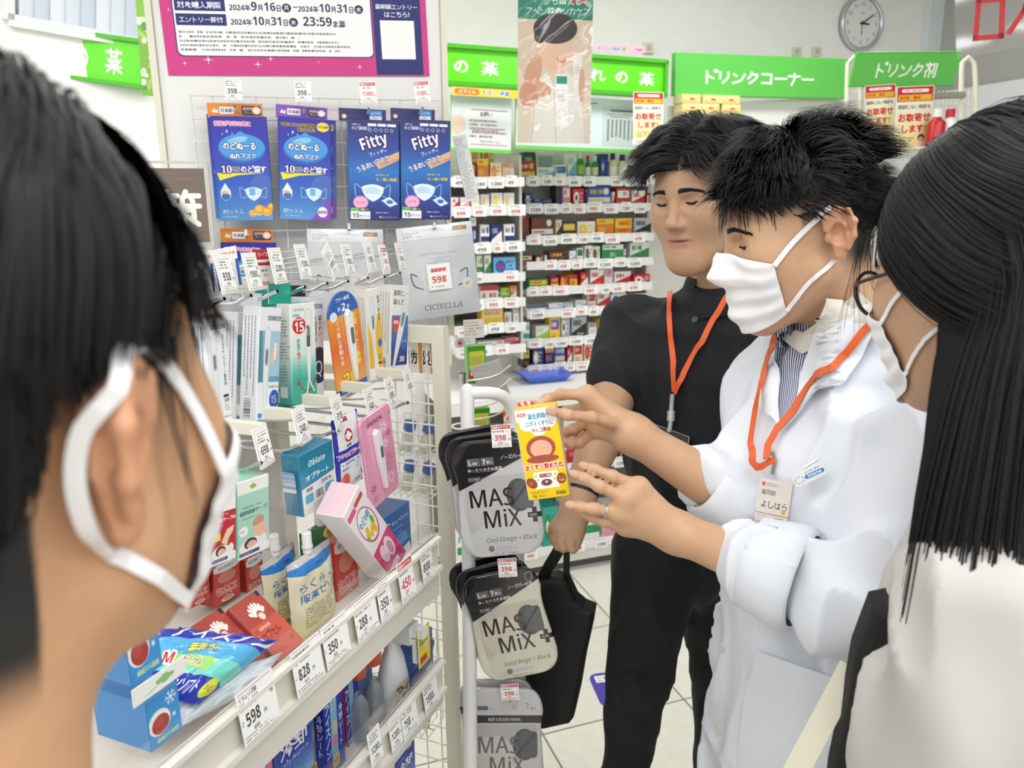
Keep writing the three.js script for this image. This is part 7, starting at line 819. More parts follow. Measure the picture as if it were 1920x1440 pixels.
// hair: tapered ribbons that grow from the scalp and follow a flow
function hair(m4, s) {
  const R = s.radii ?? [0.078, 0.096, 0.103], C = s.center ?? [0, 0.042, -0.01], pos = [], nor = [], K = s.k ?? 8;
  const push = (p, n) => { pos.push(p.x, p.y, p.z); nor.push(n.x, n.y, n.z); };
  for (let i = 0, made = 0; made < s.n && i < s.n * 12; i++) {
    const d = V(rr(-1, 1), rr(-1, 1), rr(-1, 1)); if (d.lengthSq() > 1 || d.lengthSq() < 0.01) continue; d.normalize();
    const root = V(C[0] + d.x * R[0], C[1] + d.y * R[1], C[2] + d.z * R[2]); if (!s.on(root, d)) continue; made++;
    const len = s.len(root, d) * rr(...(s.vary ?? [0.75, 1.15])), lift = s.lift(root, d) * rr(0.2, 1), step = len / K, wd = s.width * rr(0.6, 1.3); let p = root.clone(), v = s.dir(root, d).normalize(); const pts = [p.clone()];
    for (let k = 1; k <= K; k++) {
      const fl = s.flow(p, root, k / K, d), q = s.curl ?? 0.2, cs = s.cs ?? 30; v.multiplyScalar(1 - (s.follow ?? 0.35)).addScaledVector(fl.normalize(), s.follow ?? 0.35); v.x += q * nz(p.x * cs, p.y * cs, p.z * cs); v.y += q * nz(p.x * cs + 9, p.y * cs, p.z * cs); v.z += q * nz(p.x * cs, p.y * cs + 7, p.z * cs); v.normalize(); p = p.clone().addScaledVector(v, step);
      const X = (p.x - C[0]) / R[0], Y = (p.y - C[1]) / R[1], Z = (p.z - C[2]) / R[2], r = Math.sqrt(X * X + Y * Y + Z * Z), want = 1 + lift * Math.min(1, k / 3) + 0.01; if (r < want && (s.keep ? s.keep(p) : true)) { const kx = want / r; p.set(C[0] + X * kx * R[0], C[1] + Y * kx * R[1], C[2] + Z * kx * R[2]); } if (s.fix) s.fix(p, k / K); pts.push(p.clone());
    }
    const cc = V(...C);
    for (let k = 0; k < K; k++) { const a = pts[k], b = pts[k + 1], t = b.clone().sub(a), na = a.clone().sub(cc); if (s.axis) na.y *= 0.2; na.normalize(); const sd = t.clone().cross(na).normalize(), wa = wd * (1 - 0.75 * (k / K) ** 2) / 2, wb = wd * (1 - 0.75 * ((k + 1) / K) ** 2) / 2, n1 = na.clone().addScaledVector(sd, -0.5).normalize(), n2 = na.clone().addScaledVector(sd, 0.5).normalize(); const A = a.clone().addScaledVector(sd, -wa), B = a.clone().addScaledVector(sd, wa), D = b.clone().addScaledVector(sd, -wb), E = b.clone().addScaledVector(sd, wb); push(A, n1); push(B, n2); push(E, n2); push(A, n1); push(E, n2); push(D, n1); }
  }
  const g = new THREE.BufferGeometry(); g.setAttribute('position', new THREE.Float32BufferAttribute(pos, 3)); g.setAttribute('normal', new THREE.Float32BufferAttribute(nor, 3)); g.setAttribute('uv', new THREE.Float32BufferAttribute(new Float32Array(pos.length / 3 * 2), 2)); g.applyMatrix4(m4); return g;
}
const onHead = (f, x, y) => march(f, V(x, y, 0.2), V(0, 0, -1), 0, 0.3);
function brow(m4, f, k, y0 = 0.031, arch = 0.004) { const pos = []; for (let i = 0; i < 260; i++) { const u = rnd(), x = k * (0.012 + u * 0.038), y = y0 + arch * Math.sin(u * 2.6) - 0.006 * u * u + rr(-0.0036, 0.0036) * (1 - 0.6 * u), h = onHead(f, x, y); if (!h) continue; const dir = V(k * 0.9, 0.35 - u * 0.7 + rr(-0.2, 0.2), 0).normalize(); dir.addScaledVector(h.n, -dir.dot(h.n)).normalize(); const a = h.p.clone().addScaledVector(h.n, 0.0003), b = a.clone().addScaledVector(dir, 0.007).addScaledVector(h.n, 0.0006), sd = dir.clone().cross(h.n).multiplyScalar(0.0005); for (const v of [a.clone().add(sd), a.clone().sub(sd), b]) pos.push(v.x, v.y, v.z); } const g = new THREE.BufferGeometry(); g.setAttribute('position', new THREE.Float32BufferAttribute(pos, 3)); g.setAttribute('uv', new THREE.Float32BufferAttribute(new Float32Array(pos.length / 3 * 2), 2)); g.computeVertexNormals(); g.applyMatrix4(m4); return g; }
function lashes(m4, f, k, y0, dip = 0.0025, r = 0.0014) { const pts = []; for (let i = 0; i <= 8; i++) { const u = i / 8, x = k * (0.019 + u * 0.0215), y = y0 - dip * Math.sin(u * Math.PI) + 0.001 * u, h = onHead(f, x, y); if (h) pts.push(h.p.addScaledVector(h.n, 0.0003)); } const g = tube(pts, r, 24, 6); g.applyMatrix4(m4); return g; }
// surgical mask: pleated sheet over nose and chin, from angle -a to a around the face
function maskMesh(m4, f, o = {}) {
  const nu = 44, nv = 34, top = o.top ?? -0.002, bot = o.bot ?? -0.108, A = o.a ?? 1.12, rows = [];
  for (let j = 0; j <= nv; j++) { const v = j / nv, row = []; for (let i = 0; i <= nu; i++) { const u = i / nu * 2 - 1, y = top + (bot - top) * v - 0.012 * (1 - Math.abs(u)) * (v - 0.5) * -0.2 + (v < 0.3 ? 0.006 * (1 - Math.abs(u)) : 0) - 0.016 * (Math.abs(u) ** 2) * (1 - v) + 0.026 * (Math.abs(u) ** 2) * v, ang = u * A, dir = V(Math.sin(ang), 0, Math.cos(ang)), o0 = V(0, y, 0.018).addScaledVector(dir, 0.16), h = march(f.smooth, o0, dir.clone().negate(), 0, 0.2), rad = h ? h.p.distanceTo(V(0, y, 0.018)) : 0.06; const pl = 0.0016 * Math.sin(v * 26 + 0.6 * Math.sin(u * 4)) * (1 - Math.abs(u) ** 3) + 0.003 * nz(u * 3, v * 5, 4); row.push(V(0, y, 0.018).addScaledVector(dir, Math.max(rad, 0.05) + 0.005 + 0.01 * (1 - u * u) * Math.sin(Math.PI * Math.min(1, v * 1.05)) + pl)); } rows.push(row); }
  const pos = [], Q = (a, b, c, d) => { for (const v of [a, b, c, a, c, d]) pos.push(v.x, v.y, v.z); }, inn = (p) => p.clone().sub(V(0, p.y, 0.018)).multiplyScalar(0.988).add(V(0, p.y, 0.018));
  const idx = [], vp = []; for (let l = 0; l < 2; l++) for (const r of rows) for (const p of r) { const q = l ? inn(p) : p; vp.push(q.x, q.y, q.z); } const W = nu + 1, N = W * (nv + 1); for (let l = 0; l < 2; l++) for (let j = 0; j < nv; j++) for (let i = 0; i < nu; i++) { const a = l * N + j * W + i, b = a + 1, c = a + W + 1, d = a + W; if (l) idx.push(a, b, c, a, c, d); else idx.push(a, c, b, a, d, c); } for (let i = 0; i < nu; i++) { idx.push(i, i + 1, N + i + 1, i, N + i + 1, N + i); const q = nv * W + i; idx.push(q, N + q + 1, q + 1, q, N + q, N + q + 1); } for (let j = 0; j < nv; j++) for (const e of [0, nu]) { const a = j * W + e, b = a + W; idx.push(a, b, N + b, a, N + b, N + a); }
  const g = new THREE.BufferGeometry(); g.setAttribute('position', new THREE.Float32BufferAttribute(vp, 3)); g.setAttribute('uv', new THREE.Float32BufferAttribute(new Float32Array(vp.length / 3 * 2), 2)); g.setIndex(idx); g.computeVertexNormals(); g.applyMatrix4(m4); g.corner = (s, v) => rows[Math.round(v * nv)][s > 0 ? nu : 0].clone(); return g;
}
// an ear loop: a band pressed out of the head's surface
function loopOn(m4, f, pts, w) { const c = new THREE.CatmullRomCurve3(pts), q = [], nn = []; for (let i = 0; i <= 18; i++) { const p = c.getPoint(i / 18), e = 0.002; let n = V(f(p.x + e, p.y, p.z) - f(p.x - e, p.y, p.z), f(p.x, p.y + e, p.z) - f(p.x, p.y - e, p.z), f(p.x, p.y, p.z + e) - f(p.x, p.y, p.z - e)).normalize(); n.lerp(V(Math.sign(p.x), 0, 0), 0.4).normalize(); for (let k = 0; k < 30 && f(p.x, p.y, p.z) < 0.0016; k++) p.addScaledVector(n, 0.0012); q.push(p.applyMatrix4(m4)); nn.push(n.transformDirection(m4)); } return ribbon(q, nn, w, 0.0014, 2); }
const MASKM = M(0xf4f3f6, 0.85);
// ---------- people ----------
function torso(base, yaw, tab) {
  const y = yaw * Math.PI / 180, f = V(Math.sin(y), 0, Math.cos(y)), l = V(Math.cos(y), 0, -Math.sin(y)), h0 = tab[0][0], h1 = tab[tab.length - 1][0];
  const at = (h) => { let i = 0; while (i < tab.length - 2 && h > tab[i + 1][0]) i++; const t = Math.min(1, Math.max(0, (h - tab[i][0]) / (tab[i + 1][0] - tab[i][0]))), s = t * t * (3 - 2 * t); return [1, 2, 3].map((k) => tab[i][k] + (tab[i + 1][k] - tab[i][k]) * s); };
  const F = (x, yy, z) => { const h = base.y - yy, [rf, rl, fo] = at(h), px = x - base.x, pz = z - base.z, a = px * f.x + pz * f.z - fo, b = px * l.x + pz * l.z, m = Math.min(rf, rl); return Math.max((Math.sqrt((a / rf) ** 2 + (b / rl) ** 2) - 1) * m * 0.92, h0 - h, h - h1); };
  F.f = f; F.l = l; F.pt = (a, b, h) => base.clone().addScaledVector(f, a).addScaledVector(l, b).addScaledVector(UP, -h); return F;
}
const folds = (F, amp, sc = 1) => (x, y, z) => { const d = F(x, y, z); if (d > 0.03 || d < -0.03) return d; const w = nz(x * 11 * sc + y * 3, y * 5 * sc + x * 2, z * 11 * sc), q = nz(x * 22 * sc + 5, y * 9 * sc, z * 22 * sc); return d - amp * (Math.abs(w) * -1.6 + 0.4 + 0.3 * q); };
const skinGeo = (F, pts, pad, h, tone) => { const [lo, hi] = bounds(pts, pad); return mesher(F, lo, hi, h, (x, y, z) => skinAt(x, y, z, tone)); };
const J = (s) => s.split(',').map((k) => { const [x, y, d] = k.trim().split(' ').map(Number); return P(x, y, d); });
function handField(w, mcps, fingers, r0, rp = 0.0135, rw = 0.022) { // palm fans from the wrist to the knuckles, each finger its own chain
  const palm = mcps.map((m) => cone(w, m, rw, rp)); for (let i = 1; i < mcps.length; i++) palm.push(cone(mcps[i - 1], mcps[i], rp * 0.85, rp * 0.85)); const A = blend(palm, 0.012);
  const fs = fingers.map((ch, i) => { const s = []; for (let k = 1; k < ch.length; k++) { const a = r0 * (1.08 - 0.11 * (k - 1)), b = r0 * (1.08 - 0.11 * k); s.push(cone(ch[k - 1], ch[k], a, b)); if (k > 1) s.push(cone(ch[k - 1], ch[k - 1].clone().lerp(ch[k], 0.1), a * 1.07, a)); } return blend(s, 0.004); });
  return (x, y, z) => { let d = A(x, y, z); let m = 9; for (const g of fs) m = Math.min(m, g(x, y, z)); return smin(d, m, 0.007); };
}
function nails(chains, m, toward, r) { const gs = chains.map((c) => { const t = c[c.length - 1], b = c[c.length - 2], dir = t.clone().sub(b).normalize(), n = toward(t).addScaledVector(dir, -toward(t).dot(dir)).normalize(), sd = dir.clone().cross(n), g = new THREE.SphereGeometry(1, 12, 8); g.scale(r * 0.72, r * 1.0, r * 0.22); g.applyMatrix4(new THREE.Matrix4().makeBasis(sd, dir, n).setPosition(t.clone().addScaledVector(dir, r * 0.15).addScaledVector(n, r * 0.83))); return g; }); return merge(gs); }
const NAILM = M(0xd0a088, 0.35), GOWN = M(0xe9eef6, 0.8), toCam = (p) => CAM.clone().sub(p).normalize();
const scalp = (hairOn, tone = SKIN) => (x, y, z) => { const t = hairOn(x, y, z), s = skinAt(x, y, z, tone); let c = mix(s, HAIRC, t); if (Math.abs(x) > 0.076 && y < 0.045 && y > -0.045 && z > -0.05 && z < 0.012) c = mix(s, EARC, 0.55 * sst(0.076, 0.082, Math.abs(x))); if (z > 0.07 && Math.abs(x) < 0.026) { const e = Math.sqrt(1 - (x / 0.026) ** 2), yy = (y + 0.0545) / (e * (y > -0.0545 ? 0.0085 : 0.0115) + 1e-6); c = mix(c, LIP, 0.65 * (1 - sst(0.75, 1.05, Math.abs(yy)))); } return c; };
const join = (list) => mergeGeometries(list.map((g) => { const o = g.index ? g.toNonIndexed() : g; for (const k of Object.keys(o.attributes)) if (!['position', 'normal', 'uv', 'color'].includes(k)) o.deleteAttribute(k); return o; }));

// --- man in the white coat ---
{
  const per = thing('person', 'man in a white coat and face mask holding up the yellow box', 'person');
  const m4 = headAt(P(1556, 446, 0.96), V(0.0765, 0, -0.008), -92, 14, -2), f = headField({ s: 1 }), O = V().setFromMatrixPosition(m4);
  const hairOn = (x, y, z) => { const side = sst(0.03, 0.062, y + 0.55 * Math.max(0, -z - 0.02) + (z > 0.05 ? -(z - 0.05) * 0.9 : 0)), back = z < -0.02 ? sst(-0.07, -0.03, y) * sst(-0.015, -0.05, z) : 0, front = z > 0.045 ? sst(0.058, 0.07, y) : 1; return Math.max(Math.min(side, front), back, z < 0.02 && z > -0.03 ? 0.55 * sst(0.012, 0.03, y) : 0) * (y > 0.09 ? 1 : 1); };
  const base = V(0, -0.172, -0.042).applyMatrix4(m4), T = torso(base, -72, [[-0.05, 0.064, 0.066, 0.006], [-0.01, 0.068, 0.085, 0.004], [0.03, 0.08, 0.13, 0], [0.075, 0.098, 0.185, 0], [0.16, 0.12, 0.2, 0.005], [0.3, 0.132, 0.19, 0.015], [0.45, 0.13, 0.18, 0.01], [0.6, 0.14, 0.19, 0.01], [0.85, 0.155, 0.2, 0.01], [1.08, 0.165, 0.21, 0.01]]);
  const lS = T.pt(0.01, 0.165, 0.09), rS = T.pt(0.01, -0.175, 0.085), lE = P(1612, 1130, 0.92), lW = P(1268, 998, 1.06), rE = P(1412, 958, 1.13), rW = P(1186, 814, 1.12), lC = lE.clone().lerp(lW, 0.53), rC = rE.clone().lerp(rW, 0.36);
  const coatRaw = blend([T, cone(lS, lE, 0.062, 0.06), cone(lE, lC, 0.064, 0.053), cone(rS, rE, 0.066, 0.055), cone(rE, rC, 0.055, 0.048)], 0.035), coat = folds(coatRaw, 0.028), over = (x, y, z) => coat(x, y, z) - 0.013, [lo, hi] = bounds([T.pt(0, 0, 0), T.pt(0, 0, 1.06), lS, lE, lC, rE, rC, T.pt(0.15, 0.2, 0.6), T.pt(-0.15, -0.2, 0.6), T.pt(-0.15, 0.2, 0.6), T.pt(0.15, -0.2, 0.6)], 0.085);
  // skin: head, hands and forearms
  const lm = J('1198 913 1.045,1172 934 1.038,1163 962 1.043,1174 986 1.056'), lf = [J('1198 913 1.045,1148 893 1.035,1116 881 1.035,1097 874 1.038'), J('1172 934 1.038,1124 912 1.028,1096 897 1.028,1078 889 1.03'), J('1163 962 1.043,1114 954 1.033,1088 950 1.033,1072 947 1.036'), J('1174 986 1.056,1134 977 1.05,1113 970 1.05,1099 965 1.052')], lth = J('1236 962 1.085,1196 930 1.115,1166 918 1.12,1146 910 1.12');
  const rm = J('1102 740 1.125,1112 760 1.135,1117 782 1.14,1122 804 1.14'), rf = [J('1102 740 1.125,1052 739 1.115,1026 748 1.09,1012 758 1.082'), J('1112 760 1.135,1062 772 1.15,1036 786 1.13,1020 796 1.115'), J('1117 782 1.14,1074 806 1.16,1052 812 1.14,1038 812 1.125'), J('1122 804 1.14,1086 830 1.155,1068 832 1.14,1056 828 1.13')], rth = J('1160 796 1.105,1110 783 1.07,1064 778 1.045,1034 770 1.04');
  const lh = handField(lW, lm, [...lf, lth], 0.0082), rh = handField(rW, rm, [...rf, rth], 0.0082), la = cone(lW, lE, 0.0255, 0.044), ra = cone(rW, rE, 0.0255, 0.042), tone = [0.61, 0.365, 0.22];
  const skins = [headMesh(m4, f, scalp(hairOn, tone), -0.2), skinGeo((x, y, z) => smin(lh(x, y, z), la(x, y, z), 0.02), [...lm, ...lf.flat(), ...lth, lW, lE.clone().lerp(lW, 0.35)], 0.03, 0.0031, tone), skinGeo((x, y, z) => smin(rh(x, y, z), ra(x, y, z), 0.02), [...rm, ...rf.flat(), ...rth, rW, rE.clone().lerp(rW, 0.2)], 0.03, 0.0031, tone)];
  const body = part('body', join(skins), SKINM, per, 'bare forearms, hands and head'); part('fingernails', merge([nails(lf, NAILM, toCam, 0.0075), nails([rth], NAILM, toCam, 0.009)]), NAILM, body);
  addBrows(m4, f, body); addLashes(m4, f, body, 0.0085, 0.001);
  { const rp = lf[2][0].clone().lerp(lf[2][1], 0.62), dir = lf[2][1].clone().sub(lf[2][0]).normalize(), g = new THREE.TorusGeometry(0.0092, 0.0011, 8, 28), q = new THREE.Quaternion().setFromUnitVectors(V(0, 0, 1), dir); g.applyQuaternion(q); g.translate(rp.x, rp.y, rp.z); const o = single('ring', g, CHROME, 'thin silver ring on the outstretched hand', 'ring'); }
  const coatG = mesher(coat, lo, hi, 0.0085); part('coat', coatG, GOWN, per, 'white coat with rolled sleeves');
  // rolled cuffs
  const cuff = (E, C, W, r0, r1) => { const d = C.clone().sub(E).normalize(), a = C.clone().addScaledVector(d, -0.062), pr = [[r1 * 0.8, 0.064], [r1, 0.066], [r1 * 1.03, 0.05], [r0 * 1.04, 0.02], [r0 * 1.02, 0.002], [r0 * 0.9, 0]], g = new THREE.LatheGeometry(pr.map(([x, y]) => new THREE.Vector2(x, y)), 40), p = g.attributes.position; for (let i = 0; i < p.count; i++) { const k = 1 + 0.05 * nz(p.getX(i) * 40, p.getY(i) * 30, p.getZ(i) * 40); p.setXYZ(i, p.getX(i) * k, p.getY(i), p.getZ(i) * k); } g.computeVertexNormals(); g.applyQuaternion(new THREE.Quaternion().setFromUnitVectors(V(0, 1, 0), d)); g.translate(a.x, a.y, a.z); return g; };
  part('cuff', cuff(lE, lC, lW, 0.066, 0.06), GOWN, per); part('cuff', cuff(rE, rC, rW, 0.058, 0.052), GOWN, per);
  // shirt, tie-stripe front, collar, lapels
  const SHIRT = M(0xd9d5cb, 0.8), st = art(128, 128, (g, w, h) => { fillR(g, 0, 0, w, h, '#e4e6ea'); for (let x = 0; x < w; x += 10) fillR(g, x, 0, 5, h, '#3a4674'); });
  const hf = (x, y, z) => { const p = V(x, y, z).applyMatrix4(inv); return f(p.x, p.y, p.z); }, inv = m4.clone().invert(), both = (x, y, z) => Math.min(coat(x, y, z), hf(x, y, z));
  part('shirt_front', strip(coat, [[1455, 560], [1462, 640], [1455, 750], [1466, 800]], [[1530, 560], [1522, 640], [1500, 750], [1470, 805]], 6, 0.004, 0.002, st), st.p.matte, per, 'blue and white striped shirt front');
  part('collar', merge([strip(both, [[1600, 545], [1560, 575], [1520, 602], [1486, 630]], [[1640, 590], [1600, 615], [1560, 640], [1518, 662]], 6, 0.012, 0.003), strip(coat, [[1462, 596], [1456, 610], [1462, 624]], [[1484, 596], [1480, 614], [1476, 640]], 3, 0.006, 0.003)]), SHIRT, per, 'off-white shirt collar');
  part('lapel', strip(coat, [[1560, 600], [1530, 660], [1500, 760], [1466, 812]], [[1660, 585], [1600, 690], [1546, 740], [1470, 816]], 8, 0.013, 0.003), GOWN, per); part('lapel', strip(coat, [[1448, 600], [1440, 660], [1448, 750], [1464, 806]], [[1462, 605], [1462, 660], [1464, 750], [1468, 812]], 3, 0.012, 0.003), GOWN, per);
  part('pocket', strip(coatRaw, [[1436, 1215], [1412, 1300], [1396, 1440]], [[1580, 1262], [1576, 1340], [1570, 1480]], 8, 0.014, 0.002), GOWN, per);
  for (const [x, y] of [[1352, 1215], [1346, 1368]]) { const h = castPx(coat, x, y); if (h) { const g = new THREE.CylinderGeometry(0.0085, 0.0085, 0.003, 20); g.applyQuaternion(new THREE.Quaternion().setFromUnitVectors(V(0, 1, 0), h.n)); g.translate(...h.p.toArray()); part('button', g, M(0xe4e2da, 0.3), per); } }
  // face mask
  const mk = thing('face_mask', 'white pleated face mask on the man in the white coat', 'face mask'), mg = maskMesh(m4, f, { top: 0.001, bot: -0.112, a: 1.02 }); part('mask_sheet', mg, MASKM, mk);
  for (const s of [1, -1]) for (const q of [loopOn(m4, f, [mg.corner(s, 0.04), V(s * 0.068, 0.006, 0.036), V(s * 0.077, 0.026, 0.006), V(s * 0.084, 0.036, -0.014)], 0.0065), loopOn(m4, f, [mg.corner(s, 0.94), V(s * 0.062, -0.052, 0.026), V(s * 0.07, -0.034, -0.004), V(s * 0.078, -0.026, -0.02)], 0.0055)]) part('ear_loop', q, MASKM, mk);
  // spiky hair
  const top = (p) => p.y > 0.055 && !(p.z > 0.075 && p.y < 0.062);
  const hg = [hair(m4, { n: 7500, k: 7, width: 0.0017, on: (p) => top(p) || (p.z < -0.03 && p.y > 0.0) || (p.y > 0.035 && p.z < 0.03 && rnd() < 0.6), len: (p) => (p.y > 0.07 ? 0.05 + 0.016 * nz(p.x * 20, 0, p.z * 20) : p.y > 0.035 ? 0.026 : 0.014), lift: (p) => (p.y > 0.07 ? 0.2 : 0.07), dir: (p, d) => d.clone().multiplyScalar(1.0).add(V(0, 0.2, p.y > 0.07 ? 0.45 : -0.4)), flow: (p, r, t, d) => V(d.x * 0.9 + 0.4 * nz(p.x * 26, p.y * 26, p.z * 26), r.y > 0.07 ? 0.45 - t * 1.5 : -0.9, r.z > 0.0 && r.y > 0.06 ? 0.4 : -0.55), curl: 0.2, cs: 30, follow: 0.3 }),
    hair(m4, { n: 900, k: 8, width: 0.0016, on: (p) => p.y > 0.07 && p.z > 0.035, len: () => 0.056, lift: () => 0.12, dir: () => V(0, 0.2, 1), flow: (p, r, t) => V(r.x * 3 + 0.3 * nz(p.x * 40, p.y * 40, 3), -0.6 - 1.5 * t, 0.6 - t), curl: 0.3, cs: 30, follow: 0.4 })]; part('hair', merge(hg), HAIRM, per, 'short black hair, tousled on top');
  // lanyard with name badge, second badge
  const ly = thing('lanyard', 'orange lanyard of the man in the white coat', 'lanyard'), OR = M(0xe2622a, 0.5);
  part('strap', merge([lanyard(over, [[1466, 606], [1452, 640], [1436, 700], [1420, 770], [1411, 830], [1410, 866], [1425, 878]], 0.0095, 0.004), lanyard(over, [[1650, 588], [1600, 640], [1540, 710], [1496, 768], [1462, 806], [1446, 840], [1444, 868]], 0.0095, 0.01), lanyard(over, [[1418, 876], [1436, 874], [1455, 866]], 0.0095, 0.005)]), OR, ly);
  const ch = castPx(coatRaw, 1462, 858), cp = ch.p.clone().addScaledVector(ch.n, 0.02); part('swivel_clip', merge([tube([cp, cp.clone().add(V(0.004, 0.006, 0.002)), cp.clone().add(V(0.008, -0.008, 0.002)), cp.clone().add(V(0.006, -0.026, 0.002))], 0.0028, 16, 7)]), M(0xb8b8b4, 0.3, { metalness: 0.8 }), ly);
  const na = art(180, 200, (g, w, h) => { fillR(g, 0, 0, w, h, '#ece4d8'); disc(g, 24, 22, 10, 10, '#d8705c'); fine(g, 40, 14, 90, 18, 2, '#888'); jt(g, '薬剤師', 18, 60, 26, { color: '#888' }); fillR(g, 0, 160, w, 3, '#b0503c'); jt(g, 'よしはら', 20, 116, 38, { color: '#444', weight: 0.1 }); disc(g, 150, 140, 12, 12, '#e8b03c'); jt(g, 'かずゆ', 110, 180, 16, { color: '#666' }); fine(g, 14, 170, 80, 8, 1, '#998'); });
  const bq = (px, n) => { const pl = plane(P(px[0][0], px[0][1], px[4]), n, V(n.z, 0, -n.x).normalize()); return quad(pl, px.slice(0, 4)); };
  const hA = castPx(coatRaw, 1445, 940), dA = hA.p.clone().sub(CAM).dot(V(0, 0, -1).transformDirection(CM)) - 0.03, nb = thing('name_badge', 'cream name badge in a clear holder on the orange lanyard', 'badge'), q1 = bq([[1430, 884], [1482, 920], [1478, 1000], [1412, 960], dA], V(-0.45, 0.1, 0.9)); put(nb, q1); part('card', sheet(q1.w, q1.h, na, 0.001), na.p.matte, nb); part('holder', box(q1.w + 0.008, q1.h + 0.012, 0.003, 0, 0.003, 0.0005), CLEAR, nb);
  const ta = art(240, 110, (g, w, h) => { fillR(g, 0, 0, w, h, '#f2f4f6', 12); for (let k = 0; k < 9; k++) disc(g, 46 + 30 * Math.cos(k * 0.7), 62 + 26 * Math.sin(k * 0.7), 5, 5, k % 2 ? '#d8506a' : '#5aa8d8'); jt(g, 'よりそいます', 96, 26, 19, { color: '#5a8ac0' }); fillR(g, 86, 44, 144, 34, '#2f7cc8', 17); jt(g, '認定薬剤師', 106, 61, 21, { color: '#fff' }); }), tb = thing('pin_badge', 'white badge with a blue stripe pinned to the white coat', 'badge'), q2 = bq([[1470, 892], [1552, 866], [1566, 888], [1482, 916], castPx(coat, 1515, 890).p.clone().sub(CAM).dot(V(0, 0, -1).transformDirection(CM)) - 0.022], V(-0.4, 0.2, 0.9)); put(tb, q2); part('plate', cut(roundRect(q2.w, q2.h, 0.004), 0.004, ta, 0.0008), ta.p.gloss, tb); part('pin', tube([V(-0.01, q2.h / 2, -0.004), V(0.02, q2.h / 2 + 0.004, -0.004)], 0.0016, 1, 6), CHROME, tb);
  // trousers, mostly under the coat
  const k0 = T.pt(0, 0.09, 1.0), k1 = T.pt(0, -0.09, 1.0), legs = [cone(k0, V(k0.x, 0.09, k0.z), 0.075, 0.055), cone(k1, V(k1.x, 0.09, k1.z), 0.075, 0.055)], F2 = blend(legs, 0.02), [a0, b0] = bounds([k0, k1, V(k0.x, 0.09, k0.z), V(k1.x, 0.09, k1.z)], 0.09); part('trousers', mesher(F2, a0, b0, 0.016), M(0x22242c, 0.8), per);
  for (const k of [k0, k1]) { const s = new THREE.SphereGeometry(1, 20, 12); s.scale(0.13, 0.05, 0.05); s.rotateY(0.25); s.translate(k.x - 0.05, 0.05, k.z); part('shoe', s, BLACK, per); }
}
{ // the yellow medicine jelly carton held up
  const n = V(-0.12, 0.06, 1), pl = plane(P(1015, 850, 1.055), n, V(1, 0, 0.12)), q = quad(pl, [[962, 770], [1042, 763], [1071, 931], [990, 938]]), a = art(300, 540, (g, w, h) => {
    fillR(g, 0, 0, w, h, '#f4d21c'); g.fillStyle = '#f9f8f4'; g.beginPath(); g.moveTo(0, 0); g.lineTo(w, 0); g.lineTo(w, 70); g.bezierCurveTo(280, 130, 230, 110, 220, 120); g.bezierCurveTo(200, 170, 110, 170, 96, 124); g.bezierCurveTo(60, 130, 10, 110, 20, 70); g.lineTo(0, 60); g.fill(); fillR(g, 14, 14, 62, 18, '#d8342c', 6); jt(g, '服薬補助', 20, 23, 12, { color: '#fff' });
    jt(g, '抗生物質や', 92, 40, 32, { color: '#3c9cc8', weight: 0.14 }); jt(g, 'ニガイくすりに', 62, 84, 30, { color: '#3c9cc8', weight: 0.14 }); jt(g, 'チョコ風味', 104, 124, 28, { color: '#c05a4c', weight: 0.15 });
    disc(g, 150, 232, 108, 72, '#b0584a'); disc(g, 150, 238, 80, 54, '#f0b89a'); disc(g, 150, 300, 120, 24, '#b0584a');
    jt(g, 'おくすり飲めたね', 8, 344, 36, { color: '#d8342c', outline: '#fff', weight: 0.17, ow: 0.22 }); fillR(g, 60, 376, 180, 104, '#fbfaf6', 6); fillR(g, 104, 390, 92, 22, '#9c3a3c', 10); jt(g, 'チョコ風味', 114, 401, 16, { color: '#fff' }); disc(g, 150, 446, 48, 26, '#e6e2e0'); disc(g, 150, 444, 40, 20, '#7c4a44'); disc(g, 150, 440, 10, 6, '#fff'); disc(g, 40, 440, 42, 30, '#9c4a3c', 0.5); fine(g, 18, 428, 46, 24, 2, '#f4c84a'); disc(g, 262, 430, 36, 32, '#9c4a3c', -0.4); jt(g, 'チョコ', 240, 420, 15, { color: '#f4d24a' }); jt(g, '不使用', 240, 440, 15, { color: '#f4d24a' }); for (const [x, y] of [[78, 400], [222, 400], [90, 424], [212, 428]]) disc(g, x, y, 5, 10, '#a8c060', 0.6);
    fine(g, 24, 490, 130, 20, 2, '#6a5a1c'); en(g, '18g', 26, 522, 22, '#3a3210'); en(g, '6', 78, 522, 22, '#3a3210'); jt(g, '本入り', 96, 524, 14, { color: '#3a3210' }); jt(g, '龍角散', 206, 516, 24, { color: '#5a4a1c' });
  }), sd = art(60, 540, (g, w, h) => { fillR(g, 0, 0, w, h, '#efe9d8'); fillR(g, 0, 0, w, 90, '#f0ce1c'); for (let i = 0; i < 4; i++) { let y = 110; while (y < 380) { const k = rr(4, 10); g.fillStyle = '#777'; g.fillRect(8 + i * 12, y, 4, k); y += k + 2; } } bars(g, 10, 410, 40, 100, true); });
  const o = single('medicine_box', carton(q.w, q.h, 0.034, { front: a, left: sd, right: sd, side: swatch('#f0ce1c', a) }, 0.0012), a.p.gloss, 'yellow and white medicine jelly box held up between finger and thumb', 'box'); put(o, q);
}
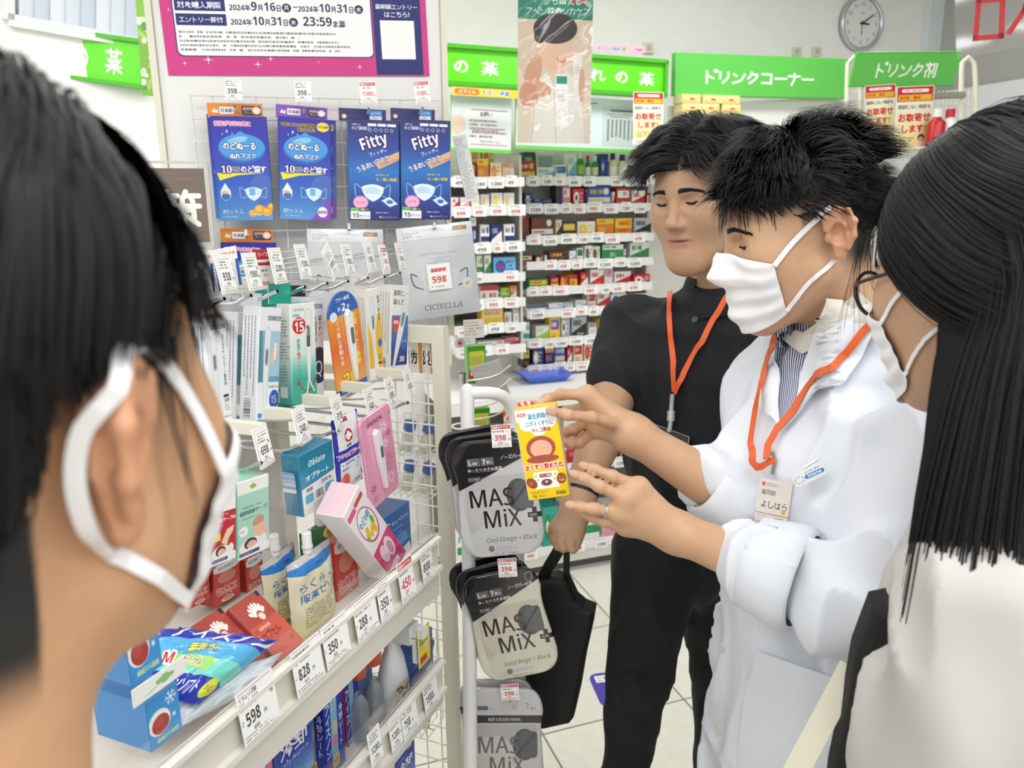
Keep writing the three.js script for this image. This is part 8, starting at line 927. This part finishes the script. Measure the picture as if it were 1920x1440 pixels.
// --- man in the black polo shirt ---
{
  const per = thing('person', 'man in a black polo shirt and black trousers looking down', 'person'), tone = [0.52, 0.31, 0.185];
  const m4 = headAt(P(1268, 380, 1.33), V(0, 0.012, 0.088), -44, 10, 3), f = headField({ s: 0.99, neck: 0.056 });
  const hairOn = (x, y, z) => Math.max(sst(0.05, 0.066, y - (z > 0.05 ? (z - 0.05) * 0.35 : 0)), z < 0.015 ? sst(0.0, 0.02, y) : 0, z < -0.03 ? sst(-0.05, -0.02, y) : 0);
  const base = V(0, -0.182, -0.043).applyMatrix4(m4), T = torso(base, -34, [[-0.012, 0.066, 0.07, 0.006], [0.03, 0.08, 0.13, 0], [0.075, 0.1, 0.19, 0], [0.16, 0.122, 0.205, 0.01], [0.3, 0.13, 0.19, 0.015], [0.45, 0.12, 0.172, 0.01], [0.56, 0.118, 0.172, 0.005]]);
  const rS = T.pt(0.005, -0.185, 0.085), lS = T.pt(0.005, 0.185, 0.085), rE = P(1128, 812, 1.47), rW = P(1083, 948, 1.42), rC = rS.clone().lerp(rE, 0.5), lE = T.pt(-0.04, 0.225, 0.36), lW = T.pt(0.0, 0.21, 0.6), lC = lS.clone().lerp(lE, 0.5);
  const polo = folds(blend([T, cone(rS, rC, 0.07, 0.06), cone(lS, lC, 0.07, 0.06)], 0.03), 0.012), [lo, hi] = bounds([T.pt(0, 0, -0.01), T.pt(0, 0, 0.56), rC, lC, T.pt(0.14, 0.2, 0.3), T.pt(-0.14, -0.2, 0.3), T.pt(0.14, -0.2, 0.3), T.pt(-0.14, 0.2, 0.3)], 0.075);
  const inv = m4.clone().invert(), hf = (x, y, z) => { const p = V(x, y, z).applyMatrix4(inv); return f(p.x, p.y, p.z); }, both = (x, y, z) => Math.min(polo(x, y, z), hf(x, y, z));
  const POLO = M(0x14161b, 0.85, { sheen: 0.3, sheenRoughness: 0.6 });
  const mm = J('1042 992 1.41,1056 1000 1.405,1070 1002 1.405,1082 998 1.41'), ff = [J('1042 992 1.41,1040 1012 1.4,1046 1026 1.39'), J('1056 1000 1.405,1052 1018 1.39,1056 1030 1.385'), J('1070 1002 1.405,1070 1020 1.39,1074 1032 1.385'), J('1082 998 1.41,1082 1014 1.4,1080 1026 1.39')], th = J('1064 968 1.43,1046 990 1.44,1044 1010 1.43');
  const hd = handField(rW, mm, [...ff, th], 0.0088, 0.0135, 0.024), arm = blend([cone(rC, rE, 0.046, 0.042), cone(rE, rW, 0.043, 0.027)], 0.02), la = blend([cone(lC, lE, 0.046, 0.042), cone(lE, lW, 0.042, 0.028)], 0.02);
  const body = part('body', join([headMesh(m4, f, scalp(hairOn, tone), -0.2), skinGeo((x, y, z) => smin(hd(x, y, z), arm(x, y, z), 0.02), [rC, rE, rW, ...mm, ...ff.flat(), ...th], 0.055, 0.0042, tone), skinGeo(la, [lC, lE, lW], 0.055, 0.01, tone)]), SKINM, per, 'bare right arm, hand and head');
  addBrows(m4, f, body, 0.031, 0.003); addLashes(m4, f, body, 0.0105, 0.002);
  part('polo_shirt', mesher(polo, lo, hi, 0.0085), POLO, per, 'black polo shirt');
  { const g = new THREE.LatheGeometry([[0.068, -0.012], [0.063, 0.03], [0.067, 0.032], [0.08, -0.012]].map(([x, y]) => new THREE.Vector2(x, y)), 40, 0.5, 5.3); g.rotateY(-34 * Math.PI / 180 ); g.rotateX(0.12); g.translate(base.x, base.y + 0.008, base.z); part('collar', g, POLO, per); part('collar_point', strip(polo, [[1356, 548], [1330, 572], [1314, 584]], [[1410, 552], [1366, 592], [1320, 600]], 4, 0.006, 0.004), POLO, per); }
  for (const [x, y] of [[1304, 600]]) { const h = castPx(polo, x, y); if (h) { const g = new THREE.CylinderGeometry(0.006, 0.006, 0.003, 18); g.applyQuaternion(new THREE.Quaternion().setFromUnitVectors(V(0, 1, 0), h.n)); g.translate(...h.p.addScaledVector(h.n, 0.002).toArray()); part('button', g, M(0x4a4c50, 0.3), per); } }
  // trousers and shoes
  const rH = P(1232, 1040, 1.46), lH = P(1330, 1040, 1.56), rK = P(1198, 1262, 1.43), lK = P(1352, 1240, 1.66), rA = V(rK.x - 0.06, 0.1, rK.z - 0.06), lA = V(lK.x + 0.02, 0.1, lK.z - 0.02), pf = folds(blend([cone(rH, rK, 0.085, 0.053), cone(rK, rA, 0.052, 0.04), cone(lH, lK, 0.09, 0.062), cone(lK, lA, 0.06, 0.045), cone(T.pt(0, 0.07, 0.5), T.pt(0, -0.07, 0.5), 0.115, 0.115), cone(T.pt(0, 0, 0.52), rH.clone().lerp(lH, 0.5), 0.11, 0.1)], 0.03), 0.014, 1.3), [a, b] = bounds([rH, lH, rK, lK, rA, lA, T.pt(0, 0, 0.45)], 0.13);
  part('trousers', mesher(pf, a, b, 0.0115), M(0x0b0c10, 0.85), per, 'black trousers'); for (const k of [rA, lA]) { const s = new THREE.SphereGeometry(1, 20, 12); s.scale(0.05, 0.05, 0.13); s.rotateY(-0.6); s.translate(k.x - 0.03, 0.05, k.z + 0.05); part('shoe', s, BLACK, per); }
  // wavy parted hair
  const part0 = 0.012, hg = [hair(m4, { n: 7000, k: 10, width: 0.002, on: (p) => (p.y > 0.066 || (p.y > 0.03 && p.z < 0.02) || (p.y > -0.01 && p.z < -0.02)), len: (p) => (p.y > 0.066 ? (p.z > 0.02 ? 0.09 : 0.07) : 0.03), lift: (p) => (p.y > 0.05 ? 0.2 : 0.08), dir: (p, d) => d.clone().add(V(p.x > part0 ? 1 : -1, 0.3, p.z > 0.02 ? 0.3 : -0.3)), flow: (p, r, t) => V((r.x > part0 ? 1 : -1) * (1.1 - t * 0.9) + 0.5 * Math.sin(p.y * 110 + r.x * 50), 0.2 - 1.3 * t, (r.z > 0.02 ? 0.2 - 0.6 * t : -0.5) + 0.3 * Math.sin(p.y * 90 + r.z * 70)), curl: 0.3, cs: 40, follow: 0.34 })]; part('hair', merge(hg), HAIRM, per, 'wavy parted black hair');
  // lanyard and badge
  const over = (x, y, z) => polo(x, y, z) - 0.006, ly = thing('lanyard', 'orange lanyard over the black polo shirt', 'lanyard'), e = castPx(over, 1266, 736), OR = M(0xe8622c, 0.5); part('strap', merge([lanyard(over, [[1264, 498], [1258, 540], [1257, 600], [1262, 660], [1267, 734]], 0.0105, 0.004), lanyard(over, [[1366, 552], [1344, 590], [1312, 650], [1284, 700], [1268, 736]], 0.0105, 0.005)]), OR, ly);
  const cl = [738, 752, 770, 790, 808].map((y, i) => castPx(over, 1265 - i * 1.5, y)).filter(Boolean).map((h) => h.p.addScaledVector(h.n, 0.007)); part('swivel_clip', merge([tube(cl, 0.0045, 24, 8), tube(cl.slice(2, 4), 0.0075, 1, 8)]), M(0xc9c8c2, 0.3, { metalness: 0.4 }), ly);
  const ba = art(180, 110, (g, w, h) => { fillR(g, 0, 0, w, h, '#3f464c'); fillR(g, 16, 34, 148, 70, '#e6e8e4'); fine(g, 60, 40, 70, 12, 1, '#333'); fine(g, 60, 58, 50, 20, 2, '#777'); for (const [dx, dy] of [[0, 0], [12, -4], [10, 10], [22, 4]]) disc(g, 128 + dx, 50 + dy, 9, 7, '#7cbc5c'); }), bh = castPx(over, 1258, 822), n = bh.n.clone().setY(0).normalize(), pl = plane(bh.p.clone().addScaledVector(bh.n, 0.006), n, V(n.z, 0, -n.x)), q = quad(pl, [[1226, 806], [1292, 808], [1288, 846], [1222, 842]]), bd = thing('name_badge', 'small badge in a dark clear holder on the black polo shirt', 'badge'); put(bd, q); part('card', sheet(q.w, q.h, ba, 0.002), ba.p.gloss, bd);
  // wrist band and tote bag
  const wd = rE.clone().sub(rW).normalize(), wp = rW.clone().addScaledVector(wd, 0.022), tg = new THREE.CylinderGeometry(0.0315, 0.031, 0.02, 28, 1, true); tg.applyQuaternion(new THREE.Quaternion().setFromUnitVectors(V(0, 1, 0), wd)); tg.translate(wp.x, wp.y, wp.z); const wb = thing('wrist_band', 'black wrist band on the arm holding the tote bag', 'wrist band'); part('band', tg, BLACK, wb); 
  const bag = thing('tote_bag', 'black tote bag hanging from the hand below the held box', 'bag'), d = 1.47, op = [[1006, 1092], [1040, 1086], [1062, 1094], [1068, 1106], [1078, 1128], [1094, 1142], [1114, 1150], [1110, 1176], [1096, 1240], [1086, 1300], [1074, 1352], [1066, 1362], [1020, 1372], [985, 1376], [975, 1200], [985, 1110]], bp = plane(P(1040, 1230, d), V(-0.25, 0, 1), V(1, 0, 0.25)), o0 = hit(1040, 1230, bp); basis(bag, bp.r, UP, bp.n, o0); bag.updateMatrixWorld(true); const loc = op.map(([x, y]) => bag.worldToLocal(hit(x, y, bp))).map((v) => [v.x, v.y]); const bg = cut(loc, 0.05, null, 0.014, 4); part('bag_body', bg, M(0x0c0c0e, 0.7), bag); const hnd = (pts, w) => { const L = pts.map(([x, y, dd]) => bag.worldToLocal(P(x, y, dd))); return ribbon(L, L.map(() => V(0.3, 0, 1).normalize()), w, 0.002); }; part('strap', hnd([[1012, 1094, d], [1030, 1060, d - 0.03], [1048, 1030, 1.42], [1056, 1012, 1.42]], 0.022), M(0x0c0c0e, 0.7), bag); part('strap', hnd([[1064, 1100, d], [1062, 1066, d - 0.03], [1062, 1034, 1.42], [1058, 1012, 1.42]], 0.012), M(0x1c1c1e, 0.7), bag);
}
// --- woman at the right, seen from behind ---
{
  const per = thing('person', 'woman with long black hair and glasses in a white T-shirt', 'person'), tone = [0.59, 0.36, 0.22];
  const m4 = headAt(P(1757, 520, 0.66), V(0.0765, 0, -0.008), -160, 16, 0), f = headField({ s: 0.98, neck: 0.046 }), base = V(0, -0.15, -0.045).applyMatrix4(m4);
  const T = torso(base, -148, [[-0.02, 0.058, 0.062, 0.004], [0.03, 0.075, 0.12, 0], [0.075, 0.09, 0.145, 0], [0.16, 0.105, 0.155, 0.01], [0.3, 0.11, 0.15, 0.02], [0.5, 0.11, 0.15, 0.01], [0.75, 0.13, 0.18, 0]]), lS = T.pt(-0.01, 0.135, 0.085), rS = T.pt(0, -0.15, 0.085), lE = lS.clone().add(V(0.0, -0.26, -0.01)), rE = rS.clone().add(V(0.03, -0.26, 0)), lW = lE.clone().add(V(0.06, -0.2, -0.06)), rW = rE.clone().add(V(-0.02, -0.1, -0.2)), lC = lS.clone().lerp(lE, 0.85), rC = rS.clone().lerp(rE, 0.85);
  const tee = folds(blend([T, cone(lS, lC, 0.052, 0.058), cone(rS, rC, 0.058, 0.064)], 0.03), 0.02), [lo, hi] = bounds([T.pt(0, 0, -0.02), T.pt(0, 0, 0.75), lC, rC, T.pt(0.12, 0.15, 0.4), T.pt(-0.12, -0.15, 0.4)], 0.08);
  const hairOn = (x, y, z) => Math.max(sst(0.05, 0.065, y), z < 0.03 ? sst(0.01, 0.03, y) : 0, z < -0.01 ? 1 : 0);
  const arms = blend([cone(lS, lE, 0.04, 0.036), cone(lE, lW, 0.036, 0.025)], 0.02), arms2 = blend([cone(rS, rE, 0.04, 0.036), cone(rE, rW, 0.036, 0.025)], 0.02);
  const body = part('body', join([headMesh(m4, f, scalp(hairOn, tone), -0.2), skinGeo(arms, [lS, lE, lW], 0.05, 0.01, tone), skinGeo(arms2, [rS, rE, rW], 0.05, 0.01, tone)]), SKINM, per); addBrows(m4, f, body);
  part('t_shirt', mesher(tee, lo, hi, 0.008), M(0xc6c3bf, 0.9), per, 'white T-shirt'); part('neck_band', new THREE.TorusGeometry(0.066, 0.008, 8, 32).rotateX(Math.PI / 2 + 0.25).translate(base.x, base.y + 0.012, base.z), M(0x14151a, 0.8), per, 'black neckline');
  const k0 = T.pt(0, 0.085, 0.72), k1 = T.pt(0, -0.085, 0.72), F2 = blend([cone(k0, V(k0.x, 0.08, k0.z), 0.09, 0.05), cone(k1, V(k1.x, 0.08, k1.z), 0.09, 0.05)], 0.03), [a0, b0] = bounds([k0, k1, V(k0.x, 0.02, k0.z), V(k1.x, 0.02, k1.z)], 0.1); part('trousers', mesher(F2, a0, b0, 0.018), M(0x15161a, 0.85), per); for (const k of [k0, k1]) { const s = new THREE.SphereGeometry(1, 18, 10); s.scale(0.045, 0.04, 0.12); s.rotateY(0.5); s.translate(k.x - 0.02, 0.042, k.z - 0.05); part('shoe', s, BLACK, per); }
  // long straight hair
  const inv = m4.clone().invert(), down = V(0, -1, 0).transformDirection(inv), hg = [
    hair(m4, { n: 5200, k: 14, width: 0.0026, radii: [0.079, 0.097, 0.104], on: (p) => p.y > -0.02 && p.z < 0.015 && !(Math.abs(p.x) > 0.06 && p.y < 0.03 && p.z > -0.03), vary: [0.9, 1.08], len: (p) => 0.3 + 0.13 * (p.y + 0.02) / 0.16 + 0.25 * p.x, lift: () => 0.16, dir: (p, d) => V(p.x * 8, 0.2, -0.8), flow: (p, r, t) => down.clone().multiplyScalar(0.5 + t).add(V(p.x * (p.y > -0.05 ? 2 : -0.5), 0, t < 0.4 ? -0.4 : 0.05)), curl: 0.1, cs: 14, follow: 0.4, axis: true, keep: (p) => p.y > -0.08 }),
    hair(m4, { n: 3000, k: 12, width: 0.0022, radii: [0.079, 0.097, 0.104], on: (p) => p.y > 0.055 && p.z > 0.0, vary: [0.9, 1.05], len: (p) => 0.21, lift: () => 0.03, dir: (p, d) => V(p.x * 12, 0.1, -0.3), flow: (p, r, t) => V((p.x > 0 ? 1 : -1) * (0.6 - t * 0.6), -0.62 + 0.1 * t, -0.45 - 0.5 * t), curl: 0.08, cs: 20, follow: 0.35 }),
    hair(m4, { n: 260, k: 10, width: 0.0012, radii: [0.079, 0.097, 0.104], on: (p) => p.y > 0.075 && p.z > 0.05, len: () => 0.13, lift: () => 0.1, dir: (p) => V(p.x * 9, 0.1, 0.8), flow: (p, r, t) => V(r.x * 6, -1 , 0.35 - 0.5 * t), curl: 0.2, cs: 24, follow: 0.4 })]; part('hair', merge(hg), HAIRM, per, 'long straight black hair tucked behind the ear');
  // glasses
  const gl = thing('eyeglasses', 'thin dark round eyeglasses of the woman', 'glasses'), FR = M(0x2c1c18, 0.3), ringG = (s) => { const g = new THREE.TorusGeometry(1, 0.085, 8, 40); g.scale(0.0245, 0.0225, 0.024); g.rotateY(s * 0.18); g.translate(s * 0.034, 0.004, 0.108); return g; }; const T4 = (g) => g.applyMatrix4(m4); part('lens_rim', T4(ringG(1)), FR, gl); part('lens_rim', T4(ringG(-1)), FR, gl); for (const s of [1, -1]) { const c = new THREE.CircleGeometry(1, 28); c.scale(0.024, 0.022, 1); c.rotateY(s * 0.18); c.translate(s * 0.034, 0.004, 0.108); part('lens', T4(c), CLEAR, gl); part('temple', T4(tube([V(s * 0.058, 0.012, 0.104), V(s * 0.07, 0.013, 0.085), V(s * 0.079, 0.014, 0.03), V(s * 0.082, 0.016, -0.005), V(s * 0.083, 0.0, -0.03)], 0.0019, 24, 7)), FR, gl); } part('bridge', T4(tube([V(0.01, 0.008, 0.112), V(0, 0.011, 0.116), V(-0.01, 0.008, 0.112)], 0.0012, 10, 6)), FR, gl);
  const mk = thing('face_mask', 'white face mask on the woman with glasses', 'face mask'), mg = maskMesh(m4, f, { top: -0.012, bot: -0.112, a: 1.0 }); part('mask_sheet', mg, MASKM, mk); for (const s of [1, -1]) for (const q of [loopOn(m4, f, [mg.corner(s, 0.06), V(s * 0.068, -0.006, 0.036), V(s * 0.078, 0.008, 0.008), V(s * 0.086, 0.02, -0.012)], 0.004), loopOn(m4, f, [mg.corner(s, 0.92), V(s * 0.062, -0.055, 0.022), V(s * 0.07, -0.04, -0.006)], 0.004)]) part('ear_loop', q, MASKM, mk);
  // black bag and cream strap at her front
  const bag = thing('shoulder_bag', 'black shoulder bag in front of the woman in white', 'bag'), bp = plane(P(1620, 1320, 0.7), V(-0.3, 0, 1), V(1, 0, 0.3)); basis(bag, bp.r, UP, bp.n, hit(1620, 1320, bp)); bag.updateMatrixWorld(true); const loc = [[1640, 1150], [1690, 1140], [1740, 1300], [1720, 1620], [1540, 1640], [1560, 1470], [1590, 1330], [1606, 1240]].map(([x, y]) => bag.worldToLocal(hit(x, y, bp))).map((v) => [v.x, v.y]); part('bag_body', cut(loc, 0.05, null, 0.012, 4), M(0x0e0f12, 0.75), bag);
  const sp = [[1596, 1250], [1560, 1320], [1522, 1390], [1480, 1470], [1450, 1530]].map(([x, y]) => P(x, y, 0.74)), cs = thing('bag_strap', 'cream leather strap hanging beside the black shoulder bag', 'strap'); part('strap', ribbon(sp, sp.map(() => V(-0.5, 0.2, 0.8).normalize()), 0.022, 0.003), M(0xd8d2bf, 0.5), cs);
}
// --- nearest man at the left edge ---
{
  const per = thing('person', 'nearest man at the left edge, short black hair, seen from behind', 'person'), tone = [0.61, 0.345, 0.19];
  const m4 = headAt(P(240, 850, 0.268), V(-0.0765, 0, -0.008), 171, 4, 2), f = headField({ s: 1, neck: 0.058 }), nb = V(0, -0.19, -0.042).applyMatrix4(m4);
  const hairOn = (x, y, z) => Math.max(sst(0.045, 0.062, y), z < 0.03 ? sst(0.012, 0.03, y) : 0, z < -0.035 ? sst(-0.085, -0.06, y) : 0);
  const T = torso(nb, 160, [[-0.03, 0.06, 0.066, 0], [0.03, 0.075, 0.12, 0], [0.09, 0.1, 0.19, 0], [0.2, 0.12, 0.2, 0.01], [0.5, 0.12, 0.18, 0], [0.6, 0.125, 0.185, 0]]), [lo, hi] = bounds([T.pt(0, 0, 0.0), T.pt(0, 0, 0.12), T.pt(0.1, 0.2, 0.1), T.pt(-0.1, -0.2, 0.1)], 0.03);
  const body = part('body', join([headMesh(m4, f, scalp(hairOn, tone), -0.23, 0.0026), mesher((x, y, z) => T(x, y, z), [lo[0], nb.y - 0.12, lo[2]], [hi[0], nb.y + 0.06, hi[2]], 0.008, (x, y, z) => skinAt(x, y, z, tone))]), SKINM, per); addBrows(m4, f, body);
  const sh1 = (x, y, z) => T(x, y, z) - 0.006, s1 = [T.pt(0, 0.2, 0.1), T.pt(0, -0.2, 0.1), T.pt(0.02, 0.2, 0.35), T.pt(0.02, -0.2, 0.35)]; part('t_shirt', mesher(blend([sh1, cone(s1[0], s1[2], 0.065, 0.055), cone(s1[1], s1[3], 0.065, 0.055)], 0.03), [T.pt(0, 0, 0).x - 0.32, nb.y - 0.6, nb.z - 0.32], [nb.x + 0.32, nb.y - 0.075, nb.z + 0.32], 0.016), M(0x3a3d46, 0.85), per);
  const k0 = T.pt(0, 0.09, 0.58), k1 = T.pt(0, -0.09, 0.58), F2 = blend([cone(k0, V(k0.x, 0.08, k0.z), 0.095, 0.055), cone(k1, V(k1.x, 0.08, k1.z), 0.095, 0.055)], 0.03), [a0, b0] = bounds([k0, k1, V(k0.x, 0.02, k0.z), V(k1.x, 0.02, k1.z)], 0.1); part('trousers', mesher(F2, a0, b0, 0.02), M(0x1c1e26, 0.85), per); for (const k of [k0, k1]) { const s = new THREE.SphereGeometry(1, 18, 10); s.scale(0.05, 0.045, 0.13); s.translate(k.x, 0.046, k.z - 0.05); part('shoe', s, BLACK, per); }
  const hg = [hair(m4, { n: 9000, k: 9, width: 0.0018, radii: [0.079, 0.097, 0.104], on: (p) => p.y > 0.05 || (p.z < 0.02 && p.y > 0.03) || (p.z < -0.04 && p.y > -0.06), len: (p) => (p.z > 0.04 ? 0.03 : Math.abs(p.x) > 0.045 && p.z > -0.05 ? Math.max(0.012, (p.y - 0.024) * 1.0) : p.y > 0.04 ? 0.085 : 0.055), lift: (p) => 0.07, dir: (p, d) => V(d.x * 0.6, 0.05 * d.y, p.z > 0.03 ? 0.2 : -0.8), flow: (p, r, t, d) => V(d.x * 0.25 + 0.3 * nz(p.x * 26, p.y * 26, p.z * 26), -0.4 - 0.9 * t, r.z > 0.05 ? 0.2 : -0.3), curl: 0.16, cs: 24, follow: 0.33 }), hair(m4, { n: 260, k: 7, width: 0.0014, on: (p) => p.x < -0.05 && p.y > 0.02 && p.y < 0.05 && p.z > 0.01 && p.z < 0.05, len: () => 0.06, lift: () => 0.08, dir: () => V(-0.3, -1, 0.1), flow: () => V(-0.02, -1, 0.1), curl: 0.15 })]; part('hair', merge(hg), HAIRM, per, 'short black hair reaching the nape');
  const mk = thing('face_mask', 'white face mask with loop behind the nearest man’s ear', 'face mask'), mg = maskMesh(m4, f, { top: -0.006, bot: -0.112, a: 1.12 }); part('mask_sheet', mg, MASKM, mk); for (const s of [1, -1]) part('ear_loop', loopOn(m4, f, [mg.corner(s, 0.04), V(s * 0.07, 0.014, 0.032), V(s * 0.08, 0.036, -0.002), V(s * 0.083, 0.028, -0.03), V(s * 0.08, 0.004, -0.038), V(s * 0.077, -0.02, -0.03), V(s * 0.07, -0.042, -0.004), mg.corner(s, 0.94)], 0.006), MASKM, mk);
}
renderer.render(scene, camera);
